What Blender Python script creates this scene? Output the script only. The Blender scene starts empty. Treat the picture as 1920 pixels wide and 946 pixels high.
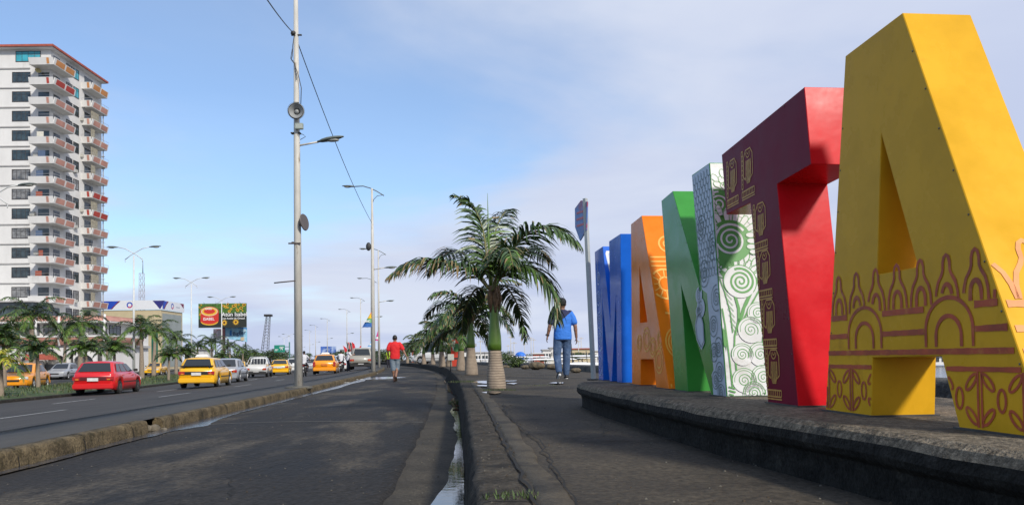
import bpy, bmesh, math, random
from mathutils import Vector, Matrix, Euler, noise
R = math.radians
scn = bpy.context.scene
COL = scn.collection
# ------------------------------------------------------------------ camera
F = 1450.0                    # focal length in photo pixels (photo 1920 wide)
K = F / 1300.0
CAM = Vector((0, 0, .44))
PIT = math.atan(34 / F); ROL = .012
fw = Vector((0, math.cos(PIT), math.sin(PIT)))
r0 = Vector((1, 0, 0)); u0 = Vector((0, -math.sin(PIT), math.cos(PIT)))
rv = math.cos(ROL) * r0 - math.sin(ROL) * u0
uv = math.sin(ROL) * r0 + math.cos(ROL) * u0
cd = bpy.data.cameras.new('camera')
cam = bpy.data.objects.new('camera', cd); COL.objects.link(cam)
M = Matrix.Identity(4)
for i in range(3):
    M[i][0] = rv[i]; M[i][1] = uv[i]; M[i][2] = -fw[i]; M[i][3] = CAM[i]
cam.matrix_world = M
cd.sensor_width = 36; cd.lens = 36 * F / 1920; cd.shift_y = 164 / 1920
cd.clip_start = .05; cd.clip_end = 9000
scn.camera = cam
scn.render.resolution_x = 1024; scn.render.resolution_y = 504
# ------------------------------------------------------------------ light
SUN_AZ = math.atan2(.48, -.70); SUN_EL = R(36)
w = bpy.data.worlds.new("World"); scn.world = w; w.use_nodes = True
nt = w.node_tree; nt.nodes.clear()
def N(t, **kw):
    n = nt.nodes.new(t)
    for k, v in kw.items(): setattr(n, k, v)
    return n
def Lk(a, b): nt.links.new(a, b)
out = N('ShaderNodeOutputWorld'); bg = N('ShaderNodeBackground')
sky = N('ShaderNodeTexSky', sky_type='NISHITA'); sky.sun_disc = False
sky.sun_elevation = SUN_EL; sky.sun_rotation = SUN_AZ; sky.air_density = 1.0; sky.dust_density = .6; sky.ozone_density = 1.4
tc = N('ShaderNodeTexCoord'); sep = N('ShaderNodeSeparateXYZ'); Lk(tc.outputs['Generated'], sep.inputs[0])
def MA(op, a, b=None, c=None, clamp=False):
    n = N('ShaderNodeMath', operation=op, use_clamp=clamp)
    for i, v in enumerate((a, b, c)):
        if v is None: continue
        if isinstance(v, (int, float)): n.inputs[i].default_value = v
        else: Lk(v, n.inputs[i])
    return n.outputs[0]
zc = MA('ADD', MA('MAXIMUM', sep.outputs[2], 0.0), .12)
cx = MA('DIVIDE', sep.outputs[0], zc); cy = MA('DIVIDE', sep.outputs[1], zc)
cmb = N('ShaderNodeCombineXYZ'); Lk(cx, cmb.inputs[0]); Lk(cy, cmb.inputs[1])
def cloud(scale, detail, rough, off, stretch=(1, 1, 1), dist=.4):
    mp = N('ShaderNodeMapping'); mp.inputs['Location'].default_value = off; mp.inputs['Scale'].default_value = stretch
    Lk(cmb.outputs[0], mp.inputs[0])
    n = N('ShaderNodeTexNoise'); n.inputs['Scale'].default_value = scale; n.inputs['Detail'].default_value = detail
    n.inputs['Roughness'].default_value = rough; n.inputs['Distortion'].default_value = dist
    Lk(mp.outputs[0], n.inputs['Vector']); return n.outputs[0]
c1 = cloud(.4, 6, .5, (3.1, 1.7, 0), (1, .8, 1))
c2 = cloud(.8, 7, .55, (7.3, 2.2, 0), (.75, 1.1, 1), .6)
base = MA('ADD', MA('MULTIPLY', c1, .62), MA('MULTIPLY', c2, .45))
hzn = MA('MULTIPLY', MA('SUBTRACT', 1.0, MA('MULTIPLY', MA('ABSOLUTE', sep.outputs[2]), 4.5), None, True), .13)
base = MA('ADD', MA('ADD', base, hzn), MA('MULTIPLY', sep.outputs[0], .26))          # more cloud to the right (out at sea)
cov = N('ShaderNodeMapRange', interpolation_type='SMOOTHSTEP'); Lk(base, cov.inputs[0])
cov.inputs[1].default_value = .33; cov.inputs[2].default_value = .57; cov.inputs[3].default_value = .22; cov.inputs[4].default_value = 1
c3 = cloud(.55, 6, .52, (1.3, 9.2, 0), (.9, 1.0, 1), .5)
shade = N('ShaderNodeMapRange', interpolation_type='SMOOTHSTEP'); Lk(c3, shade.inputs[0])
shade.inputs[1].default_value = .36; shade.inputs[2].default_value = .66
cc = N('ShaderNodeMix', data_type='RGBA'); Lk(shade.outputs[0], cc.inputs[0])
cc.inputs[6].default_value = (4.75, 5.35, 7.1, 1); cc.inputs[7].default_value = (6.0, 6.5, 7.7, 1)
mx = N('ShaderNodeMix', data_type='RGBA'); Lk(cov.outputs[0], mx.inputs[0])
tint = N('ShaderNodeMix', data_type='RGBA', blend_type='MULTIPLY'); tint.inputs[0].default_value = 1
Lk(sky.outputs[0], tint.inputs[6]); tint.inputs[7].default_value = (1.1, 1.35, 1.55, 1)
Lk(tint.outputs[2], mx.inputs[6]); Lk(cc.outputs[2], mx.inputs[7])
Lk(mx.outputs[2], bg.inputs[0]); bg.inputs[1].default_value = .118; Lk(bg.outputs[0], out.inputs[0])
sl = bpy.data.lights.new('sun', 'SUN'); sl.energy = 3.9; sl.angle = R(6); sl.color = (1, .94, .84)
so = bpy.data.objects.new('sun', sl); COL.objects.link(so)
sd = Vector((math.sin(SUN_AZ) * math.cos(SUN_EL), math.cos(SUN_AZ) * math.cos(SUN_EL), math.sin(SUN_EL)))
so.rotation_euler = sd.to_track_quat('Z', 'Y').to_euler(); so.location = (5, -5, 12)
vs = scn.view_settings; vs.view_transform = 'Standard'; vs.look = 'None'; vs.exposure = 0; vs.gamma = 1; vs.use_curve_mapping = False

# ------------------------------------------------------------------ placing helpers
def ray(px, py): return fw + rv * ((px - 960) / F) + uv * ((637 - py) / F)
def at(px, py, z):
    d = ray(px, py); return CAM + d * ((z - CAM.z) / d.z)
def atd(px, py, Y):
    d = ray(px, py); return CAM + d * (Y / d.y)
def interp(tab, y):
    if y <= tab[0][0]: i = 0
    elif y >= tab[-1][0]: i = len(tab) - 2
    else:
        i = max(j for j in range(len(tab) - 1) if tab[j][0] <= y)
    (y0, x0), (y1, x1) = tab[i], tab[i + 1]
    m = (x1 - x0) / (y1 - y0)
    if y <= tab[0][0] or y >= tab[-1][0]: return x0 + m * (y - y0)
    def sl(j):
        if j <= 0 or j >= len(tab) - 1:
            j = min(max(j, 0), len(tab) - 2); return (tab[j + 1][1] - tab[j][1]) / (tab[j + 1][0] - tab[j][0])
        return (tab[j + 1][1] - tab[j - 1][1]) / (tab[j + 1][0] - tab[j - 1][0])
    t = (y - y0) / (y1 - y0); h = y1 - y0; a, b = sl(i) * h, sl(i + 1) * h
    return x0 * (2*t**3 - 3*t*t + 1) + a * (t**3 - 2*t*t + t) + x1 * (-2*t**3 + 3*t*t) + b * (t**3 - t*t)
def tabk(t): return [(y * K, x) for y, x in t]
KL = tabk([(-6, -3.15), (1, -3.55), (5.1, -3.78), (8.2, -4.14), (15.9, -4.9), (22, -5.55), (37.6, -7.4), (62, -11.4), (83, -16.2),
           (109, -23.2), (133, -31), (162, -42.4), (191, -53), (222, -64), (300, -95), (420, -150)])
KR = tabk([(-6, .25), (1, -.08), (3.86, -.267), (5.9, -.418), (9.7, -.73), (18, -1.5), (37.6, -3.76), (58, -7.2), (83, -12.3),
           (109, -19.3), (133, -27), (162, -38), (222, -59.5), (300, -90), (420, -145)])
SW = tabk([(-6, 5.2), (2, 4.6), (6.5, 4.0), (12, 3.3), (21, 2.26), (37, -.28), (60, -4.4), (83, -9.3), (109, -16), (133, -23.5), (162, -34), (222, -55), (300, -85), (420, -140)])
ZR = -.37
def xl(Y): return interp(KL, Y)
def xr(Y): return interp(KR, Y)
def xs(Y): return interp(SW, Y)
ZT = [(0, -.225), (.2, -.225), (1.5, -.29), (3, -.45), (4.5, -.58), (8, -.78), (12, -.91), (15, -.95), (60, -.95)]
def zt(t):
    for (a, b), (c, d) in zip(ZT, ZT[1:]):
        if t <= c: return b + (d - b) * max(0, (t - a)) / (c - a)
    return -.95
def tm(Y): return min(14.5, max(11.9, 11.9 + (Y / K - 30) * .06))
def zroad(x, Y): return zt(xl(Y) - x)

# ------------------------------------------------------------------ mesh helpers
class MB:
    def __init__(s): s.v = []; s.f = []; s.m = []; s.sm = []
    def add(s, vs_, fs, mi=0, smooth=False):
        b = len(s.v); s.v += [tuple(v) for v in vs_]
        for f in fs: s.f.append([b + i for i in f]); s.m.append(mi); s.sm.append(smooth)
        return s
    def box(s, c, d, mi=0, rot=None, top=1.0, topy=None):
        """box centre c, size d, top face scaled"""
        hx, hy, hz = d[0] / 2, d[1] / 2, d[2] / 2; ty = top if topy is None else topy
        p = [(-hx, -hy, -hz), (hx, -hy, -hz), (hx, hy, -hz), (-hx, hy, -hz), (-hx*top, -hy*ty, hz), (hx*top, -hy*ty, hz), (hx*top, hy*ty, hz), (-hx*top, hy*ty, hz)]
        if rot is not None:
            m = rot if isinstance(rot, Matrix) else Matrix.Rotation(rot, 3, 'Z')
            p = [m @ Vector(q) for q in p]
        p = [(q[0] + c[0], q[1] + c[1], q[2] + c[2]) for q in p]
        return s.add(p, [(0, 3, 2, 1), (4, 5, 6, 7), (0, 1, 5, 4), (1, 2, 6, 5), (2, 3, 7, 6), (3, 0, 4, 7)], mi)
    def b2(s, x0, x1, y0, y1, z0, z1, mi=0):
        return s.box(((x0+x1)/2, (y0+y1)/2, (z0+z1)/2), (abs(x1-x0), abs(y1-y0), abs(z1-z0)), mi)
    def tube(s, pts, rad, n=8, mi=0, cap=True, smooth=True, sq=(1, 1)):
        pts = [Vector(p) for p in pts]
        if isinstance(rad, (int, float)): rad = [rad] * len(pts)
        vs_ = []; prev = None
        for i, p in enumerate(pts):
            d = (pts[min(i+1, len(pts)-1)] - pts[max(i-1, 0)]).normalized()
            if prev is None:
                a = Vector((1, 0, 0)) if abs(d.x) < .9 else Vector((0, 1, 0))
                a = (a - d * a.dot(d)).normalized()
            else:
                a = (prev - d * prev.dot(d)).normalized()
            prev = a; b = d.cross(a)
            for k in range(n):
                t = 2 * math.pi * k / n
                vs_.append(p + a * math.cos(t) * rad[i] * sq[0] + b * math.sin(t) * rad[i] * sq[1])
        fs = []
        for i in range(len(pts) - 1):
            for k in range(n):
                k2 = (k + 1) % n; fs.append((i*n+k, i*n+k2, (i+1)*n+k2, (i+1)*n+k))
        s.add(vs_, fs, mi, smooth)
        if cap:
            b = len(s.v) - len(vs_)
            s.f.append([b + k for k in range(n)][::-1]); s.m.append(mi); s.sm.append(False)
            s.f.append([b + (len(pts)-1)*n + k for k in range(n)]); s.m.append(mi); s.sm.append(False)
        return s
    def prism(s, poly, o, e1, e2, n, th, mi=0):
        """2-D polygon (CCW seen from +n) in frame o+e1*a+e2*b, extruded by th along n"""
        o, e1, e2, n = map(Vector, (o, e1, e2, n)); k = len(poly)
        a = [o + e1*p[0] + e2*p[1] for p in poly]; b = [q + n*th for q in a]
        return s.add(a + b, [list(range(k)), [k+i for i in range(k)][::-1]] + [(i, i+k, (i+1) % k+k, (i+1) % k) for i in range(k)], mi)
    def ell(s, c, r, nu=12, nv=8, mi=0, rot=None):
        vs_ = []; fs = []
        for j in range(nv + 1):
            ph = math.pi * j / nv
            for i in range(nu):
                th = 2 * math.pi * i / nu
                q = Vector((r[0]*math.sin(ph)*math.cos(th), r[1]*math.sin(ph)*math.sin(th), r[2]*math.cos(ph)))
                if rot is not None: q = rot @ q
                vs_.append(q + Vector(c))
        for j in range(nv):
            for i in range(nu):
                i2 = (i+1) % nu; fs.append((j*nu+i, (j+1)*nu+i, (j+1)*nu+i2, j*nu+i2))
        return s.add(vs_, fs, mi, True)
    def build(s, name, mats, parent=None, org=(0, 0, 0), bevel=0, weld=False):
        me = bpy.data.meshes.new(name)
        o_ = Vector(org)
        me.from_pydata([tuple(Vector(v) - o_) for v in s.v], [], s.f)
        if not isinstance(mats, (list, tuple)): mats = [mats]
        for m in mats: me.materials.append(m)
        for p, mi, sm in zip(me.polygons, s.m, s.sm): p.material_index = mi; p.use_smooth = sm
        bm = bmesh.new(); bm.from_mesh(me)
        if weld: bmesh.ops.remove_doubles(bm, verts=bm.verts, dist=1e-4)
        if bevel:
            es = [e for e in bm.edges if len(e.link_faces) == 2 and e.calc_face_angle(0) > .5]
            bmesh.ops.bevel(bm, geom=es, offset=bevel, segments=2, affect='EDGES', clamp_overlap=True)
        bmesh.ops.recalc_face_normals(bm, faces=bm.faces)
        bm.to_mesh(me); bm.free(); me.update()
        o = bpy.data.objects.new(name, me); COL.objects.link(o)
        if parent is not None: o.parent = parent
        else: o.location = org
        return o
def merge_into(ob, mb, mats):
    # append a pattern's faces to an existing part mesh, with their own material slots
    if not mb.v: return
    me = ob.data; b0 = len(me.materials)
    for m in mats: me.materials.append(m)
    bm = bmesh.new(); bm.from_mesh(me); vv = [bm.verts.new(Vector(v) - (ob.parent.location if ob.parent else Vector())) for v in mb.v]
    for f, mi in zip(mb.f, mb.m):
        try: nf = bm.faces.new([vv[i] for i in f])
        except ValueError: continue
        nf.material_index = b0 + mi
    bm.to_mesh(me); bm.free()
def tag(o, label=None, cat=None, group=None, kind=None):
    if label: o['label'] = label
    if cat: o['category'] = cat
    if group: o['group'] = group
    if kind: o['kind'] = kind
    return o
def thing(name, label, cat, loc=(0, 0, 0), rz=0, group=None):
    o = bpy.data.objects.new(name, None); COL.objects.link(o); o.location = loc; o.rotation_euler = (0, 0, rz)
    o.empty_display_size = .2
    return tag(o, label, cat, group)
def dup(root, loc=None, rz=None, sc=None, label=None, group=None, parent=None):
    r = root.copy(); COL.objects.link(r)
    if parent is not None: r.parent = parent
    if loc is not None: r.location = loc
    if rz is not None: r.rotation_euler = (0, 0, rz)
    if sc is not None: r.scale = (sc, sc, sc) if isinstance(sc, (int, float)) else sc
    if label: r['label'] = label
    if group: r['group'] = group
    for ch in list(root.children): dup(ch, parent=r)
    return r
def put(o, loc, rz=0, sc=None):
    o.location = loc; o.rotation_euler = (0, 0, rz)
    if sc: o.scale = (sc, sc, sc) if isinstance(sc, (int, float)) else sc
    return o
# ------------------------------------------------------------------ materials
MATS = {}
def mat(name, col, rough=.6, var=.12, scale=6, bump=0, bscale=None, metal=0, coat=0, col2=None, f2=0, s2=1.5, det=5, obj=True, emit=None, spec=.5, stretch=(1, 1, 1), rvar=0, speck=0, sps=70):
    if name in MATS: return MATS[name]
    m = bpy.data.materials.new(name); m.use_nodes = True; t = m.node_tree; b = t.nodes['Principled BSDF']
    b.inputs['Roughness'].default_value = rough; b.inputs['Metallic'].default_value = metal
    b.inputs['Specular IOR Level'].default_value = spec
    if coat: b.inputs['Coat Weight'].default_value = coat; b.inputs['Coat Roughness'].default_value = .06
    tcn = t.nodes.new('ShaderNodeTexCoord'); mp = t.nodes.new('ShaderNodeMapping'); mp.inputs['Scale'].default_value = stretch
    t.links.new(tcn.outputs['Object'], mp.inputs[0])
    n = t.nodes.new('ShaderNodeTexNoise'); n.inputs['Scale'].default_value = scale; n.inputs['Detail'].default_value = det; n.inputs['Roughness'].default_value = .62
    t.links.new(mp.outputs[0], n.inputs['Vector'])
    mr = t.nodes.new('ShaderNodeMapRange'); t.links.new(n.outputs[0], mr.inputs[0])
    mr.inputs[1].default_value = .25; mr.inputs[2].default_value = .75; mr.inputs[3].default_value = 1 - var * 1.6; mr.inputs[4].default_value = 1 + var * 1.6
    mi = t.nodes.new('ShaderNodeMix'); mi.data_type = 'RGBA'; mi.blend_type = 'MULTIPLY'; mi.inputs[0].default_value = 1
    mi.inputs[6].default_value = (*col, 1); t.links.new(mr.outputs[0], mi.inputs[7])
    last = mi.outputs[2]
    if col2 is not None:
        n2 = t.nodes.new('ShaderNodeTexNoise'); n2.inputs['Scale'].default_value = s2; n2.inputs['Detail'].default_value = 7; n2.inputs['Roughness'].default_value = .65
        t.links.new(mp.outputs[0], n2.inputs['Vector'])
        m2 = t.nodes.new('ShaderNodeMapRange'); m2.interpolation_type = 'SMOOTHSTEP'; t.links.new(n2.outputs[0], m2.inputs[0])
        m2.inputs[1].default_value = .62 - f2 * .3; m2.inputs[2].default_value = .78 - f2 * .3
        mm = t.nodes.new('ShaderNodeMix'); mm.data_type = 'RGBA'; t.links.new(m2.outputs[0], mm.inputs[0]); t.links.new(last, mm.inputs[6]); mm.inputs[7].default_value = (*col2, 1)
        last = mm.outputs[2]
    if speck:
        ns = t.nodes.new('ShaderNodeTexNoise'); ns.inputs['Scale'].default_value = sps; ns.inputs['Detail'].default_value = 5; ns.inputs['Roughness'].default_value = .75
        t.links.new(tcn.outputs['Object'], ns.inputs['Vector']); ms = t.nodes.new('ShaderNodeMapRange'); t.links.new(ns.outputs[0], ms.inputs[0]); ms.inputs[1].default_value = .3; ms.inputs[2].default_value = .72; ms.inputs[3].default_value = 1 - speck; ms.inputs[4].default_value = 1 + speck * 1.3
        mj_ = t.nodes.new('ShaderNodeMix'); mj_.data_type = 'RGBA'; mj_.blend_type = 'MULTIPLY'; mj_.inputs[0].default_value = 1; t.links.new(last, mj_.inputs[6]); t.links.new(ms.outputs[0], mj_.inputs[7]); last = mj_.outputs[2]
    t.links.new(last, b.inputs['Base Color'])
    if rvar:
        r2 = t.nodes.new('ShaderNodeMapRange'); t.links.new(n.outputs[0], r2.inputs[0]); r2.inputs[1].default_value = .3; r2.inputs[2].default_value = .7
        r2.inputs[3].default_value = max(.02, rough - rvar); r2.inputs[4].default_value = min(1, rough + rvar); t.links.new(r2.outputs[0], b.inputs['Roughness'])
    if bump:
        n3 = t.nodes.new('ShaderNodeTexNoise'); n3.inputs['Scale'].default_value = bscale or scale * 4; n3.inputs['Detail'].default_value = 4
        t.links.new(mp.outputs[0], n3.inputs['Vector'])
        bp = t.nodes.new('ShaderNodeBump'); bp.inputs['Strength'].default_value = 1; bp.inputs['Distance'].default_value = bump
        t.links.new(n3.outputs[0], bp.inputs['Height']); t.links.new(bp.outputs[0], b.inputs['Normal'])
    if emit: b.inputs['Emission Color'].default_value = (*emit, 1); b.inputs['Emission Strength'].default_value = 1
    MATS[name] = m; return m
def col(hexs):
    h = hexs.lstrip('#'); c = [int(h[i:i+2], 16) / 255 for i in (0, 2, 4)]
    return tuple(((x + .055) / 1.055) ** 2.4 if x > .04045 else x / 12.92 for x in c)
def text_mb(txt, size, mb, o, e1, e2, mi=0, ext=0, bold=0, align='LEFT'):
    """flat text mesh added into mb in frame o,e1,e2"""
    cu = bpy.data.curves.new('t', 'FONT'); cu.body = txt; cu.size = size; cu.align_x = align; cu.offset = bold; cu.resolution_u = 3
    ob = bpy.data.objects.new('t', cu); COL.objects.link(ob)
    dg = bpy.context.evaluated_depsgraph_get(); me = bpy.data.meshes.new_from_object(ob.evaluated_get(dg))
    o, e1, e2 = Vector(o), Vector(e1), Vector(e2)
    mb.add([o + e1 * v.co.x + e2 * v.co.y for v in me.vertices], [list(p.vertices) for p in me.polygons], mi)
    bpy.data.objects.remove(ob); bpy.data.curves.remove(cu); bpy.data.meshes.remove(me)
    return mb
# ================================================================== SETTING
asph_old = mat('asphalt_main', (.046, .043, .040), .85, .18, 1.2, .006, 60, col2=(.030, .028, .026), f2=.3, s2=.25, stretch=(1, .35, 1), speck=.35, sps=25, spec=.3)
asph_new = mat('asphalt_front', (.0150, .0135, .0120), .85, .4, 2.2, .016, 34, col2=(.060, .050, .036), f2=.52, s2=1.3, stretch=(.8, .28, 1), rvar=.1, speck=.95, sps=26, spec=.3)
conc_gut = mat('gutter_concrete', (.046, .039, .028), .85, .3, 3, .006, 60, col2=(.028, .026, .022), f2=.35, s2=1.2, speck=.6, sps=34, spec=.3)
conc_walk = mat('walk_concrete', (.047, .039, .028), .85, .35, 1.8, .010, 34, col2=(.018, .0155, .012), f2=.45, s2=.7, rvar=.12, speck=.6, sps=34, spec=.3)
conc_band = mat('patch_concrete', (.066, .055, .038), .8, .25, 4, .006, 70, col2=(.028, .024, .018), f2=.4, s2=3, speck=.3, spec=.3)
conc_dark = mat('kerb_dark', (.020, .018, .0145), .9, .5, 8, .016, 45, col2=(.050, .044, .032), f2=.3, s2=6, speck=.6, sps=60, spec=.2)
conc_yel = mat('kerb_mossy', (.105, .080, .045), .9, .4, 5, .016, 40, col2=(.045, .036, .018), f2=.42, s2=7, speck=.6, sps=50, spec=.2)
grassm = mat('grass', (.035, .065, .012), .9, .5, 3, .02, 30, col2=(.11, .09, .05), f2=.4, s2=1.2)
earth = mat('earth', (.09, .08, .062), .9, .3, .5, .01, 20)
wallc = mat('seawall_stone', (.065, .062, .052), .85, .4, 6, .02, 25, col2=(.02, .02, .018), f2=.5, s2=4)
water_m = mat('sea_water', (.03, .05, .06), .12, .2, .4, .05, 2.5)
def ys(a, b, n0=.25, g=1.045):
    o = [a]; s = n0
    while o[-1] < b: o.append(o[-1] + s); s = min(s * g, 8) if o[-1] > 2 else s
    return o
def strip(name, xf, zf, Ys, cols, m, jit=0, kind='structure', side=None, seedv=0):
    """sheet between columns; xf(Y,c) and zf(Y,c)"""
    vs_ = []; fs = []; n = len(cols)
    for Y in Ys:
        for c in cols:
            x = xf(Y, c); z = zf(Y, c)
            if jit:
                q = noise.noise_vector(Vector((x * 4 + seedv, Y * 4, c * 3.1))); x += q.x * jit; z += q.y * jit * .5
            vs_.append((x, Y, z))
    for i in range(len(Ys) - 1):
        for j in range(n - 1):
            fs.append((i*n+j, i*n+j+1, (i+1)*n+j+1, (i+1)*n+j))
    mb = MB(); mb.add(vs_, fs, 0, True); o = mb.build(name, m)
    return tag(o, kind=kind) if kind else o
YS = ys(-6, 420 * K)
# base ground sheet, one big plane
g = MB(); gx = [(-3000, 0), ]
pts = []
YY = ys(-60, -6, 9, 1) + YS + [700, 1500, 6000]
strip('ground', lambda Y, c: (-6000 if c == 0 else xs(min(Y, 420 * K)) + .3 if c == 1 else 0), lambda Y, c: -1.05, YY, (0, 1), earth)
sea = MB(); sea.add([(-6000, -400, -1.9), (6000, -400, -1.9), (6000, 6000, -1.9), (-6000, 6000, -1.9)], [(0, 1, 2, 3)])
tag(sea.build('sea_water', water_m), kind='structure')
# frontage road: concrete base + asphalt sheet
strip('gutter', lambda Y, c: xl(Y) + (xr(Y) + .12 - xl(Y)) * c, lambda Y, c: ZR - .012 - (.03 * max(0, c - .9) * 10), YS, (0, .3, .6, .86, .93, 1), conc_gut)
def asph_r(Y): return xr(Y) - .46 - (.03 * noise.noise(Vector((Y * 1.3, 0, 2))) + .03 * noise.noise(Vector((Y * 4.1, 7, 2))))
strip('frontage_road', lambda Y, c: xl(Y) + .03 + (asph_r(Y) - xl(Y) - .03) * c, lambda Y, c: ZR + .006 + .035 * math.sin(math.pi * c) ** .8 - (.02 if c == 1 else 0), ys(-6, 420*K, .12, 1.03), (0, .1, .2, .35, .5, .65, .8, .9, .96, .99, 1), asph_new)
# left kerb between frontage road and lamp strip
def kerb(name, xb, sgn, h0, h1, wid, m, Ys, jit=.008, lean=.02, rnd=.035):
    prof = [(0, h0), (lean, h1 - rnd * 1.3), (lean + rnd * .4, h1 - rnd * .35), (lean + rnd * 1.4, h1), (wid, h1 + .002), (wid + .002, h0)]
    for Yc in (Ys[0], Ys[-1]):
        cp = MB(); cp.add([(xb(Yc) + sgn*a_, Yc + (.004 if Yc == Ys[0] else -.004), b_) for a_, b_ in prof], [list(range(len(prof)))]); tag(cp.build('kerb_end', m), kind='structure')
    return strip(name, lambda Y, c: xb(Y) + sgn * prof[c][0], lambda Y, c: prof[c][1], Ys, range(len(prof)), m, jit)
Yk = ys(-6, 420*K, .09, 1.025)
bk = [y for y in Yk if y < 8.95]; bk2 = [y for y in Yk if y > 9.2]
kerb('kerb', lambda Y: xl(Y), -1, ZR - .05, -.210, .15, conc_yel, bk, .012)
kerb('kerb', lambda Y: xl(Y) - .02, -1, ZR - .05, -.218, .14, conc_yel, bk2, .014)
rk = MB(); p = Vector((xl(9.08), 9.08, ZR))
for i, (dx, dy, s_) in enumerate([(-.06, 0, .07), (.03, .05, .035), (-.13, -.03, .065), (-.1, .09, .04), (-.02, .1, .03)]):
    rk.ell((p.x + dx, p.y + dy, ZR + s_ * .5), (s_, s_ * .8, s_ * .8), 7, 5)
tag(rk.build('concrete_rubble', mat('rubble', (.13, .11, .08), .9, .4, 9, .02, 30)), 'pale broken rubble filling the gap in the mossy kerb', 'rubble')
# main road with its cross slope (lamp strip then asphalt), up to left median
tcs = [.125, .7, 1.5]
strip('lamp_strip', lambda Y, c: xl(Y) - c, lambda Y, c: zt(c) + .005, YS, tcs + [1.5, 1.53], mat('lamp_strip_concrete', (.043, .039, .032), .85, .3, 2, .004, 60, col2=(.035, .034, .03), f2=.4, s2=.8, stretch=(1, .4, 1)))
strip('main_road', lambda Y, c: xl(Y) - (c if c < 12 else tm(Y) + .1), lambda Y, c: zt(c), YS, (1.45, 2.2, 3, 3.7, 4.5, 6, 8, 10, 12), asph_old)
wl = mat('road_paint', (.42, .42, .40), .7, .3, 12, col2=(.12, .12, .12), f2=.4, s2=9)
for t0, dash in ((5.4, True), (8.7, True)):
    mb = MB(); y = 6.0
    while y < 330:
        L_ = 3.0
        a = [(xl(y) - t0, y, zt(t0) + .008), (xl(y) - t0 - .12, y, zt(t0 + .12) + .008), (xl(y + L_) - t0 - .12, y + L_, zt(t0 + .12) + .008), (xl(y + L_) - t0, y + L_, zt(t0) + .008)]
        mb.add(a, [(0, 1, 2, 3)]); y += 9
    tag(mb.build('lane_marking', wl), kind='structure')
MW = 6.2
kerb('median_kerb', lambda Y: xl(Y) - tm(Y), -1, -1.0, -.80, .2, conc_dark, YS, .01)
strip('median_ground', lambda Y, c: xl(Y) - tm(Y) - .19 - c, lambda Y, c: -.80 + .10 * math.sin(math.pi * min(1, c / MW)) - .004, YS, (0, .6, 1.5, 3, 4.5, 5.6, MW), grassm, .05)
kerb('median_kerb', lambda Y: xl(Y) - tm(Y) - .2 - MW, 1, -1.0, -.795, .2, conc_dark, YS, .01)
strip('far_road', lambda Y, c: xl(Y) - tm(Y) - MW - .1 - c, lambda Y, c: -.95, YS, (0, 4, 9.6), asph_old)
kerb('far_kerb', lambda Y: xl(Y) - tm(Y) - MW - 9.6, -1, -1.0, -.80, .2, conc_dark, YS, .01)
strip('far_pavement', lambda Y, c: xl(Y) - tm(Y) - MW - 9.78 - c, lambda Y, c: -.806, YS, (0, 4, 30), mat('far_paving', (.13, .12, .1), .85, .2, 1))
# right promenade
prf = [(-.02, ZR - .08), (.0, ZR + .02), (.012, -.12), (.02, -.05), (.03, -.015), (.05, .002), (.08, .006), (.12, .004), (.17, .006), (.20, .0)]
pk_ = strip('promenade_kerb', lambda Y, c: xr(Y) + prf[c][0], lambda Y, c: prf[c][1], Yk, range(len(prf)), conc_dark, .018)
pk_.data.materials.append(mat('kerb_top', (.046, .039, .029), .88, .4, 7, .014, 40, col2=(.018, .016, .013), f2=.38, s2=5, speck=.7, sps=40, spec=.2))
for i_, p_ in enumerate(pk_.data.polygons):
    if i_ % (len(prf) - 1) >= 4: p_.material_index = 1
def bandr(Y): return xr(Y) + .47 + .02 * noise.noise(Vector((Y * 2, 1, 0)))
strip('promenade', lambda Y, c: xr(Y) + .19 + (xs(Y) + .02 - xr(Y) - .19) * c, lambda Y, c: -.003 + .010 * noise.noise(Vector((c * 9, Y * .5, 0))), YS, [i / 14 for i in range(15)], conc_walk)
strip('promenade_band', lambda Y, c: xr(Y) + .215 + .025 * noise.noise(Vector((Y * 1.7, 3, 0))) + .02 * noise.noise(Vector((Y * 6, 3, 0))) + c * (.11 + .03 * noise.noise(Vector((Y * 1.1, 9, 0)))), lambda Y, c: .011 if 0 < c < 1 else -.004, ys(-3, 14, .07, 1.02), (0, .12, .5, .88, 1), conc_band)
# joints across the promenade
jm = mat('joint_dark', (.02, .02, .018), .9, .3, 9)
jl = mat('joint_pale', (.13, .12, .10), .8, .3, 9)
for i, (y, x0, x1, sl_, m_) in enumerate([(4.05, .35, 1.15, .05, jm), (6.4, .1, 1.0, .02, jm), (9.0, -.2, 3.4, .03, jm), (11.6, -.4, 3.2, -.03, jm), (15, -.9, 3, .0, jm), (19, -1.2, 2.5, .02, jm), (25, -1.8, 1.9, 0, jm)]):
    mb = MB(); n = 24
    vs_ = []
    for k in range(n + 1):
        x = x0 + (x1 - x0) * k / n; yy = y + sl_ * (x - x0) + .02 * noise.noise(Vector((x * 5, y, 0)))
        vs_ += [(x, yy, .0105), (x, yy + .008 + y * .0012, .0105)]
    mb.add(vs_, [(2*k, 2*k+2, 2*k+3, 2*k+1) for k in range(n)])
    tag(mb.build('promenade_joint', m_), kind='structure')
# tar seam across frontage road
mb = MB(); n = 30; vs_ = []
for k in range(n + 1):
    x = xl(9.6) + .15 + (xr(9.6) - .5 - xl(9.6) - .15) * k / n; yy = 9.75 + .02 * noise.noise(Vector((x * 4, 2, 0))) + .03 * k / n
    c = (x - xl(yy) - .03) / (asph_r(yy) - xl(yy) - .03)
    z = ZR + .011 + .035 * math.sin(math.pi * min(1, max(0, c))) ** .8
    vs_ += [(x, yy, z), (x, yy + .035, z)]
mb.add(vs_, [(2*k, 2*k+2, 2*k+3, 2*k+1) for k in range(n)])
tag(mb.build('road_seam', jl), kind='structure')
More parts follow.
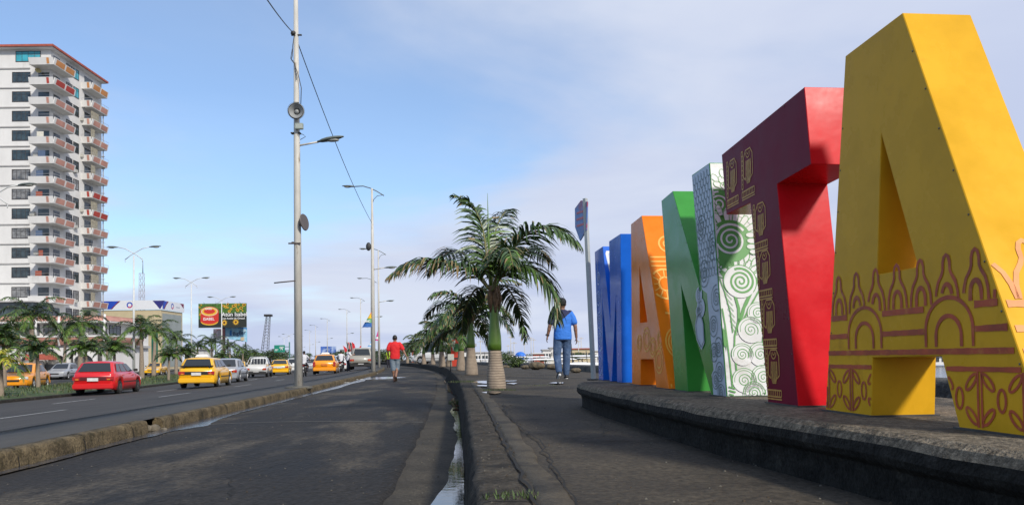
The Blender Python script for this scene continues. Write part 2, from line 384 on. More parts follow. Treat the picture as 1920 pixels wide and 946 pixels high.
# puddles (irregular outline sheets of still water)
pud = mat('puddle_water', (.012, .012, .012), .03, .1, 3, .0006, 14, spec=.9)
foam = mat('wet_film', (.05, .055, .07), .14, .5, 8, .002, 30, spec=.9)
def blob(name, pts, z, m, n=1, jit=.03):
    cx_ = sum(p[0] for p in pts) / len(pts); cy_ = sum(p[1] for p in pts) / len(pts)
    P = []
    for a, b in zip(pts, pts[1:] + pts[:1]):
        for k in range(8):
            t = k / 8; x = a[0] + (b[0]-a[0])*t; y = a[1] + (b[1]-a[1])*t
            q = noise.noise_vector(Vector((x * 7, y * 3, 1.3))); P.append((x + q.x * jit, y + q.y * jit * 3, z))
    mb = MB(); mb.add(P, [list(range(len(P)))])
    return tag(mb.build(name, m), kind='structure')
def gp(y, o): return (xr(y) + o, y)
zg = ZR - .004
L_ = [3.0, 4.0, 4.6, 5.2, 5.8, 6.4, 7.2, 8.1]
wd = [-.27, -.23, -.17, -.12, -.12, -.09, -.08, -.05]
blob('puddle', [gp(y, -.005) for y in L_] + [gp(y, w_) for y, w_ in list(zip(L_, wd))[::-1]], zg, pud, jit=.012)
L_ = [8.09, 9.2, 10.4, 12, 13.5, 15, 16.5]; wd = [-.05, -.10, -.08, -.15, -.11, -.17, -.05]
blob('puddle', [gp(y, -.005) for y in L_] + [gp(y, w_) for y, w_ in list(zip(L_, wd))[::-1]], zg, pud, jit=.025)
L_ = [17.5, 20, 24, 29, 34]; wd = [-.05, -.2, -.16, -.22, -.05]
blob('puddle', [gp(y, -.01) for y in L_] + [gp(y, w_) for y, w_ in list(zip(L_, wd))[::-1]], zg, pud, jit=.03)
def lp(y, o): return (xl(y) + o, y)
zl = ZR + .022
L_ = [4.5, 6, 7.5, 9, 9.6, 10.5, 12, 14, 16, 19, 22, 26, 31, 36]
wd = [.03, .12, .12, .22, .40, .26, .18, .20, .22, .26, .35, .3, .5, .1]
blob('puddle', [lp(y, .005) for y in L_] + [lp(y, w_) for y, w_ in list(zip(L_, wd))[::-1]], zl, foam, jit=.03)
blob('puddle', [lp(30, .4), lp(31, 1.2), lp(33.5, 1.9), lp(35, 1.0), lp(34.5, .5), lp(32, .2)], ZR + .045, foam, jit=.06)
blob('puddle', [(xr(15) + .3, 14.6), (xr(15) + 1.1, 14.4), (xr(15) + 1.15, 15), (xr(15) + .35, 15.1)], .0125, foam, jit=.03)
for q, w_, h_, mm in (((905, 716), 50, 5, pud), ((905, 722), 34, 3, pud), ((922, 735), 34, 5, pud), ((960, 718), 20, 3, pud), ((1045, 717), 30, 3, pud)):
    a = [at(q[0] - w_/2, q[1], .013), at(q[0], q[1] - h_/2, .013), at(q[0] + w_/2, q[1] - h_*.2, .013), at(q[0] + w_*.2, q[1] + h_/2, .013)]
    blob('puddle', [(v.x, v.y) for v in a], .0135, mm, jit=.03)
# seawall
prw = [(0, -.02), (.02, .15), (.06, .19), (.30, .20), (.36, .15), (.38, -1.2)]
sw = strip('sea_wall', lambda Y, c: xs(Y) + prw[c][0], lambda Y, c: prw[c][1], YS, range(len(prw)), wallc, .03, kind=None)
tag(sw, 'low dark weathered sea wall edging the promenade on the harbour side', 'wall')
# rocky slope below the wall
def rockslope(Y, c): return -.05 - c * .45 + .25 * noise.noise(Vector((Y * .7, c * 2.1, 5)))
strip('rock_slope', lambda Y, c: xs(Y) + .36 + c * .9, rockslope, ys(-2, 140, .5, 1.02), (0, 1, 2, 3, 4, 5), mat('rocks', (.16, .13, .09), .9, .5, 2, .1, 4), .2)

# fine cracks and loose grit
crm = mat('crack_black', (.006, .006, .005), .95)
def crack(pts, z, w_=.006, jit=.03, sd_=0):
    mb = MB(); P = []
    for a_, b_ in zip(pts, pts[1:]):
        k_ = max(2, int(math.dist(a_, b_)/.05))
        for i in range(k_): P.append((a_[0]+(b_[0]-a_[0])*i/k_, a_[1]+(b_[1]-a_[1])*i/k_))
    P = [(x + jit*noise.noise(Vector((x*6, y*6, sd_))), y + jit*noise.noise(Vector((y*6, x*6, sd_+3)))) for x, y in P]; vs_ = []
    for i, (x, y) in enumerate(P):
        a_, b_ = P[max(0, i-1)], P[min(len(P)-1, i+1)]; d_ = Vector((b_[0]-a_[0], b_[1]-a_[1])).normalized(); ww = w_*(.5+.5*noise.noise(Vector((x*20, y*9, 4)))+.2)*(1+.12*y)
        zz = z(x, y) if callable(z) else z; vs_ += [(x-d_.y*ww, y+d_.x*ww, zz), (x+d_.y*ww, y-d_.x*ww, zz)]
    mb.add(vs_, [(2*i, 2*i+1, 2*i+3, 2*i+2) for i in range(len(P)-1)]); tag(mb.build('crack', crm), kind='structure')
def zfr(x, y):
    c = (x - xl(y) - .03)/(asph_r(y) - xl(y) - .03); return ZR + .012 + .035*math.sin(math.pi*min(1, max(0, c)))**.8
crack([(xr(y)+.205, y) for y in (2.2, 3, 4, 5, 6.2, 7.5, 9, 11)], .0125, .007, .02)
crack([(xr(y)+.355+.03*math.sin(y*2), y) for y in (2.2, 3, 4, 5, 6, 7.4)], .0125, .004, .03, 2)
for i, P_ in enumerate([[(.15, 4.0), (.5, 4.3), (.62, 5.2), (.3, 6.3)], [(-.1, 8.2), (.3, 8.6), (.9, 8.3), (1.4, 8.9)], [(1.0, 10.5), (.6, 12), (1.1, 13.2)]]): crack(P_, .0125, .0025, .05, i)
for i, P_ in enumerate([[(-3.2, 5.6), (-2.4, 5.9), (-1.9, 6.9), (-1.2, 7.1)], [(-2.6, 12), (-2.9, 14), (-2.6, 17)], [(-1.6, 4.4), (-1.9, 5.2), (-1.7, 6.0)]]): crack(P_, zfr, .0022, .07, i+7)
rngg = random.Random(12); gr = MB()
for i in range(1500):
    y = 2.2 + 20*rngg.random()**1.8; u = rngg.random()
    if u < .45: x = xl(y) + .05 + (asph_r(y)-xl(y)-.08)*rngg.random(); z = zfr(x, y) - .003; 
    elif u < .6: x = xr(y) - .42*rngg.random(); z = ZR - .010
    else: x = xr(y) + .05 + 2.6*rngg.random()**1.5; z = .008
    s_ = rngg.uniform(.0012, .0042)*(1+.05*y); gr.box((x, y, z+s_*.4), (s_*2, s_*1.6, s_), rngg.choice((0, 0, 1)), rngg.random()*3, .6)
tag(gr.build('grit', [mat('grit_pale', (.11, .10, .08), .9), mat('grit_brown', (.05, .035, .02), .9)]), 'loose grit and leaf crumbs scattered over road and promenade', 'grit', kind='stuff')

# block joints in the kerbs
y = 2.35
while y < 34:
    if abs(y - 9.08) > .3:
        for xb_, sg, h0_, h1_, wd_, f_ in ((xl(y), -1, ZR-.01, -.207, .14, 1), (xr(y), 1, ZR+.0, .009, .19, 1)):
            mb = MB(); w_ = .004 + .0004*y; j_ = .01*noise.noise(Vector((y, 3, sg)))
            P_ = [(-.004, h0_), (.012, h0_*.4+h1_*.6), (.045, h1_-.004), (.07, h1_+.003), (wd_, h1_+.004)] if sg < 0 else [(-.006, h0_), (.006, -.12), (.014, -.05), (.034, .004), (.08, .0095), (wd_, .008)]
            vs_ = []
            for k, (a_, z_) in enumerate(P_): vs_ += [(xb_+sg*a_, y-w_+j_*k*.5, z_), (xb_+sg*a_, y+w_*(.7+.3*math.sin(k*3))+j_*k*.5, z_)]
            mb.add(vs_, [(2*k, 2*k+1, 2*k+3, 2*k+2) for k in range(len(P_)-1)]); tag(mb.build('kerb_joint', crm), kind='structure')
    y += 1.22 + .1*math.sin(y*7)
# ================================================================== PLINTH AND LETTERS
ZP = .21
lk = -.0983 / K; lx0 = 1.5601
th = math.atan(lk); LD = Vector((-math.sin(th), -math.cos(th), 0)); LN = Vector((math.cos(th), -math.sin(th), 0)); LO = Vector((lx0, 0, ZP)); UP = Vector((0, 0, 1))
def pl(q):
    d = ray(*q); t = (LO - CAM).dot(LN) / d.dot(LN); X = CAM + d * t
    return ((X - LO).dot(LD), X.z - ZP)
plm = mat('plinth_aggregate', (.15, .125, .09), .85, .4, 34, .012, 120, col2=(.06, .055, .045), f2=.45, s2=3, speck=.75, sps=55, spec=.2)
plk = mat('plinth_side_shade', (.016, .015, .013), .9, .5, 12, .012, 60, col2=(.05, .046, .038), f2=.12, s2=5, speck=.5, sps=60, spec=.2)  # near-black sides: shade painted into the colour of the blackened concrete
front = [(-5, 1.75), (0, 1.36), (1.56, 1.14), (2.31, 1.02), (3.22, .85), (4.45, .70), (5.48, .60), (6.6, .57)]
olp = [(interp([(a*K, b) for a, b in front], y), y) for y in [(-4 + .2 * i) for i in range(int((6.6*K + 4) / .2))]]
e = olp[-1]
for k in range(1, 13):
    a_ = math.pi * k / 14; olp.append((1.32 - .75 * math.cos(a_), e[1] + .62 * math.sin(a_)))
olp += [(2.15, e[1] - .3), (2.35, 2), (2.6, -4)]
def inset(P, d):
    o = []
    n = len(P)
    for i in range(n):
        a, b, c = Vector(P[i-1]), Vector(P[i]), Vector(P[(i+1) % n])
        t = (c - a).normalized(); nn = Vector((t.y, -t.x))
        o.append(b + nn * d)
    return o
rings = [(.055, -.06), (.05, .06), (.042, .10), (.012, .12), (.0, .14), (.004, .172), (.018, .196), (.045, ZP)]
vs_ = []; n = len(olp)
for d, z in rings:
    for i, p in enumerate(inset(olp, d)):
        q = noise.noise(Vector((p.x * 5, p.y * 5, z * 9))) * .010
        vs_.append((p.x + q, p.y, z + (q * .4 if z < .2 else 0)))
fs = [(j*n+i, j*n+(i+1) % n, (j+1)*n+(i+1) % n, (j+1)*n+i) for j in range(len(rings)-1) for i in range(n)]
fs.append([(len(rings)-1)*n + i for i in range(n)])
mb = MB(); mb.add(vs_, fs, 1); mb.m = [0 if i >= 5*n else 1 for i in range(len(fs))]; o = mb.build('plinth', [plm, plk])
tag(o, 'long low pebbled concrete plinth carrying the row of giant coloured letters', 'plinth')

def inside(poly, p):
    c = False; n = len(poly)
    for i in range(n):
        (x1, y1), (x2, y2) = poly[i-1], poly[i]
        if (y1 > p[1]) != (y2 > p[1]) and p[0] < (x2-x1)*(p[1]-y1)/(y2-y1)+x1: c = not c
    return c
class Deco:
    """flat painted strokes on a plane, clipped to a polygon"""
    ex = ()
    def __init__(s, o, e1, e2, n, clip): s.o, s.e1, s.e2, s.n, s.clip = Vector(o), Vector(e1), Vector(e2), Vector(n), clip; s.mb = MB()
    def P(s, p, lay): return s.o + s.e1*p[0] + s.e2*p[1] + s.n*(.0012 + .0007*lay)
    def stroke(s, pts, w, mi=0, lay=1, closed=False, step=.012, taper=0):
        if closed: pts = list(pts) + [pts[0]]
        pp = []
        for a, b in zip(pts, pts[1:]):
            L_ = math.dist(a, b); k = max(1, int(L_ / step))
            for i in range(k): pp.append((a[0]+(b[0]-a[0])*i/k, a[1]+(b[1]-a[1])*i/k))
        pp.append(pts[-1]); n_ = len(pp); l = []; r_ = []
        for i, p in enumerate(pp):
            a, b = pp[max(0, i-1)], pp[min(n_-1, i+1)]
            if closed: a, b = pp[i-1 if i else -2], pp[(i+1) if i < n_-1 else 1]
            dx, dy = b[0]-a[0], b[1]-a[1]; L_ = math.hypot(dx, dy) or 1; ww = w/2 * (1 - taper * i / n_) * (1 + .22*noise.noise(Vector((p[0]*45, p[1]*45, w*90))))
            l.append((p[0]-dy/L_*ww, p[1]+dx/L_*ww)); r_.append((p[0]+dy/L_*ww, p[1]-dx/L_*ww))
        for i in range(n_-1):
            q = [l[i], r_[i], r_[i+1], l[i+1]]
            if all(inside(s.clip, p) for p in q) and not any(((q[0][0]-e[0])/e[2])**2 + (max(0, q[0][1]-e[1])/e[3])**2 < 1 for e in s.ex): s.mb.add([s.P(p, lay) for p in q], [(0, 1, 2, 3)], mi)
    def fill(s, pts, mi=0, lay=0, rings_=8):
        cx_ = sum(p[0] for p in pts)/len(pts); cy_ = sum(p[1] for p in pts)/len(pts); n_ = len(pts)
        pp = []
        for a, b in zip(pts, pts[1:]+pts[:1]):
            k = max(1, int(math.dist(a, b)/.02))
            for i in range(k): pp.append((a[0]+(b[0]-a[0])*i/k, a[1]+(b[1]-a[1])*i/k))
        n_ = len(pp)
        for j in range(rings_):
            t0, t1 = j/rings_, (j+1)/rings_
            for i in range(n_):
                a, b = pp[i], pp[(i+1) % n_]
                f_ = lambda p, t: (cx_+(p[0]-cx_)*t, cy_+(p[1]-cy_)*t)
                q = [f_(a, t0), f_(a, t1), f_(b, t1), f_(b, t0)] if j else [(cx_, cy_), f_(a, t1), f_(b, t1)]
                if all(inside(s.clip, p) for p in q[-3:]): s.mb.add([s.P(p, lay) for p in q], [list(range(len(q)))], mi)
    def arc(s, c, rx, ry, a0, a1, w, mi=0, lay=1):
        n_ = 22; s.stroke([(c[0]+rx*math.cos(R(a0+(a1-a0)*i/n_)), c[1]+ry*math.sin(R(a0+(a1-a0)*i/n_))) for i in range(n_+1)], w, mi, lay)
    def spiral(s, c, r, turns, w, mi=0, lay=1, a0=0, sgn=1, sx=1):
        n_ = int(30 * turns)
        s.stroke([(c[0]+sx*r*(1-.93*i/n_)*math.cos(a0+sgn*2*math.pi*turns*i/n_), c[1]+r*(1-.93*i/n_)*math.sin(a0+sgn*2*math.pi*turns*i/n_)) for i in range(n_+1)], w, mi, lay, step=.006, taper=.3)
    def petal(s, c, a, L_, W_, w, mi=0, lay=1, fillmi=None):
        ca, sa = math.cos(a), math.sin(a); pts = []
        for i in range(13):
            t = math.pi * i / 12; x = L_*.55 + L_*.45*math.sin(t) if 0 < i < 12 else 0; y = W_/2*math.cos(t) * (1 if 0 < i < 12 else .75)
            pts.append((c[0]+x*ca-y*sa, c[1]+x*sa+y*ca))
        if fillmi is not None: s.fill(pts, fillmi, lay-1, 3)
        s.stroke(pts, w, mi, lay)
    def build(s, mats, parent, org):
        if s.mb.v:
            merge_into([c for c in parent.children if c.name.startswith('letter_body')][0], s.mb, mats)
LT = .245
def letter(name, label, px, hole, m):
    poly = [pl(q) for q in px]
    zb = min(p[1] for p in poly)
    poly = [(p[0], 0.002 if p[1] < .03 else p[1]) for p in poly]
    s0 = sum(p[0] for p in poly) / len(poly)
    org = LO + LD * s0; org = Vector((org.x, org.y, ZP))
    t = thing(name, label, 'letter', org, 0, 'giant letters on the plinth')
    bm = bmesh.new()
    def loop(P, d): return [bm.verts.new(LO + LD*p[0] + UP*p[1] + LN*d - org) for p in P]
    f0 = loop(poly, 0); f1 = loop(poly, LT); hs = []
    if hole:
        hp = [pl(q) for q in hole]; h0 = loop(hp, 0); h1 = loop(hp, LT); hs = [(h0, h1)]
    for a, b in [(f0, f1)] + hs:
        for i in range(len(a)): bm.faces.new((a[i-1], a[i], b[i], b[i-1]))
    for ii, ring in enumerate((f0, f1)):
        es = [bm.edges.get((ring[i-1], ring[i])) for i in range(len(ring))]
        if hs:
            h = hs[0][ii]; es += [bm.edges.get((h[i-1], h[i])) for i in range(len(h))]
        bmesh.ops.triangle_fill(bm, use_beauty=True, use_dissolve=True, edges=es)
    bmesh.ops.recalc_face_normals(bm, faces=bm.faces)
    es = [e for e in bm.edges if len(e.link_faces) == 2 and e.calc_face_angle(0) > .4]
    bmesh.ops.bevel(bm, geom=es, offset=.0025, segments=1, affect='EDGES', clamp_overlap=True)
    me = bpy.data.meshes.new('letter_body'); bm.to_mesh(me); bm.free(); me.materials.append(m)
    ob = bpy.data.objects.new('letter_body', me); COL.objects.link(ob); ob.parent = t
    if name == 'letter_t':      # its reading face gets a darker maroon than the bright red edges
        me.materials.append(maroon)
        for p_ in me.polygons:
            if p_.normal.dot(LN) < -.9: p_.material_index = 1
    # rivets near edges and base flange
    rv_ = MB()
    for i in range(len(poly)):
        a, b = poly[i-1], poly[i]; L_ = math.dist(a, b)
        if L_ < .5: continue
        cxy = (sum(p[0] for p in poly)/len(poly), .68)
        for k in range(1, int(L_/.16)):
            p = (a[0]+(b[0]-a[0])*k*.16/L_, a[1]+(b[1]-a[1])*k*.16/L_)
            nx, ny = -(b[1]-a[1])/L_, (b[0]-a[0])/L_
            for sg in (.012, -.012):
                q = (p[0]+nx*sg, p[1]+ny*sg)
                if inside(poly, q): rv_.ell(LO + LD*q[0] + UP*q[1], (.0035, .0035, .0035), 6, 4); break
    merge_into(ob, rv_, [mat('rivet_steel', (.18, .17, .16), .4, .1, 5, metal=.7)])
    bs = [p[0] for p in poly if p[1] < .01]
    s_ = sorted(bs)
    for a, b in zip(s_[::2], s_[1::2]):
        fl = MB(); fl.prism([(a-.012, -.001), (b+.012, -.001), (b+.012, .006), (a-.012, .006)], LO - LN*.012, LD, UP, LN, LT+.024)
        fl.build('base_plate', mat('plate_steel', (.07, .065, .06), .6, .3, 12, metal=.4), t, org)
    return t, poly, org
def edge_frame(poly, ib, it):
    b, t_ = poly[ib], poly[it]
    o = LO + LD*b[0] + UP*b[1]; e2 = (LD*(t_[0]-b[0]) + UP*(t_[1]-b[1])); L_ = e2.length; e2.normalize()
    nn = LN.cross(e2)
    if nn.dot(LD) < 0: nn = -nn
    return o, LN, e2, nn, L_
def paint(name, c, rough=.27, spec=.10, **k): return mat(name, c, rough, .12, 3, .004, 2.6, coat=0, rvar=.09, spec=spec, **k)
blue = paint('paint_blue', (.008, .115, .55), .22, .26); orange = paint('paint_orange', (.80, .19, .008), .22, .26); green = paint('paint_green', (.045, .25, .04), .22, .26)
red = paint('paint_red', (.56, .008, .014)); maroon = paint('face_maroon', (.17, .008, .028), .35, .05); yellow = paint('paint_yellow', (.68, .365, .018), col2=(.50, .24, .012), f2=.14, s2=3)
white_d = mat('decal_white', (.60, .61, .60), .45, .10, 4, col2=(.48, .48, .44), f2=.2, s2=5); green_d = mat('decal_green', (.07, .27, .05), .5, .05, 4)
gold_d = mat('decal_gold', (.60, .30, .05), .5, .1, 8); brick_d = mat('decal_brick_red', (.42, .060, .010), .5, .25, 9, col2=(.52, .15, .02), f2=.25, s2=14)
salmon_d = mat('decal_pale_orange', (.72, .24, .05), .5, .15, 14); lorange_d = mat('decal_light_orange', (.86, .40, .05), .5, .08, 6)
lblue_d = mat('decal_light_blue', (.32, .42, .70), .5, .08, 6); grey_d = mat('decal_slate_green', (.09, .15, .14), .5, .05, 6); greyw_d = mat('decal_grey_white', (.46, .52, .60), .4, .06, 5)
PX_M = [(1115, 472), (1130, 461.6), (1145, 611), (1142, 452), (1163, 438), (1166, 717), (1157, 715), (1155, 549), (1147, 714), (1143, 713), (1129.4, 560.7), (1131, 713), (1123, 711)]
PX_A1 = [(1183, 420), (1203, 404), (1254.7, 729), (1230.6, 727), (1225, 673), (1201, 673), (1201, 723), (1185, 721)]
PX_N = [(1240, 376), (1261, 358), (1314, 545), (1297, 328), (1330, 305), (1363, 744), (1334, 742), (1277, 534), (1290, 736), (1266, 731)]
PX_T = [(1353, 290), (1508, 163), (1521, 308), (1457, 345), (1497, 760), (1440, 753), (1407, 380), (1362, 402)]
PX_A2 = [(1585, 105), (1692, 24), (1848, 477), (1939, 738), (1963, 829), (1799, 808), (1765, 667), (1636, 670), (1634, 778), (1548, 769)]
tM, pM, oM = letter('letter_m', 'tall glossy blue letter M at the far end of the row beside the leaning post', PX_M, None, blue)
tA, pA, oA = letter('letter_a', 'orange letter A with pale orange circle patterns, between blue M and green N', PX_A1, [(1198.5, 496.5), (1213.7, 603), (1199.7, 605)], orange)
tN, pN, oN = letter('letter_n', 'green letter N with white spiral and feather patterns on its right stem', PX_N, None, green)
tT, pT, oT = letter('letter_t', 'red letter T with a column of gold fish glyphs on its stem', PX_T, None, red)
PX_A2 = [PX_A2[0], PX_A2[1], None, PX_A2[5], PX_A2[6], PX_A2[7], PX_A2[8], PX_A2[9]]
# right foot of the near A lies outside the frame: continue its straight edge to the ground
_a, _b = pl((1692, 24)), pl((1920, 686)); _s = _a[0] + (_b[0]-_a[0]) * (_a[1]) / (_a[1]-_b[1])
def unpl(s_, v_):
    X = LO + LD*s_ + UP*v_ - CAM; dz = X.dot(fw); return (960 + F*X.dot(rv)/dz, 637 - F*X.dot(uv)/dz)
PX_A2[2] = unpl(_s, 0)
tY, pY, oY = letter('letter_a', 'biggest looking letter, yellow A with brick red bottle and arch patterns, nearest the camera', PX_A2, [(1652, 251), (1721, 500), (1645, 514)], yellow)

# ---- near A pattern
d = Deco(LO, LD, UP, -LN, pY)
SF = K
def X(s_): return s_ * K      # plane coordinates measured at the first focal length guess
def hl(v, w_, x0, x1, skip=()):
    segs = [(x0, x1)]
    for a, b in skip:
        segs = [s2 for s1 in segs for s2 in ((s1[0], min(s1[1], a)), (max(s1[0], b), s1[1])) if s2[1]-s2[0] > .01]
    for a, b in segs: d.stroke([(a, v), (b, v)], w_)
def arch(dd, c, v0, hw, h, w_, lay=1, mi=0):
    n_ = 20; pts = [(c - hw, v0)] + [(c - hw*math.cos(math.pi*i/n_), v0 + h*.35 + h*.65*math.sin(math.pi*i/n_)) for i in range(n_+1)] + [(c + hw, v0)]
    dd.stroke(pts, w_, mi, lay)
def bottle(dd, c, v0, sc, w_, mi=0):
    # skip parts hidden by the big arches
    half = [(.50, 0), (.47, .25), (.38, .45), (.22, .60), (.155, .70), (.15, .86), (.10, .97), (0, 1.02)]
    pts = [(c - a*sc*.92, v0 + b*sc*1.25) for a, b in half] + [(c + a*sc*.92, v0 + b*sc*1.25) for a, b in half[::-1][1:]]
    dd.stroke(pts, w_, mi)
    arch(dd, c, v0, sc*.2, sc*.5, w_*1.25, mi=mi)
ac = (X(-2.58), X(-2.15)); aw = .108*K
sk = [(c - aw, c + aw) for c in ac]
hl(.372, .021, -3.4, -1.4, sk); hl(.300, .019, -3.4, -1.4, sk); hl(.235, .018, -3.4, -1.4)
hl(.182, .015, -3.4, -1.4); hl(.006, .012, -3.4, -1.4)
for c in ac:
    arch(d, c, .25, aw*.93, .152, .013); arch(d, c, .25, aw*.5, .095, .014)
d.ex = [(c, .25+.152*.35, aw*.93+.012, .152*.65+.014) for c in ac]
for i in range(-3, 9):
    c = X(-2.505 + (i-2) * .1175); bottle(d, c, .384, .118, .012)
d.ex = ()
for i in range(-3, 7):
    x0 = X(-2.67 + i * .16)
    d.stroke([(x0 - .007, .175), (x0 - .007, .012)], .009); d.stroke([(x0 + .009, .175), (x0 + .009, .012)], .009)
    c = (x0 + X(.08), .094)
    def leafp(cc, a, L_, W_):
        ca, sa = math.cos(a), math.sin(a)
        pts = [(cc[0] + L_*math.cos(t)*ca - W_*math.sin(t)*sa, cc[1] + L_*math.cos(t)*sa + W_*math.sin(t)*ca) for t in [2*math.pi*k/14 for k in range(14)]]
        d.stroke(pts, .009, closed=True)
    leafp(c, math.pi/2, .032, .016)
    for qx in (-1, 1):
        for qy in (-1, 1):
            leafp((c[0] + qx*.048*K, c[1] + qy*.050), math.atan2(qy, qx), .032, .012)
d.build([brick_d], tY, oY)
o_, e1, e2, nn, L_ = edge_frame(pY, 2, 1)
ds = Deco(o_, e1, e2, nn, [(.003, .003), (LT-.003, .003), (LT-.003, L_-.003), (.003, L_-.003)])
for c in (.125,):
    bottle(ds, c, .41, .15, .016)
for c in (-.02, .27): bottle(ds, c, .41, .15, .016)
for v, ww in ((.395, .022), (.318, .02), (.25, .018), (.194, .015)): ds.stroke([(0, v), (LT, v)], ww)
arch(ds, .20, .26, .09, .1, .014)
ds.build([salmon_d], tY, oY)
# ---- T glyphs
d = Deco(LO, LD, UP, -LN, pT)
def ladder_h(x0, x1, v, h, n_):
    d.stroke([(x0, v), (x1, v)], .007); d.stroke([(x0, v+h), (x1, v+h)], .007)
    for i in range(n_+1):
        x = x0 + (x1-x0)*i/n_; d.stroke([(x, v), (x, v+h)], .006)
def ladder_v(x, v0, v1, wd_, n_):
    d.stroke([(x, v0), (x, v1)], .006); d.stroke([(x+wd_, v0), (x+wd_, v1)], .006)
    for i in range(n_+1):
        v = v0 + (v1-v0)*i/n_; d.stroke([(x, v), (x+wd_, v)], .006)
def glyph(x, v, w_, h):
    d.stroke([(x, v-.012), (x+w_+.02, v-.012)], .006)
    ladder_h(x, x+w_+.015, v, .030, 8); ladder_v(x, v+.045, v+h, .018, 8)
    c = x + .022 + (w_-.02)*.5; hw = (w_-.03)*.5; vt = v + h - .005
    d.stroke([(c-hw, v+.10), (c-hw*.95, vt-.03), (c-hw*.5, vt), (c+hw*.5, vt), (c+hw*.95, vt-.03), (c+hw, v+.10), (c+hw*.6, v+.085), (c+hw*.45, v+.12)], .007)
    d.stroke([(c-hw, v+.10), (c-hw*.6, v+.085), (c-hw*.45, v+.12)], .007)
    d.arc((c, vt-.012), hw*.45, .03, 180, 360, .006); d.arc((c, vt-.010), hw*.2, .014, 180, 360, .005)
    for k_ in (-.45, -.15, .15, .45):
        d.stroke([(c+hw*k_, vt-.055), (c+hw*k_*1.2, v+.10), (c+hw*k_*.5, v+.062), (c+hw*(k_*.5+.12), v+.062), (c+hw*(k_+.16), v+.10), (c+hw*(k_+.12), vt-.055)], .0055)
stemL = lambda v: pl((1440, 753))[0] + (pl((1407, 380))[0]-pl((1440, 753))[0]) * v / 1.0
for v in (.035, .275, .515, .755): glyph(stemL(v+.1) + .012, v, .135*K, .225)
v = 1.0
for x in (pT[7][0] + .02, pT[7][0] + .02 + .19*K): glyph(x, 1.045, .13*K, .24)
glyph(stemL(1.0) + .04, .985, .125*K, .215) if False else None
d.build([gold_d], tT, oT)
# ---- N side pattern: white ground, green lines
o_, e1, e2, nn, L_ = edge_frame(pN, 5, 4)
cl = [(.002, .004), (LT-.002, .004), (LT-.002, L_-.003), (.002, L_-.003)]
ds = Deco(o_, e1, e2, nn, cl); WH, GR = 0, 1
ds.fill([(.004, .006), (LT-.004, .006), (LT-.004, L_-.006), (.004, L_-.006)], WH, 0, 10)
def feathers(dd, c, r_, a0, a1, n_, L_, W_, w_=.004, rows=2):
    for rr in range(rows):
        for i in range(n_ + rr % 2):
            a = R(a0 + (a1-a0) * (i + (0 if rr % 2 else .5)) / n_)
            rad = r_ + rr * L_ * .62
            dd.petal((c[0]+rad*math.cos(a), c[1]+rad*math.sin(a)), a, L_, W_, w_, GR, 5 - rr, WH)
feathers(ds, (.10, 1.20), .0, 30, 150, 4, .06, .035, rows=3)
for r_, c_ in ((.30, 0), (.26, 0)): pass
# spiral discs
ds.fill([(.03 + .09*math.cos(t), 1.12 + .09*math.sin(t)) for t in [k*math.pi/14 for k in range(28)]], GR, 1, 5)
ds.fill([(.0, 1.0), (.09, .98), (.09, 1.06), (0, 1.06)], GR, 1, 4)
ds.spiral((.035, 1.12), .072, 2.6, .012, WH, 3, 1.5, 1)
feathers(ds, (.09, .90), .115, 20, 150, 6, .065, .036)
ds.fill([(.09 + .125*math.cos(t), .895 + .125*math.sin(t)) for t in [k*math.pi/18 for k in range(36)]], GR, 6, 6)
ds.fill([(.0, .72), (.10, .75), (.10, .86), (0, .93)], GR, 5, 4)
ds.spiral((.088, .90), .098, 2.9, .014, WH, 8, .6, 1)
for k_, (x, v) in enumerate([(.20, .93), (.205, .895), (.20, .86), (.215, .83)]): ds.petal((x+.055, v), math.pi, .075, .034, .004, GR, 9, WH)
feathers(ds, (.125, .655), .085, 10, 170, 8, .058, .032, w_=.005)
ds.fill([(.125 + .096*math.cos(t), .655 + .096*math.sin(t)) for t in [k*math.pi/18 for k in range(36)]], WH, 7, 5)
ds.arc((.125, .655), .096, .096, -40, 220, .005, GR, 8)
ds.spiral((.13, .655), .078, 2.9, .013, GR, 9, 2.0, -1)
for pts_, w_ in (([(0, .74), (.05, .66), (.085, .60), (.105, .50), (.10, .42)], .016), ([(LT, .69), (.19, .60), (.135, .50), (.10, .40)], .018), ([(LT, .62), (.18, .52), (.12, .42)], .009), ([(.10, .44), (.07, .34), (.06, .25), (.065, .15), (.09, .05)], .009),
                 ([(.0, .70), (.03, .60), (.055, .48), (.06, .36)], .006), ([(.01, .50), (.02, .40), (.03, .2), (.035, .05)], .008), ([(.238, .36), (.225, .26), (.238, .16)], .012), ([(.235, .10), (.215, .06), (.22, 0)], .010)):
    ds.stroke(pts_, w_, GR, 6)
for k_ in range(7): ds.stroke([(.03 + k_*.004, .60 - k_*.034), (.07 + k_*.003, .55 - k_*.034)], .003, GR, 6)
for k_, (x, v, r_) in enumerate([(.165, .375, .060), (.215, .47, .05), (.105, .235, .05), (.21, .235, .055), (.105, .09, .055), (.215, .105, .055), (.155, .02, .05)]):
    ds.fill([(x + r_*1.25*math.cos(t), v + r_*1.25*math.sin(t)) for t in [j*math.pi/12 for j in range(24)]], WH, 7, 4)
    ds.arc((x, v), r_*1.25, r_*1.25, -10, 190, .0035, GR, 8); ds.arc((x, v), r_*1.02, r_*1.02, -10, 190, .003, GR, 8)
    ds.spiral((x, v), r_*.72, 2.2, .0045, GR, 9, -.6, 1)
ds.fill([(.0, .42), (.012, .40), (.02, .30), (.014, .25), (.0, .27)], GR, 7, 3)
for k_ in range(3): ds.stroke([(.0, .06 - k_*.02), (.05, .045 - k_*.02)], .008, GR, 8)
ds.build([white_d, green_d], tN, oN)
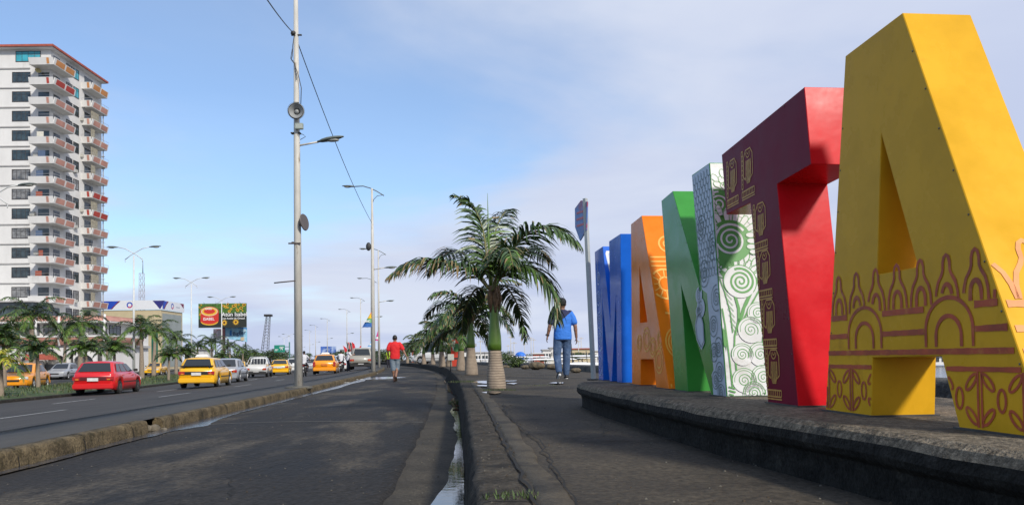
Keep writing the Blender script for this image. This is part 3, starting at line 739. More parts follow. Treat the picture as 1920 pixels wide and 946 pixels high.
# ---- N front right stem: grey white ground, slate lines
d = Deco(LO, LD, UP, -LN, pN)
bR = pN[5][0]; tR = pN[4][0]; bL = pN[6][0]; tL = pN[3][0]
def sx(v, t): # position across the right stem
    l_ = bL + (tL-bL) * v / 1.36; r_ = bR + (tR-bR) * v / 1.36; return l_ + (r_-l_) * t
ff = [(sx(v, .02), v) for v in (1.35, 1.0, .7)] + [(sx(.55, -.15), .55), (sx(.45, .1), .45), (sx(.3, .25), .3), (sx(.15, .22), .15), (sx(.01, .0), .01)] + [(sx(v, .985), v) for v in (.01, .3, .6, .9, 1.2, 1.345)]
for v0 in [i * .03 for i in range(45)]:
    t0 = .02 if v0 > .6 else (.3 if v0 > .13 else .15)
    t0b = .02 if v0 + .03 > .6 else (.3 if v0 + .03 > .13 else .15)
    for k_ in range(8):
        a, b = t0 + (.985-t0)*k_/8, t0 + (.985-t0)*(k_+1)/8; a2, b2_ = t0b + (.985-t0b)*k_/8, t0b + (.985-t0b)*(k_+1)/8
        q = [(sx(v0, a), max(v0, .006)), (sx(v0, b), max(v0, .006)), (sx(v0+.03, b2_), v0+.03), (sx(v0+.03, a2), v0+.03)]
        d.mb.add([d.P(p, 0) for p in q], [(0, 1, 2, 3)], 0)
rng = random.Random(4)
for (t, v, r_) in [(.3, 1.0, .075), (.85, .86, .075), (.25, .72, .08), (.85, .56, .075), (.55, .40, .06), (.75, .28, .055), (.45, .25, .055), (.7, .14, .055), (.4, .09, .05), (.7, .02, .05)]:
    c = (sx(v, t), v)
    d.spiral(c, r_*.7, 2.4, .006, 1, 4, rng.random()*6, 1, 1.1); d.arc(c, r_*1.1, r_, 0, 360, .005, 1, 4)
for v in [1.33 - i*.042 for i in range(15)]:
    for k_ in range(6):
        t = .05 + .16*k_ + (.08 if int(v*1000/42) % 2 else 0)
        c = (sx(v, t), v)
        d.petal(c, -math.pi/2 + .2, .05, .045, .0035, 1, 2)
for (t, v, r_) in [(-.2, .60, .05), (-.15, .52, .06), (-.35, .5, .035)]:
    c = (sx(v, t), v); d.fill([(c[0] + r_*1.2*math.cos(a), c[1] + r_*math.sin(a)) for a in [j*math.pi/10 for j in range(20)]], 0, 3, 4); d.spiral(c, r_*.7, 2, .005, 1, 5, 1)
leaf = [(sx(.48, -.42), .48), (sx(.42, -.62), .42), (sx(.33, -.60), .33), (sx(.27, -.35), .27), (sx(.31, -.12), .31), (sx(.42, -.08), .42), (sx(.5, -.2), .5)]
d.fill(leaf, 0, 3, 6); d.stroke(leaf, .008, 0, 5, closed=True); d.stroke([(a*.9+leaf[3][0]*.1, b*.9+.04) for a, b in leaf], .005, 1, 6, closed=True)
d.build([greyw_d, grey_d], tN, oN)
# ---- orange A: patterns on the near side of its right leg and faint on the front
o_, e1, e2, nn, L_ = edge_frame(pA, 2, 1)
ds = Deco(o_, e1, e2, nn, [(.003, .003), (LT-.003, .003), (LT-.003, L_-.003), (.003, L_-.003)])
for v in (1.02, 1.06, 1.10): ds.stroke([(0, v), (LT, v)], .012)
ds.arc((.16, 1.22), .06, .07, 0, 360, .014); ds.arc((.16, 1.22), .025, .03, 0, 360, .012)
ds.arc((.10, .86), .11, .13, 0, 360, .016); ds.arc((.10, .86), .05, .06, 0, 360, .014)
for a in range(0, 360, 30): ds.stroke([(.10+.05*math.cos(R(a)), .86+.06*math.sin(R(a))), (.10+.10*math.cos(R(a)), .86+.12*math.sin(R(a)))], .009)
ds.arc((.2, .62), .1, .1, 60, 300, .014); ds.arc((.2, .62), .06, .06, 60, 300, .012); ds.arc((.06, .5), .12, .11, -60, 90, .016)
for k_ in range(4): ds.arc((.12 + .01*k_, .36), .03*(k_+1), .035*(k_+1), 0, 360, .011)
ds.arc((.14, .13), .08, .09, 0, 360, .014); ds.arc((.14, .13), .04, .045, 0, 360, .012)
for k_ in range(5): ds.stroke([(.02+.05*k_, 0.0), (.02+.05*k_, .04)], .01)
ds.build([lorange_d], tA, oA)
d = Deco(LO, LD, UP, -LN, pA)
for s_, v, r_ in ((-5.35, .36, .09), (-5.55, .34, .06), (-5.05, .2, .09), (-5.2, .30, .07), (-5.02, .35, .06)):
    for k_ in (1, .6): d.arc((X(s_), v), r_*k_*K, r_*k_, 0, 360, .013)
d.build([lorange_d], tA, oA)
# ---- blue M: light blue swirls on the left stem, white badge with rounded frame on the side of the left diagonal
d = Deco(LO, LD, UP, -LN, pM)
for s_, v, r_ in ((-6.97, .15, .10), (-6.95, .38, .09), (-6.97, .60, .08), (-6.99, .82, .07), (-6.98, 1.02, .06)):
    d.arc((X(s_), v), r_*1.1, r_, 0, 360, .016); d.spiral((X(s_), v), r_*.7, 2, .012, 0, 2)
d.stroke([(X(-7.1), .02), (X(-7.03), .4), (X(-7.06), .8), (X(-7.0), 1.2)], .014); d.stroke([(X(-6.86), .05), (X(-6.88), .5), (X(-6.84), .9)], .012)
d.build([lblue_d], tM, oM)
o_, e1, e2, nn, L_ = edge_frame(pM, 2, 1)
ds = Deco(o_, e1, e2, nn, [(.001, .001), (LT-.001, .001), (LT-.001, L_-.001), (.001, L_-.001)])
t_ = L_ - .05
ds.fill([(.03, t_), (.20, t_), (.215, t_-.02), (.19, t_-.25), (.10, t_-.29), (.045, t_-.25), (.02, t_-.03)], 0, 1, 6)
ds.fill([(.05, t_-.03), (.18, t_-.03), (.16, t_-.22), (.10, t_-.25), (.06, t_-.22)], 1, 3, 6)
ds.arc((.11, t_-.09), .035, .035, 60, 300, .014, 0, 5); ds.arc((.11, t_-.17), .03, .03, -90, 180, .014, 0, 5)
ds.build([white_d, lblue_d], tM, oM)
# ================================================================== PALMS
trunk_m = mat('palm_trunk', (.30, .24, .18), .9, .15, 10, .006, 60)
# ringed trunk: bands along z
t = trunk_m.node_tree; b = t.nodes['Principled BSDF']; tcn = t.nodes.new('ShaderNodeTexCoord'); wv = t.nodes.new('ShaderNodeTexWave')
wv.bands_direction = 'Z'; wv.inputs['Scale'].default_value = 8.5; wv.inputs['Distortion'].default_value = 1.6; wv.inputs['Detail Scale'].default_value = 1.2
t.links.new(tcn.outputs['Object'], wv.inputs['Vector'])
mxx = t.nodes.new('ShaderNodeMix'); mxx.data_type = 'RGBA'; src = b.inputs['Base Color'].links[0].from_socket
mrr = t.nodes.new('ShaderNodeMapRange'); t.links.new(wv.outputs[1], mrr.inputs[0]); mrr.inputs[1].default_value = .0; mrr.inputs[2].default_value = .45; mrr.inputs[3].default_value = .75; mrr.inputs[4].default_value = 0
t.links.new(mrr.outputs[0], mxx.inputs[0]); t.links.new(src, mxx.inputs[6]); mxx.inputs[7].default_value = (.10, .07, .05, 1); t.links.new(mxx.outputs[2], b.inputs['Base Color'])
shaft_m = mat('palm_crownshaft', (.085, .165, .018), .4, .25, 5, col2=(.20, .14, .06), f2=.3, s2=3, stretch=(1, 1, .3))
leaf_mats = [mat('palm_leaf_mid', (.048, .095, .017), .42, .35, 5, spec=.6), mat('palm_leaf_deep', (.018, .040, .012), .4, .35, 5, spec=.6),
             mat('palm_leaf_bright', (.085, .16, .02), .45, .3, 5), mat('palm_leaf_dry', (.20, .14, .06), .7, .3, 8), mat('palm_leaf_yellow', (.36, .34, .03), .5, .3, 6)]
rach_m = mat('palm_rachis', (.16, .15, .05), .6, .2, 8)
def frond(parent, org, pts, rng, L=.55, n=54, wdt=.022, mi=0, tipdry=.3, droop=1.0, sw=.9, name='frond'):
    """feather leaf along a polyline of points: stalk plus two rows of hanging leaflets"""
    P = [Vector(p) for p in pts]
    # resample with catmull
    Q = []
    for i in range(len(P)-1):
        a = P[max(0, i-1)]; b_ = P[i]; c = P[i+1]; d_ = P[min(len(P)-1, i+2)]
        for k in range(6):
            u = k/6; Q.append(.5*((2*b_) + (c-a)*u + (2*a-5*b_+4*c-d_)*u*u + (-a+3*b_-3*c+d_)*u**3))
    Q.append(P[-1]); mb = MB(); m_ = len(Q)
    mb.tube(Q, [.016*(1 - .8*i/m_)+.003 for i in range(m_)], 5, 1)
    tot = sum((Q[i+1]-Q[i]).length for i in range(m_-1)); acc = [0]
    for i in range(m_-1): acc.append(acc[-1] + (Q[i+1]-Q[i]).length)
    def pos(s):
        for i in range(m_-1):
            if s <= acc[i+1]:
                t_ = (s-acc[i])/max(1e-6, acc[i+1]-acc[i]); return Q[i].lerp(Q[i+1], t_), (Q[i+1]-Q[i]).normalized()
        return Q[-1], (Q[-1]-Q[-2]).normalized()
    for k in range(n):
        u = .12 + .88 * (k + rng.random()*.6) / n; p, T = pos(u*tot)
        side = T.cross(Vector((0, 0, 1)))
        if side.length < .15: side = Vector((rng.uniform(-1, 1), rng.uniform(-1, 1), 0))
        side.normalize(); upv = side.cross(T).normalized()
        ll = L * (math.sin(math.pi * min(1, u*.80 + .17)) ** .6) * rng.uniform(.82, 1.1) * (1 - .25*u)
        for sg in (-1, 1):
            a_ = rng.uniform(-.25, .55)
            d0 = (side*sg*sw + T*(.55+.5*u) + upv*a_).normalized()
            g_ = Vector((0, 0, -1))
            pts_ = [p]; dd = d0.copy(); st = 4
            for j in range(st):
                pts_.append(pts_[-1] + dd * ll / st); dd = (dd + g_*(.42*droop*rng.uniform(.75, 1.25)) ).normalized()
            wv_ = T.cross(d0)
            wdir = d0.cross(Vector((rng.uniform(-.5, .5), rng.uniform(-.5, .5), 1))).normalized() if rng.random() < .5 else T
            ws = [wdt*.55, wdt, wdt*.85, wdt*.5, .001]
            base = len(mb.v); vs_ = []
            for q, w_ in zip(pts_, ws): vs_ += [q - wdir*w_*.5, q + wdir*w_*.5]
            x = rng.random(); mm = mi
            if x < .12: mm = 1 if mi == 0 else 0
            elif x > .93: mm = 2
            fs_ = [(2*j, 2*j+1, 2*j+3, 2*j+2) for j in range(st)]
            mb.add(vs_, fs_, mm + 2)
            if rng.random() < tipdry * (.4 + u): mb.m[-1] = 5; 
            if rng.random() < tipdry * .4 * (.4 + u): mb.m[-2] = 5
    o = mb.build(name, [rach_m, rach_m] + leaf_mats, parent, org)
    return o
def palm_trunk(t_, org, base, h, r0_, r1_, shaft=0, rs=None, lean=(0, 0), bulge=1.0):
    mb = MB(); n_ = 14; pts_ = []; rr = []
    for i in range(n_+1):
        u = i/n_; pts_.append(base + Vector((lean[0]*u, lean[1]*u, h*u - (.03 if i == 0 else 0))))
        rr.append((r0_ + (r1_-r0_)*(u**.8)) * (1 + .10*bulge*math.sin(math.pi*min(1, u*1.6))))
    mb.tube(pts_, rr, 16); mb.build('trunk', trunk_m, t_, org)
    top = pts_[-1]
    if shaft:
        mb = MB(); rs = rs or (r1_*1.02, r1_*.55); pts_ = []; rr = []
        for i in range(9):
            u = i/8; pts_.append(top + Vector((0, 0, shaft*u))); rr.append((rs[0] + (rs[1]-rs[0])*u**.7) * (1 + .14*math.sin(math.pi*min(1, u*2.2))))
        mb.tube(pts_, rr, 14); mb.build('crownshaft', shaft_m, t_, org); top = pts_[-1]
        bo = MB()
        for k in range(5):
            a = k*1.26; bo.tube([top + Vector((math.cos(a)*.05, math.sin(a)*.05, -shaft*.3)), top + Vector((math.cos(a)*.07, math.sin(a)*.07, -.02)), top + Vector((math.cos(a)*.05, math.sin(a)*.05, .16))], [.02, .05, .02], 6)
        bo.build('leaf_sheath', mat('palm_sheath', (.16, .10, .055), .9, .4, 12, .01, 40), t_, org)
    return top
GP = 'palms along the promenade kerb'
# the nearest promenade palm, fronds laid out as in the photograph
rng = random.Random(11)
b1 = at(931, 728, 0.0); Y1 = b1.y
tp = thing('palm_tree', 'largest palm beside the kerb with grey ringed bottle trunk and green shaft, nearest the camera', 'palm', b1, 0, GP)
def p1(px, py, dy=0): return atd(px, py, Y1 + dy)
hb = p1(927, 656).z; hs_ = p1(922, 556).z
palm_trunk(tp, b1, b1, hb, .140, .092, hs_ - hb, (.100, .056), lean=(-.02, 0))
c0 = p1(922, 545)
FR = [([(922, 545), (950, 480), (1000, 430), (1050, 432), (1088, 462)], (-.1, -.3, -.6, -.8, -.9), 0.61, 0, .1, 94),
      ([(922, 545), (955, 505), (1000, 505), (1035, 545), (1046, 605)], (-.1, -.3, -.5, -.6, -.6), 0.61, 0, .15, 86),
      ([(920, 545), (880, 505), (830, 490), (775, 492), (728, 520)], (0, -.2, -.5, -.7, -.8), 0.56, 0, .75, 86),
      ([(920, 545), (912, 480), (905, 430), (885, 385), (852, 366)], (0, .1, .2, .3, .2), 0.56, 0, .1, 81),
      ([(922, 545), (925, 480), (930, 430), (945, 400), (960, 392)], (0, .4, .9, 1.5, 1.9), 0.56, 1, .1, 72),
      ([(922, 545), (955, 500), (985, 470), (1010, 470), (1040, 500)], (0, .5, 1.1, 1.6, 1.9), 0.61, 1, .15, 72),
      ([(920, 545), (890, 500), (860, 470), (830, 480), (800, 515)], (0, .5, 1.1, 1.6, 1.9), 0.56, 1, .4, 72),
      ([(922, 545), (935, 500), (945, 468), (955, 470), (962, 500)], (0, -.4, -1.0, -1.5, -1.8), 0.51, 0, .2, 67),
      ([(918, 548), (895, 540), (880, 560), (868, 590), (866, 620)], (0, .2, .5, .7, .8), 0.46, 1, .5, 62),
      ([(924, 548), (945, 535), (965, 560), (980, 600), (985, 640)], (0, .4, .9, 1.1, 1.1), 0.44, 1, .4, 62)]
for pts_, dy, L_, mi, dry, n_ in FR:
    frond(tp, b1, [p1(x, y, d_) for (x, y), d_ in zip(pts_, dy)], rng, L_*1.08, int(n_*.95), .036, mi, dry, 1.0)
sp = MB(); sp.tube([c0 - Vector((0, 0, .1)), p1(916, 450), p1(914, 362)], [.022, .014, .002], 6); sp.build('spear_leaf', leaf_mats[2], tp, b1)
# generic palms for copies
def palm_proto(name, label, cat, group, seed, h, r0_, r1_, shaft, rs, R_, nf, L_, dry, loc=(0, 0, 0), nl=34, wl_=.04, up=(.1, 1.25), bright=0):
    rng = random.Random(seed); o_ = Vector(loc); t_ = thing(name, label, cat, o_, 0, group)
    top = palm_trunk(t_, o_, o_, h, r0_, r1_, shaft, rs, lean=(rng.uniform(-.1, .1)*h*.3, rng.uniform(-.1, .1)*h*.2))
    for k in range(nf):
        a = 2.4*k + rng.uniform(-.3, .3); el = up[0] + (up[1]-up[0])*((k+.5)/nf)**.9; rr = R_*rng.uniform(.85, 1.1)
        pts_ = [top - Vector((0, 0, .05))]; dd = Vector((math.cos(a)*math.cos(el), math.sin(a)*math.cos(el), math.sin(el)))
        for j in range(6):
            pts_.append(pts_[-1] + dd*rr/6); dd = (dd + Vector((0, 0, -.30 - .05*j*(1.3-el*.6)))).normalized()
        mi = 0 if rng.random() < .55 else 1
        if bright and rng.random() < bright: mi = 2
        frond(t_, o_, pts_, rng, L_, nl, wl_, mi, dry, 1.0)
    return t_
P2 = palm_proto('palm_tree', 'second palm on the promenade, slimmer, just behind the big bottle trunk palm', 'palm', GP, 21, .74, .185, .115, .88, (.12, .065), 1.8, 11, .62, .35, nl=46, wl_=.05)
b2 = at(884, 702, 0); put(P2, b2, 1.1, 1.0)
P3 = palm_proto('palm_tree', 'third palm on the promenade, standing left of the second and before the red stand', 'palm', GP, 22, .76, .185, .115, .76, (.12, .065), 1.8, 11, .62, .3, nl=46, wl_=.05)
b3 = at(864, 694, 0); put(P3, b3, .3, .97)
def prom(px, dpt, sc, rz, src, label):
    p = atd(px, 690, dpt); return dup(src, (p.x, p.y, 0), rz, sc, label, GP)
prom(842, 41*K, 1.05, 2.2, P2, 'promenade palm directly behind the third one, beside the grey control box')
prom(829, 40*K, 1.15, 4.0, P3, 'fourth promenade palm, left of the grey control box')
prom(812, 58*K, 1.15, .7, P2, 'dark promenade palm in front of the white van')
prom(795, 62*K, 1.2, 3.3, P3, 'promenade palm at the point where the kerb bends out of sight')
prom(779, 78*K, 1.1, 5.2, P2, 'small promenade palm before the brick wall building')
prom(764, 84*K, 1.1, 1.9, P3, 'farthest small palm on the promenade, just right of the man in red')
# median palms
GM = 'palms on the grassy median'
def zmed(x, Y): return -.78
M1 = palm_proto('palm_tree', 'tall spreading median palm in front of the apartment tower, leftmost of the tall ones', 'palm', GM, 31, 3.3, .20, .13, .7, (.14, .09), 2.5, 14, .72, .1, nl=44, wl_=.055, bright=.25)
M2 = palm_proto('palm_tree', 'median palm with low dark crown before the tower arches', 'palm', GM, 32, 2.0, .13, .10, .3, (.10, .08), 1.7, 16, .6, .1, nl=46, wl_=.055, up=(.35, 1.4), bright=.25)
def med(px, ptop, dpt, src, h, rz, label, z=-.78, first=False):
    dpt *= K; p = atd(px, 690, dpt); ztop = atd(px, ptop, dpt).z; sc = (ztop - z) / h
    if first: put(src, (p.x, p.y, z), rz, sc); return src
    return dup(src, (p.x, p.y, z), rz, sc, label, GM)
H1, H2 = 5.6, 3.7
med(62, 548, 47, M1, H1, .5, '', first=True)
med(72, 620, 34, M2, H2, .2, '', first=True)
md = [(150, 572, 52, M1, H1, 2.0, 'median palm in front of the rounded end of the pink podium'),
      (8, 600, 36, M2, H2, 1.1, 'palm crown at the left edge of the photo above the orange taxi'),
      (160, 622, 40, M2, H2, 4.2, 'low median palm directly above the red hatchback'),
      (215, 625, 45, M2, H2, 5.1, 'low dark palm between the red hatchback and the lamp post'),
      (266, 583, 49, M1, H1, 1.2, 'tall bare trunked median palm before the bank, right of the nearest median lamp post'),
      (288, 590, 60, M1, H1, 3.1, 'median palm overlapping the corner of the bank building'),
      (330, 612, 66, M1, H1, 4.1, 'median palm whose crown hangs right of the bank building'),
      (316, 642, 46, M2, H2, 2.5, 'small low palm on the grass left of the yellow wagon taxi'),
      (372, 630, 74, M1, H1, .1, 'palm under the left half of the big billboard'),
      (398, 622, 84, M1, H1, 5.5, 'palm right under the billboard post'),
      (430, 632, 90, M1, H1, 2.9, 'palm in front of the small tilted billboard'),
      (349, 640, 58, M2, H2, .9, 'low palm behind the yellow wagon taxi roof'),
      (455, 642, 105, M1, H1, 1.8, 'palm right of the small tilted billboard'),
      (478, 650, 110, M1, H1, 3.8, 'palm standing above the white rack pickup'),
      (415, 652, 76, M2, H2, 3.8, 'low palm between the wagon taxi and the white rack pickup'),
      (120, 600, 70, M1, H1, 2.8, 'palm behind the median, close to the podium wall'),
      (35, 585, 75, M1, H1, 5.2, 'palm against the podium at the far left'),
      (200, 618, 75, M1, H1, 3.9, 'palm close to the rounded podium end, behind the median row')]
for a in md: med(*a)
# yellowing crown at far left
M3 = palm_proto('palm_tree', 'yellow leaved low palm cut by the left edge of the photo', 'palm', GM, 41, 1.2, .12, .09, .3, (.09, .06), 1.5, 12, .5, .2, nl=26, wl_=.06)
for ch in M3.children:
    if ch.name.startswith('frond'): ch.data.materials[2] = leaf_mats[4]; ch.data.materials[3] = leaf_mats[2]
p = atd(2, 700, 26*K); put(M3, (p.x, p.y, -.78), 0, .85)

# ------------------------------------------------------------------ leafy trees / shrubs
tree_leaf = [mat('tree_leaf_mid', (.035, .065, .018), .6, .4, 2), mat('tree_leaf_deep', (.016, .034, .010), .6, .4, 2), mat('tree_leaf_pale', (.075, .115, .025), .6, .4, 2)]  # three leaf greens, the palest spread at random over the clumps
bark = mat('bark', (.12, .09, .065), .9, .3, 8)
def leafcloud(mb, c, r, n, s, rng, clumps=7):
    cl = [(Vector((rng.uniform(-.7, .7)*r[0], rng.uniform(-.7, .7)*r[1], rng.uniform(-.6, .7)*r[2])), rng.uniform(.35, .6), rng.choice((0, 0, 1, 2))) for _ in range(clumps)]
    for i in range(n):
        cc_, rr, mi = rng.choice(cl); d_ = Vector((rng.gauss(0, 1), rng.gauss(0, 1), rng.gauss(0, 1))).normalized() * rng.random()**.4
        p = Vector(c) + cc_ + Vector((d_.x*r[0]*rr, d_.y*r[1]*rr, d_.z*r[2]*rr))
        a = Vector((rng.uniform(-1, 1), rng.uniform(-1, 1), rng.uniform(-1, 1))).normalized(); b_ = a.cross(Vector((rng.uniform(-1, 1), rng.uniform(-1, 1), rng.uniform(-1, 1)))).normalized()
        q = s*rng.uniform(.6, 1.3); mb.add([p - a*q, p + b_*q*.45, p + a*q, p - b_*q*.45], [(0, 1, 2, 3)], mi if rng.random() < .8 else rng.choice((0, 1, 2)))
def tree_proto(name, label, cat, group, seed, h, r_, n, s):
    rng = random.Random(seed); t_ = thing(name, label, cat, (0, 0, 0), 0, group)
    mb = MB(); mb.tube([(0, 0, -.1), (.05*h, 0, h*.3), (0, .03*h, h*.6)], [.045*h, .035*h, .015*h], 8)
    for k in range(5):
        a = k*1.3; mb.tube([(.03*h, 0, h*(.25+.06*k)), (math.cos(a)*r_*.5, math.sin(a)*r_*.5, h*(.5+.07*k))], [.02*h, .006*h], 5)
    mb.build('trunk', bark, t_)
    mb = MB(); leafcloud(mb, (0, 0, h*.64), (r_, r_, h*.38), n, s, rng, 11); mb.build('crown', tree_leaf, t_)
    return t_
GT = 'trees beyond the main road'
T1 = tree_proto('leafy_tree', 'dark leafy tree left of the green road sign', 'tree', GT, 51, 5, 2.6, 1500, .17)
T2 = tree_proto('leafy_tree', 'bushy tree between the green road sign and the near lamp post', 'tree', GT, 52, 4.2, 2.7, 1500, .17)
def tr(px, ptop, dpt, src, h, label, first=False, z=-1.0, wide=1.0):
    dpt *= K; p = atd(px, 690, dpt); sc = (atd(px, ptop, dpt).z - z) / h; s3 = (sc*wide, sc*wide, sc)
    if first: put(src, (p.x, p.y, z), px*.1, s3); return
    dup(src, (p.x, p.y, z), px*.1, s3, label, GT)
tr(505, 654, 125, T1, 5, '', True, wide=1.5); tr(548, 660, 150, T2, 4.2, '', True, wide=1.4)
for a in [(492, 656, 130, T2, 4.2, 'dark tree right behind the white rack pickup'), (524, 658, 135, T1, 5, 'leafy tree directly below the green road sign'),
          (468, 655, 120, T1, 5, 'leafy tree between the small billboard and the crane mast'), (440, 655, 118, T2, 4.2, 'leafy tree at the foot of the small tilted billboard'),
          (570, 662, 190, T1, 5, 'far small tree just right of the near lamp post'), (634, 655, 170, T1, 5, 'round green tree just right of the far blue billboard'),
          (650, 655, 160, T2, 4.2, 'green tree under the red and black feather flags'), (668, 661, 150, T1, 5, 'low tree left of the grey pickup roof'),
          (690, 654, 140, T2, 4.2, 'tree behind the grey pickup cab'), (712, 654, 130, T1, 5, 'tree showing just right of the third lamp post'),
          (728, 652, 120, T2, 4.2, 'dark tree left of the man in red'), (752, 652, 125, T1, 5, 'tree showing right behind the shoulder of the man in red'),
          (612, 662, 210, T2, 4.2, 'far tree under the blue billboard')]:
    tr(*a, wide=1.35)
GH = 'trees on the harbour shore'
for i, (px, top, dd, lab) in enumerate([(979, 658, 200, 'shore tree beside the blue marquee'), (943, 658, 210, 'small dark tree left of the blue marquee'), (1076, 658, 190, 'round tree before the long cream warehouse'),
                                        (1093, 660, 195, 'small round tree at the right of the cream warehouse'), (1024, 664, 170, 'dark shrub behind the man in blue')]):
    dpt = dd*K; p = atd(px, 690, dpt); sc = (atd(px, top, dpt).z + 1.2) / 5; dup(T1 if i % 2 else T2, (p.x, p.y, -1.2), i, (sc*1.5, sc*1.5, sc), lab, GH)
# shrub by seawall
rng = random.Random(61); mb = MB(); pc = atd(966, 684, 33*K)
leafcloud(mb, (0, 0, .28), (.75, .5, .34), 1500, .055, rng, 14)
for i in range(len(mb.m)):
    if mb.m[i] == 1 and i % 2: mb.m[i] = 2
o = mb.build('shrub', tree_leaf); put(o, (pc.x, pc.y + .6, -.05)); tag(o, 'bright green shrub growing behind the sea wall left of the man in blue', 'shrub')
# weeds at the kerb joint and tufts
gm = mat('weed_blade', (.05, .085, .02), .7, .4, 9, col2=(.14, .12, .05), f2=.5, s2=6)
def tuft(px, py, z, r_, n, h, label, seed):
    rng = random.Random(seed); p = at(px, py, z); mb = MB()
    for i in range(n):
        a = rng.uniform(0, 6.28); d_ = r_*rng.random()**.5; q = p + Vector((math.cos(a)*d_*1.6, math.sin(a)*d_, -.005)); hh = h*rng.uniform(.4, 1.1); l_ = rng.uniform(0, 6.28); ll = hh*rng.uniform(.2, .9)
        tip = q + Vector((math.cos(l_)*ll, math.sin(l_)*ll, hh)); s_ = Vector((math.sin(l_), -math.cos(l_), 0))*.0022
        mid = q.lerp(tip, .5) + Vector((0, 0, hh*.15)); mb.add([q - s_, q + s_, mid + s_, mid - s_, tip], [(0, 1, 2, 3), (3, 2, 4)])
    o = mb.build('weed_tuft', gm); tag(o, label, 'weeds')
tuft(958, 934, 0.0, .06, 110, .03, 'small weed tuft in the crack between kerb and paving at the bottom of the photo', 1)
tuft(857, 757, ZR, .10, 240, .10, 'grassy weed growing in the wet gutter', 2)
tuft(935, 731, 0.0, .16, 200, .03, 'thin weeds around the foot of the big bottle palm', 3)
tuft(866, 716, 0.0, .16, 200, .05, 'thin weeds on the kerb edge left of the second palm', 4)
tuft(1010, 722, 0.0, .2, 120, .02, 'sparse weeds in the pavement joint right of the big bottle palm', 5)
# grass tufts on median as stuff
rng = random.Random(77); mb = MB()
for i in range(5200):
    Y = rng.uniform(20, 95); c = rng.uniform(.3, MW-.3); x = xl(Y) - tm(Y) - .19 - c; z = -.80 + .1*math.sin(math.pi*c/MW)
    h = rng.uniform(.06, .22); a = rng.uniform(0, 6.28); l_ = h*.6
    s_ = Vector((math.sin(a), -math.cos(a), 0))*.02
    q = Vector((x, Y, z)); mb.add([q - s_, q + s_, q + Vector((math.cos(a)*l_, math.sin(a)*l_, h))], [(0, 1, 2)])
tag(mb.build('grass', gm), 'rough grass growing over the road median', 'grass', kind='stuff')
# ================================================================== STREET LAMPS AND POLES
pole_m = mat('pole_paint', (.50, .48, .43), .6, .15, 3, col2=(.24, .19, .13), f2=.2, s2=3, stretch=(2, 2, .5))
lampg = mat('lamp_grey', (.11, .13, .12), .45, .1, 4); lampglass = mat('lamp_glass', (.32, .33, .31), .2, .05, 4); dkm = mat('dark_metal', (.03, .03, .03), .6, .2, 6)
whitep = mat('white_pole', (.55, .56, .55), .5, .08, 4)
def lamphead(par, org, p, d, s=1.0, name='lamp_head'):
    """cobra head starting at p pointing along horizontal d"""
    d = Vector(d).normalized(); u = Vector((0, 0, 1)); sd = d.cross(u)
    mb = MB(); prof = [(0, .045, .04), (.08, .06, .05), (.14, .105, .07), (.32, .15, .085), (.55, .145, .08), (.75, .095, .055), (.86, .04, .025), (.88, .012, .01)]
    n_ = 10; vs_ = []
    for x, w_, h in prof:
        for k in range(n_):
            a = 2*math.pi*k/n_; vs_.append(p + d*x*s + sd*math.cos(a)*w_*s + u*(math.sin(a)*h*s*(1.0 if math.sin(a) > 0 else .55) + x*.06*s))
    fs_ = [(i*n_+k, i*n_+(k+1) % n_, (i+1)*n_+(k+1) % n_, (i+1)*n_+k) for i in range(len(prof)-1) for k in range(n_)]
    fs_ += [list(range(n_))[::-1], [(len(prof)-1)*n_+k for k in range(n_)]]
    mb.add(vs_, fs_, 0, True); h = mb.build(name, lampg, par, org)
    m2 = MB(); m2.ell(p + d*.5*s - u*.015*s, (.23*s, .11*s, .055*s), 12, 6, rot=Matrix((( d.x, sd.x, 0), (d.y, sd.y, 0), (0, 0, 1)))); m2.build('lamp_glass', lampglass, h, (0, 0, 0)) if False else None
    g = m2.build('lamp_glass', lampglass, h, org)
    return h
GL = 'street lamp posts between the two roads'
HP = 10.35
def lamp_post(loc, label, r=.10, lower=True):
    o_ = Vector(loc); t_ = thing('street_lamp', label, 'street lamp', o_, 0, GL)
    mb = MB(); mb.tube([o_ + Vector((0, 0, -.1)), o_ + Vector((0, 0, HP*.5)), o_ + Vector((0, 0, HP))], [r*1.15, r*.85, r*.5], 12); mb.build('pole', pole_m, t_, o_)
    # curved top bar with head to the left and bare end to the right
    T_ = o_ + Vector((0, 0, HP)); mb = MB()
    mb.tube([T_ + Vector((x, 0, z)) for x, z in ((-1.0, .12), (-.5, .14), (-.1, .02), (.25, -.15), (.68, -.42))], .03, 6)
    mb.tube([T_ + Vector((x, 0, z)) for x, z in ((0, -.95), (.1, -.62), (.3, -.42), (.62, -.38))], .018, 5); mb.build('arm', lampg, t_, o_)
    lamphead(t_, o_, T_ + Vector((-.95, 0, .11)), (-1, 0, 0), .85)
    if lower:
        A = o_ + Vector((0, 0, 5.75)); mb = MB(); mb.tube([A, A + Vector((.75, 0, .12))], .028, 6); mb.build('lower_arm', pole_m, t_, o_)
        lamphead(t_, o_, A + Vector((.68, 0, .10)), (1, 0, 0), .8)
    mb = MB(); mb.tube([o_ + Vector((0, 0, .0)), o_ + Vector((0, 0, .05))], [r*2.3, r*2.2], 14); mb.build('base_collar', dkm, t_, o_)
    return t_
def lamploc(px, d):
    p = atd(px, 690, d*K); return Vector((p.x, p.y, zroad(p.x, p.y) - .01))
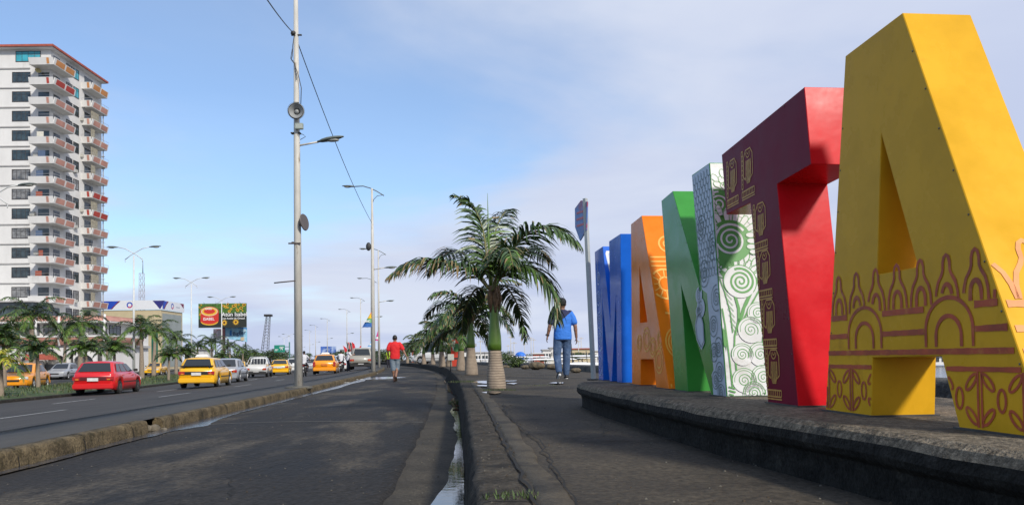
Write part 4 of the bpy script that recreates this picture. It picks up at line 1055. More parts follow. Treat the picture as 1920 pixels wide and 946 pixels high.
# nearest post: loudspeaker, box, brackets, notices
p0 = atd(560, 723, 17.35*K); p0.z = zroad(p0.x, p0.y) - .01; Yp = p0.y
t1 = thing('street_lamp', 'nearest tall street lamp post with loudspeaker, grey box and paper notice on its pole', 'street lamp', p0, 0, GL)
def q1(px, py, dy=0): return atd(px, py, Yp + dy)
mb = MB(); tp_ = Vector((p0.x - .02, p0.y, HP)); mb.tube([p0 + Vector((0, 0, -.15)), p0.lerp(tp_, .45), tp_], [.105, .085, .05], 18); mb.build('pole', pole_m, t1, p0)
mb = MB(); mb.tube([p0 + Vector((0, 0, -.02)), p0 + Vector((0, 0, .035)), p0 + Vector((0, 0, .05))], [.34, .33, .2], 20); mb.build('base_collar', mat('lamp_base', (.09, .085, .07), .8, .3, 9, .01), t1, p0)
T_ = tp_; mb = MB(); mb.tube([T_ + Vector((x, 0, z)) for x, z in ((-1.0, .12), (-.5, .14), (-.1, .02), (.25, -.15), (.68, -.42))], .03, 6); mb.build('arm', lampg, t1, p0)
lamphead(t1, p0, T_ + Vector((-.95, 0, .11)), (-1, 0, 0), .85)
A = q1(560, 273); B = q1(597, 266); mb = MB(); mb.tube([A, B], .024, 8); mb.build('lower_arm', pole_m, t1, p0)
lamphead(t1, p0, B - Vector((.02, 0, 0)), (1, -.1, .1), (q1(648, 262).x - B.x)/.88)
# horn loudspeaker facing the camera
c = q1(555, 208, -.22); mb = MB(); fd = Vector((.05, -1, -.12)).normalized()
mb.tube([c - fd*.26, c - fd*.18, c - fd*.08, c], [.05, .07, .12, .205], 24, cap=False)
mb.tube([c, c + fd*.015], [.205, .19], 24, cap=False); mb.tube([c + fd*.012, c - fd*.05, c - fd*.16], [.175, .10, .05], 24, cap=False); mb.ell(c - fd*.10, (.06, .06, .06), 12, 8)
h_ = mb.build('loudspeaker', mat('horn_grey', (.26, .27, .27), .4, .1, 5), t1, p0)
mb = MB(); mb.tube([c - fd*.004, c + fd*.016], [.214, .214], 28, cap=False); mb.box(c + Vector((0, .04, .20)), (.12, .1, .04)); mb.build('horn_rim', dkm, h_, p0)
bx = q1(561, 237, -.14); mb = MB(); mb.box(bx, (.20, .09, .15)); b_ = mb.build('junction_box', mat('box_grey', (.30, .34, .30), .5, .1, 4), t1, p0, bevel=.01)
mb = MB()
for k in (-.03, .0, .03): mb.box(bx + Vector((0, -.047, k)), (.15, .004, .012))
mb.build('vents', mat('vent', (.5, .53, .5), .5), b_, p0)
mb = MB(); k_ = q1(551, 64); mb.ell(k_ + Vector((0, -.05, 0)), (.07, .07, .06), 8, 6); mb.box(q1(556, 66, -.02), (.26, .04, .03)); mb.box(q1(555, 250), (.24, .12, .03)); mb.build('bracket', dkm, t1, p0)
mb = MB()
mb.tube([q1(552, 66, -.1), q1(549, 85, -.1), q1(548, 105, -.1), q1(546, 112, -.12), q1(552, 120, -.1), q1(559, 140, -.1), q1(565, 165, -.12), q1(564, 195, -.15)], .010, 5)
mb.tube([q1(548, 92, -.1), q1(545, 110, -.1), q1(553, 118, -.1), q1(556, 150, -.1)], .008, 5); mb.tube([q1(558, 250, -.1), q1(568, 252, -.1), q1(573, 256, -.1), q1(563, 262, -.1)], .008, 5); mb.build('loose_cables', dkm, t1, p0)
c = q1(567, 417, -.02); mb = MB(); fd = Vector((1, -.25, .1)).normalized(); mb.tube([c - fd*.11, c - fd*.02, c + fd*.05], [.05, .11, .21], 20, cap=False); mb.tube([c + fd*.05, c + fd*.07], [.215, .20], 20); mb.build('side_loudspeaker', mat('horn_dark', (.09, .075, .07), .5, .1, 5), t1, p0)
mb = MB(); mb.box(q1(552, 456, -.09), (.30, .03, .035)); mb.box(q1(549, 455, -.09), (.05, .06, .05)); mb.tube([q1(514, 530, -.05), q1(554, 526, -.08)], .017, 6); mb.build('steel_stub', mat('rusty_steel', (.07, .055, .05), .7, .3, 8), t1, p0)
mb = MB()
pc = q1(560, 580, 0); 
for k in range(6):
    a0, a1 = -2.3 + k*.25, -2.3 + (k+1)*.25; r_ = .092
    mb.add([(p0.x - .006 + math.cos(a0)*r_, p0.y + math.sin(a0)*r_, pc.z-.15), (p0.x - .006 + math.cos(a1)*r_, p0.y + math.sin(a1)*r_, pc.z-.15), (p0.x - .006 + math.cos(a1)*r_, p0.y + math.sin(a1)*r_, pc.z+.13), (p0.x - .006 + math.cos(a0)*r_, p0.y + math.sin(a0)*r_, pc.z+.13)], [(0, 1, 2, 3)])
mb.build('paper_notice', mat('paper_notice', (.55, .53, .48), .8, .1, 20, col2=(.15, .13, .12), f2=.35, s2=22), t1, p0)
LL = []
lab = ['second lamp post, with rainbow pennant sail tied to it', 'third lamp post, with a pink pennant, right behind the second', 'fourth lamp post, thin, showing just left of the second post',
       'fifth lamp post, rising above the grey pickup', 'sixth lamp post, above the red and black feather flags', 'seventh lamp post, standing over the far blue billboard', 'eighth lamp post, left of the blue billboard',
       'ninth lamp post, thin and pale, just right of the near post', 'farthest tiny lamp post, hidden partly by the nearest post']
for i, (px, d) in enumerate([(700, 39), (711, 61), (697, 83), (677, 109), (651, 133), (614, 162), (592, 191), (581, 222), (566, 262)]):
    l_ = lamploc(px, d)
    t_ = lamp_post(l_, lab[i], .115 if i == 0 else .10, lower=True)
    LL.append(t_)
l2 = LL[0]; o_ = l2.location.copy()
mb = MB(); mb.tube([o_ + Vector((0, 0, 7.0)), o_ + Vector((0, 0, 8.0))], .05, 6); 
mb = MB(); s_ = atd(691, 462, o_.y - .2); mb.ell(s_, (.15, .12, .24), 10, 8); mb.build('black_speaker', dkm, l2, o_)
# cable between the first two posts and beyond the frame
def catenary(name, a, b, sag, label, r=.012):
    pts_ = [a.lerp(b, k/16) - Vector((0, 0, sag*4*(k/16)*(1-k/16))) for k in range(17)]
    mb = MB(); mb.tube(pts_, r, 5, cap=False); tag(mb.build(name, dkm), label, 'cable')
catenary('overhead_cable', q1(553, 66, -.08), atd(697, 417, o_.y - .1), .35, 'thin black cable sagging from the nearest lamp post down to the second one')
catenary('overhead_cable', q1(551, 63, -.08), atd(420, -130, 9), .1, 'thin black cable leaving the top left side of the nearest lamp post')
# pennants
def pennant(name, pts, d, mats_, bands, label, post, txt=None):
    """triangular sail banner, coloured bands from top to bottom; real thin cloth with slight belly"""
    P = [atd(x, y, d) for x, y in pts]; org = post.location; mb = MB(); n_ = 14
    top, bl, br = P
    for i in range(n_):
        u0_, u1_ = i/n_, (i+1)/n_
        l0, r0_ = top.lerp(bl, u0_), top.lerp(br, u0_); l1, r1_ = top.lerp(bl, u1_), top.lerp(br, u1_)
        for k in range(4):
            f_ = lambda a, b, t_, u_: a.lerp(b, t_) + Vector((0, -.12*math.sin(math.pi*t_)*u_, 0))
            mb.add([f_(l0, r0_, k/4, u0_), f_(l0, r0_, (k+1)/4, u0_), f_(l1, r1_, (k+1)/4, u1_), f_(l1, r1_, k/4, u1_)], [(0, 1, 2, 3)], bands[int(u0_*len(bands))], False)
    if txt:
        e1 = (br-bl).normalized(); text_mb(txt, (br-bl).length*.30, mb, bl + (br-bl)*.10 + Vector((0, -.14, .28)), e1, Vector((0, 0, 1)), 0, bold=.01)
    o = mb.build(name, mats_); tag(o, label, 'pennant'); return o
cw = mat('cloth_white', (.7, .7, .7), .8); cy_ = mat('cloth_yellow', (.75, .45, .03), .8); cg = mat('cloth_green', (.12, .32, .12), .8); cb = mat('cloth_blue', (.03, .12, .38), .8); cp = mat('cloth_pink', (.55, .05, .22), .8); clb = mat('cloth_pale_blue', (.15, .38, .65), .8); cr = mat('cloth_red', (.55, .02, .03), .8); co = mat('cloth_orange', (.75, .2, .03), .8)
pennant('banner', [(696, 584), (679, 613), (697, 613)], o_.y - .2, [cw, cy_, cg, cb, co], [4, 1, 1, 2, 2, 3, 3], 'rainbow coloured triangular pennant with white lettering on the second lamp post', l2, 'LUNC')
pennant('banner', [(709, 618), (703, 638), (709, 638)], LL[1].location.y - .2, [cw, cp], [1, 1, 1, 0, 1], 'small pink pennant on the third lamp post', LL[1])
pennant('banner', [(697, 637), (689, 649), (697, 649)], LL[2].location.y - .2, [cw, clb], [1, 1, 0, 1], 'pale blue pennant on the fourth lamp post', LL[2])
pennant('banner', [(677, 645), (670, 657), (677, 657)], LL[3].location.y - .2, [cw, cr, clb], [0, 1, 1, 2, 1], 'red and white striped pennant on the fifth lamp post', LL[3])
# feather flags
for i, (px, a) in enumerate([(646, 0), (652, 1), (655, 1), (658, 0), (661, 1)]):
    d = 120*K; b_ = atd(px, 662, d); mb = MB(); tt = atd(px - 3 if i < 4 else px - 2, 640 + (7 if i == 0 else 0), d)
    mb.tube([b_ + Vector((0, 0, -1.5)), b_, tt], .03, 5)
    mb.add([b_ + Vector((.1, 0, .2)), b_ + Vector((.6, .1, .5)), tt + Vector((.5, 0, -.4)), tt], [(0, 1, 2, 3)], 1)
    o = mb.build('feather_flag', [whitep, cr if i % 2 == 0 else dkm]); tag(o, ['leftmost short red feather flag of the cluster', 'black feather flag, second from the left in the cluster', 'tall red feather flag in the middle of the cluster', 'black feather flag, fourth in the cluster', 'tall red feather flag leaning right, last of the cluster'][i], 'flag', 'feather flags on the far roadside')
# median double lamps
GD = 'double arm lamps on the grassy median'
def dbl(px, d, hh, label, z=-.78, spread=1.95):
    p = atd(px, 700, d*K); o_ = Vector((p.x, p.y, z)); t_ = thing('double_street_lamp', label, 'street lamp', o_, 0, GD)
    T_ = Vector((o_.x, o_.y, hh)); mb = MB(); mb.tube([o_ + Vector((0, 0, -.1)), T_], [.095, .05], 10); mb.build('pole', whitep, t_, o_)
    for sg in (-1, 1):
        mb = MB(); mb.tube([T_ + Vector((sg*x, 0, z_)) for x, z_ in ((-.62, -.28), (-.2, .05), (.0, .16), (.6, .5), (1.15, .62))], .03, 6); mb.tube([T_ + Vector((sg*-.62, 0, -.28)), T_ + Vector((sg*-.60, 0, -.45))], .02, 5); mb.build('arm', whitep, t_, o_)
        lamphead(t_, o_, T_ + Vector((sg*1.1, 0, .60)), (sg, 0, .0), .95)
    return t_
def hz(px, py, d): return atd(px, py, d*K).z
dbl(251, 49, hz(251, 479, 49), 'double armed lamp before the bank building, with a pole thicker than its neighbours')
dbl(359, 72, hz(359, 532, 72), 'double armed lamp between the bank building and the big billboard')
dbl(416, 92, hz(416, 565, 92), 'double armed lamp standing in front of the big billboard')
dbl(-12, 31.5, hz(-12, 372, 31.5), 'double armed lamp at the left photo edge of which one head shows before the tower')
dbl(542, 190, hz(542, 630, 190), 'far small double armed lamp right of the green road sign')
dbl(533, 215, hz(533, 634, 215), 'farthest double armed lamp, right above the green road sign')
# slim harbour lights and masts
GB = 'tall harbour lights on the far shore'
for i, (px, top, d) in enumerate([(958, 632, 190), (964, 643, 180), (996, 634, 210), (1001, 637, 215), (984, 645, 230), (1085, 640, 200), (1090, 634, 220), (901, 640, 180), (953, 648, 240)]):
    b_ = atd(px, 672, d*K); z = hz(px, top, d); mb = MB(); mb.tube([(b_.x, b_.y, -1.3), (b_.x, b_.y, z)], [.16, .08], 6); mb.box((b_.x, b_.y, z), (1.6, .3, .14)); mb.box((b_.x, b_.y, z + .2), (.5, .3, .2))
    o = mb.build('harbour_light', pole_m); tag(o, ['thin harbour light left of the blue marquee', 'short harbour light right behind the blue marquee', 'tall harbour light above the white boat shed', 'harbour light right beside the tall one above the boat shed',
        'pale distant harbour light above the shore tree', 'harbour light left over the cream warehouse', 'harbour light right over the cream warehouse, the taller of that pair', 'lone harbour light between the second and big palms', 'faint harbour light farthest left of the marquee group'][i], 'light', GB)
# sign post on the plinth end
sp0 = atd(1113, 710, 7.25*K); sp0.z = ZP - .01; tpz = atd(1097, 372, 7.2*K)
t_ = thing('sign_post', 'leaning pale steel post with a blue and red shield sign on the plinth end', 'sign post', sp0)
mb = MB(); ax = (tpz - sp0); mb.tube([sp0, tpz], .026, 4, smooth=False); mb.build('post', mat('post_galv', (.42, .44, .42), .5, .1, 5, metal=.2), t_, sp0)
mb = MB(); mb.box(sp0 + Vector((0, 0, .008)), (.13, .13, .014)); mb.build('base_plate', dkm, t_, sp0)
a = atd(1101, 378, 7.15*K); dirp = Vector((-.30, .95, 0)).normalized(); mb = MB()
sc_ = .34; poly = [(0, 0), (.5*sc_, .14*sc_), (1.0*sc_, -.02*sc_), (1.0*sc_, -.62*sc_), (.62*sc_, -1.10*sc_), (.1*sc_, -.85*sc_)]
shield_n = dirp.cross(UP)
mb.prism(poly, a, -dirp * -1, UP, shield_n, .012)
sg_ = mb.build('sign_panel', mat('sign_blue', (.07, .20, .48), .4, .2, 8, col2=(.35, .05, .10), f2=.5, s2=3), t_, sp0)
mb = MB()
for i in range(3): mb.prism([(.15*sc_, (-.2-.2*i)*sc_), (.85*sc_, (-.17-.2*i)*sc_), (.85*sc_, (-.24-.2*i)*sc_), (.15*sc_, (-.27-.2*i)*sc_)], a - shield_n*.002, dirp, UP, -shield_n, .001)
mb.build('lettering_bars', mat('sign_red', (.5, .08, .12), .4), sg_, sp0)
# ================================================================== BUILDINGS
bw = mat('render_white', (.66, .65, .63), .8, .06, .5, col2=(.50, .48, .45), f2=.25, s2=.25, stretch=(1, 1, .5)); bs = mat('slab_grey', (.40, .39, .38), .85, .1, .5)
pinkm = mat('panel_salmon', (.46, .23, .18), .7, .15, .6); redp = mat('panel_red', (.40, .05, .035), .7, .12, 1); roofr = mat('roof_tile_red', (.35, .085, .055), .8, .25, 2); orangep = mat('panel_ochre', (.52, .22, .07), .7, .1, 1)
glass = mat('window_glass', (.03, .045, .05), .12, .6, 1.2, spec=.8); glassc = mat('window_glass_curtained', (.20, .20, .20), .3, .5, 2, col2=(.05, .06, .07), f2=.4, s2=1); glassb = mat('window_glass_cyan', (.05, .34, .42), .15, .2, 1)
frame_m = mat('window_frame', (.05, .045, .045), .6); raild = mat('rail_steel', (.35, .35, .35), .5)
rng = random.Random(8)
def window(par, org, c, wd_, h, n, m, nb=4, mid=True, inset_=.08, fm=None):
    """window centred at c, facing n (horizontal unit): recessed pane, frame bars"""
    n = Vector(n); e = UP.cross(n); c = Vector(c); fm = fm or frame_m
    mb = MB()
    def q(x, z, w2, h2, out_, d_):
        ct = c + e*x + UP*z + n*out_
        rot = Matrix(((e.x, n.x, 0), (e.y, n.y, 0), (0, 0, 1))); mb.box(ct, (w2, d_, h2), 0, rot)
    for s_ in (-1, 1):
        q(s_*wd_/2, 0, .08, h+.08, .0, .10); q(0, s_*h/2, wd_-.085, .08, .0, .10)
    for k in range(1, nb): q(-wd_/2 + wd_*k/nb, 0, .045, h-.085, .0, .06)
    if mid: q(0, h*.22, wd_-.09, .04, .003, .055)
    f_ = mb.build('window', fm, par, org)
    mb = MB(); rot = Matrix(((e.x, n.x, 0), (e.y, n.y, 0), (0, 0, 1))); mb.box(c - n*.01, (wd_-.06, .03, h-.06), 0, rot); mb.build('pane', m, f_, org)
    return f_
# --- tower
cw_, cb_, cr_ = mat('cloth_linen', (.6, .58, .5), .9), mat('cloth_slate', (.08, .12, .2), .9), mat('cloth_rust', (.3, .08, .05), .9)
TX0, TX1, TY0, TY1 = -92.0, -67.3, 101*K, 113.6*K
FLH = 2.86; ZB = 3.0; NF = 15
def tz(py): return atd(40, py, TY0).z
Z_TOP = tz(92)
tw = thing('apartment_tower', 'white high rise apartment tower with salmon balcony panels and red roof edge', 'building', (-75, TY0, -.9)); org = tw.location.copy()
FLH = (Z_TOP - tz(515 + 16)) / 12.02
fz = [Z_TOP - FLH*(i+1) + .0 for i in range(15)]        # floor levels from the top storey down
mb = MB(); mb.b2(TX0, TX1, TY0, TY1, -1, Z_TOP); mb.build('wall', bw, tw, org)
mb = MB(); mb.b2(TX0, TX1+.9, TY0-1.0, TY1+.5, Z_TOP+.005, Z_TOP+.30); mb.build('roof_edge', roofr, tw, org)
mb = MB(); mb.b2(TX0, TX1+.7, TY0-.8, TY1+.3, Z_TOP-.12, Z_TOP-.003); mb.build('roof_soffit', bw, tw, org)
BX = -65.75    # outer plane of balconies
for i, z in enumerate(fz):
    # floor line ledges on the front
    mb = MB(); mb.b2(TX0, -70.3, TY0-.14, TY0-.002, z-.10, z+.06); mb.build('ledge', bs, tw, org)
    wz = z + 1.55
    if i == 0:
        window(tw, org, (-70.6*1.0, TY0-.02, wz+.2), 3.6, 1.5, (0, -1, 0), glassb, 4)
    else:
        window(tw, org, (-71.6, TY0-.02, wz), 2.6, 1.45, (0, -1, 0), rng.choice((glass, glass, glassc)), 4)
        if i in (10,): pass
    # dark door openings behind balcony 1
    if i > 0:
        mb = MB(); mb.b2(-69.1, -67.5, TY0-.03, TY0-.002, z+.15, z+2.2); mb.build('balcony_door', glass, tw, org)
    mb = MB(); mb.b2(TX1+.002, TX1+.03, TY0+.7, TY0+2.3, z+.15, z+2.15); mb.build('balcony_door', glass, tw, org)
    # side windows between balconies
    window(tw, org, (TX1+.02, TY0+3.6*K+.7, wz), 1.5, 1.45, (1, 0, 0), glassc if i % 2 else glass, 3)
    if i < 14:
        window(tw, org, (TX1+.02, TY0+5.9*K, wz-.05), 1.4, 1.5, (1, 0, 0), rng.choice((glass, glassc)) if i > 1 else glassb, 2)
    mb = MB(); mb.b2(TX1+.002, TX1+.03, TY0+8.0*K, TY0+10.2*K, z+.15, z+2.15); mb.build('balcony_door', glass, tw, org)
    def balcony(x0, y0, y1, z, panm, first):
        mb = MB(); th_ = .12
        # slab
        mb.b2(x0, BX-.08, y0+.08, y1, z-.16, z-.002)
        # sloping parapets: front (facing -Y) and side (facing +X), flaring outward to the top
        hh = .98; fl_ = .22
        def wall(a, b, out_):
            a = Vector(a); b = Vector(b); o2 = Vector(out_); t2 = o2*(-th_)
            v = [a, b, b+o2*fl_+UP*hh, a+o2*fl_+UP*hh]; v2 = [p + t2 for p in v]
            mb.add(v + v2, [(0, 1, 2, 3), (7, 6, 5, 4), (0, 4, 5, 1), (1, 5, 6, 2), (2, 6, 7, 3), (3, 7, 4, 0)])
        wall((x0, y0, z-.2), (BX, y0, z-.2), (0, -1, 0)); wall((BX, y0, z-.2), (BX, y1, z-.2), (1, 0, 0)); wall((BX, y1, z-.2), (TX1, y1, z-.2), (0, 1, 0))
        b_ = mb.build('balcony', bw, tw, org)
        pm = MB()
        L_ = y1 - y0
        for k in range(2):
            ya, yb = y0 + L_*(.08 + .46*k), y0 + L_*(.48 + .46*k)
            pm.add([(BX+.03+.22*.12/.98, ya, z-.08), (BX+.03+.22*.12/.98, yb, z-.08), (BX+.03+.2, yb, z+.68), (BX+.03+.2, ya+.1, z+.68)], [(0, 1, 2, 3)])
        xa = BX - (.95 if first else .62)
        pm.add([(xa, y0-.06, z-.08), (xa+.36, y0-.06, z-.08), (xa+.36, y0-.225, z+.72), (xa, y0-.225, z+.72)], [(0, 1, 2, 3)])
        pm.build('balcony_panel', panm, b_, org)
        if rng.random() < .75:
            rm = MB(); rm.tube([(x0, y0-.2, z+1.12), (BX+.2, y0-.2, z+1.12), (BX+.2, y1, z+1.12)], .022, 5)
            for k in range(5): rm.tube([(BX+.18, y0 + L_*k/4.0, z+.8), (BX+.2, y0 + L_*k/4.0, z+1.12)], .016, 4)
            rm.build('balcony_rail', raild, b_, org)
        return b_
    pm1 = orangep if i == 0 else (redp if i in (1,) else pinkm)
    if i < 14: balcony(-69.3, TY0-1.9, TY0+3.1*K, z, pm1, True)
    balcony(TX1, TY0+7.3*K, TY0+11.6*K, z, redp if i in (6, 7) else pm1 if i == 0 else pinkm, False)
for x, i in ((-69.6, 5), (-70.1, 8), (-69.5, 10)):
    mb = MB(); mb.b2(x, x+.7, TY0-.5, TY0-.003, fz[i]+1.2, fz[i]+1.75); mb.build('air_conditioner', mat('ac_box', (.45, .44, .40), .6), tw, org, bevel=.03)
mb = MB(); rng = random.Random(17)
for i in range(2, 14):
    if rng.random() < .6:
        mb_ = MB(); y_ = TY0 + rng.choice((5.1, 6.9))*K; mb_.b2(TX1+.03, TX1+.45, y_, y_+.75, fz[i]+.35, fz[i]+.85); mb_.build('air_conditioner', mat('ac_box', (.45, .44, .40), .6), tw, org, bevel=.03)
    if rng.random() < .6:
        mb_ = MB(); x_ = -69.0 + rng.random()*.8; hh_ = rng.uniform(.9, 1.5); w__ = rng.uniform(.4, 1.1)
        mb_.b2(x_, x_+w__, TY0-1.2, TY0-1.17, fz[i]+.9, fz[i]+.9+hh_*.8); mb_.build('laundry', rng.choice((cw_, cb_, cr_, MATS['dish'] if 'dish' in MATS else cw_)), tw, org)
    if rng.random() < .35:
        mb_ = MB(); ya = TY0+7.6*K; mb_.b2(BX-.25, BX-.2, ya, ya+rng.uniform(1, 2.6), fz[i]+.82, fz[i]+2.2); mb_.build('balcony_screen', mat('screen_cloth', (.30, .27, .20), .8, .3, 3), tw, org)
mb = MB(); dc = Vector((-68.9, TY0-.5, fz[1]+2.2)); mb.tube([dc, dc+Vector((.1, -.1, .05)), dc+Vector((.16, -.16, .08))], [.1, .3, .42], 14); mb.build('satellite_dish', mat('dish', (.5, .42, .2), .5), tw, org)
mb = MB(); mb.box((-66.2, TY0+12.5, 20), (.12, .12, 42)); [mb.box((-66.2, TY0+12.5, z_), (.5, .3, .05)) for z_ in range(2, 40, 2)]; mb.build('cable_riser', raild, tw, org)
# --- podium with rounded salmon bays
PY = 93*K
pd = thing('podium_building', 'low podium block with salmon panels, white ribs and arches at the foot of the tower', 'building', (-72, PY, -.9)); org = pd.location.copy()
def pz(py, d=PY): return atd(100, py, d).z
zt1, zt2, zt3, zt4, zb_ = pz(592), pz(606), pz(632), pz(646), -.9
xR = atd(196, 620, PY).x; xL = -100
mb = MB(); mb.b2(xL, xR-.7, PY+.9, PY+14, zb_, zt1); mb.build('wall', bw, pd, org)
mb = MB(); mb.b2(xL, xR-.3, PY+.3, PY+13.9, zt4-.35, zt4); mb.build('floor_slab', bs, pd, org)
def curved_rail(name, z0, z1, out0, out1, m):
    mb = MB(); n_ = 9; prof = [(out0 + (out1-out0)*math.sin(math.pi*.5*k/n_), z0 + (z1-z0)*k/n_) for k in range(n_+1)]
    vs_ = []; fs_ = []
    outl = lambda o2: [(xL, PY - o2), (xR - .6, PY - o2), (xR - .25 + o2*.3, PY - o2 + .2), (xR + o2, PY + .6), (xR + o2, PY + 10)]
    for o2, z in prof: vs_ += [(x, y, z) for x, y in outl(o2)]
    for j in range(n_):
        for k in range(4): fs_.append((j*5+k, j*5+k+1, (j+1)*5+k+1, (j+1)*5+k))
    mb.add(vs_, fs_); return mb.build(name, m, pd, org)
curved_rail('parapet_panel', zt4, zt3, .1, .55, pinkm); curved_rail('upper_panel', zt2+.3, zt1, .55, .0, pinkm)
mb = MB(); mb.b2(xL, xR+.45, PY-.62, PY+9.8, zt3, zt3+.22); mb.build('white_sill', bw, pd, org)
mb = MB(); mb.b2(xL, xR+.5, PY-.60, PY+9.8, zt2+.10, zt2+.30); mb.build('white_lintel', bw, pd, org)
for k in range(9):
    x = xR + .1 - k*3.05; mb = MB()
    mb.tube([(x, PY-.12, zt4-.1), (x+.1, PY-.5, (zt4+zt3)/2), (x+.2, PY-.68, zt3+.3), (x+.25, PY-.70, zt2), (x+.15, PY-.5, zt2+.7), (x, PY-.1, zt1+.1)], .14, 6, smooth=False); mb.build('rib', bw, pd, org)
    if k < 8: window(pd, org, (x-1.45, PY+.82, (zt3+zt2)/2+.1), 2.4, (zt2-zt3)*.8, (0, -1, 0), glassc, 4)
window(pd, org, (xR-.66, PY+4, (zt3+zt2)/2+.1), 3, 1.2, (1, 0, 0), glass, 3)
ar = MB()
for k in range(8):      # ground floor arcade of white arches
    x = xR - 1.2 - k*3.6; 
    for a in range(9):
        t0_, t1_ = math.pi*a/9, math.pi*(a+1)/9; r_ = 1.35; zc_ = zt4 - 2.4
        P_ = [(x - 1.8 - math.cos(t)*r_, zc_ + math.sin(t)*r_*.8) for t in (t0_, t1_)]
        zt_ = zt4-.38; q = [(P_[0][0], P_[0][1]), (P_[1][0], P_[1][1]), (P_[1][0], zt_), (P_[0][0], zt_)]
        ar.add([(a_, PY+.25, b_) for a_, b_ in q] + [(a_, PY+.55, b_) for a_, b_ in q], [(0, 1, 2, 3), (7, 6, 5, 4), (0, 4, 5, 1)])
    ar.b2(x-.45, x+.0, PY+.25, PY+.55, zb_, zt4-.38)
ar.build('arcade', bw, pd, org)
mb = MB(); mb.b2(xL, xR-.75, PY+.86, PY+.89, zb_, zt4-.5); mb.build('shop_front', mat('shop_front', (.10, .10, .10), .4, .5, .6, col2=(.35, .33, .30), f2=.4, s2=.5), pd, org)
mb = MB(); mb.prism([(0, 0), (1.2, 0), (0, .8)], (xR-10, PY-1.0, zt4-2.0), Vector((0, 1, 0)) * 1, UP, Vector((1, 0, 0)), 4); mb.build('red_canopy', roofr, pd, org)
ro = MB()  # recessed storey under the lowest balcony
ro.b2(-80, -66.9, PY+4, TY0-.05, zt1, zt1+2.2); ro.build('recessed_storey', glass, pd, org)
ro = MB(); ro.b2(-80.2, -66.2, PY+3, TY0-.08, zt1+2.21, zt1+2.35); ro.build('recessed_roof', bs, pd, org)
# --- bank building
BY = 128*K
bk_ = thing('bank_building', 'cream and green bank building with a blue and white sign band on its roof', 'building', (-70, BY, -.9)); org = bk_.location.copy()
def bz(py): return atd(250, py, BY).z
bx1 = atd(302, 600, BY).x; bx0 = -92
cream = mat('render_cream', (.50, .42, .27), .8, .06, 1); gdk = mat('facade_green', (.015, .12, .085), .4, .3, 1, spec=.7); greyp = mat('facade_grey', (.26, .29, .28), .5, .1, .8)
by1 = bx1/atd(342, 600, 100).x*100
mb = MB(); mb.b2(bx0, bx1, BY, by1, -.9, bz(581)); mb.build('wall', cream, bk_, org)
mb = MB(); mb.b2(bx0, atd(232, 600, BY).x, BY-.03, BY-.002, bz(690), bz(610)); mb.build('green_facade', gdk, bk_, org)
for py in (612, 622, 632): 
    mb = MB(); mb.b2(bx0, atd(232, 600, BY).x+.3, BY-.35, BY-.035, bz(py), bz(py-3)); mb.build('ledge', mat('ledge_green', (.02, .2, .13), .5), bk_, org)
mb = MB(); mb.b2(atd(226, 600, BY).x, atd(252, 600, BY).x, BY-.6, BY-.04, bz(690), bz(596)); mb.build('green_bay', gdk, bk_, org)
mb = MB(); mb.b2(atd(284, 600, BY).x, atd(296, 600, BY).x, BY-.03, BY-.002, bz(690), bz(620)); mb.build('green_strip', gdk, bk_, org)
mb = MB(); mb.b2(bx1+.002, bx1+.04, BY+.5, by1-.5, bz(688), bz(587)); mb.build('grey_cladding', greyp, bk_, org)
sgw = mat('sign_white', (.68, .70, .74), .5, .03); sgb = mat('sign_royal_blue', (.015, .06, .42), .5, .1, .5); sgr = mat('sign_maroon', (.16, .01, .06), .5); sgn = mat('sign_navy', (.03, .03, .18), .5)
sb = MB(); sb.b2(bx0, bx1+.25, BY-.25, BY-.02, bz(580), bz(563)); sb.b2(bx1+.02, bx1+.25, BY-.02, by1+.3, bz(580), bz(563)); s_ = sb.build('sign_band', sgw, bk_, org)
mb = MB(); h = bz(563)-bz(580); zb2 = bz(580)
def spx(px): return atd(px, 570, BY-.27).x
def fq(pts, mi): mb.add([(spx(a), BY-.262, zb2 + h*b_) for a, b_ in pts], [list(range(len(pts)))], mi)
fq([(130, .05), (207, .05), (214, .45), (222, .95), (130, .95)], 0); fq([(207, .05), (210, .05), (217, .5), (226, .95), (222, .95), (214, .45)], 1)
fq([(286, .95), (309, .95), (305, .5), (301, .05), (299, .05), (293, .5)], 2)
mb.add([(bx1+.262, y_, zb2+h*v_) for y_, v_ in ((BY+.1, .95), (BY+2.0, .95), (BY+1.2, .5), (BY+.5, .05), (BY+.1, .05))], [(0, 1, 2, 3, 4)], 0)
mb.add([(bx1+.262, y_, zb2+h*v_) for y_, v_ in ((BY+2.02, .95), (BY+2.6, .95), (BY+1.6, .5), (BY+.9, .05), (BY+.52, .05), (BY+1.22, .5))], [(0, 1, 2, 3, 4, 5)], 1)
mb.add([(bx1+.262, y_, zb2+h*v_) for y_, v_ in ((by1, .95), (by1-1.6, .95), (by1, .4))], [(0, 1, 2)], 1)
def ring(c, e1_, r_, mi0, mi1):
    n_ = 24
    for i in range(n_):
        a, b_ = 2*math.pi*i/n_, 2*math.pi*(i+1)/n_
        P_ = [Vector(c) + Vector(e1_)*math.cos(t)*q + UP*math.sin(t)*q for t, q in ((a, r_), (b_, r_), (b_, r_*.6), (a, r_*.6))]
        mb.add(P_, [(0, 1, 2, 3)], mi0 if i < 15 else mi1)
ring((spx(243), BY-.268, zb2+h*.5), (1, 0, 0), h*.33, 0, 3); ring((bx1+.268, BY+4.2, zb2+h*.5), (0, 1, 0), h*.33, 0, 3)
mb.add([(bx1+.262, y_, z_) for y_, z_ in ((BY+5.8, zb2+h*.40), (by1-1.8, zb2+h*.40), (by1-1.8, zb2+h*.5), (BY+5.8, zb2+h*.5))], [(0, 1, 2, 3)], 4)
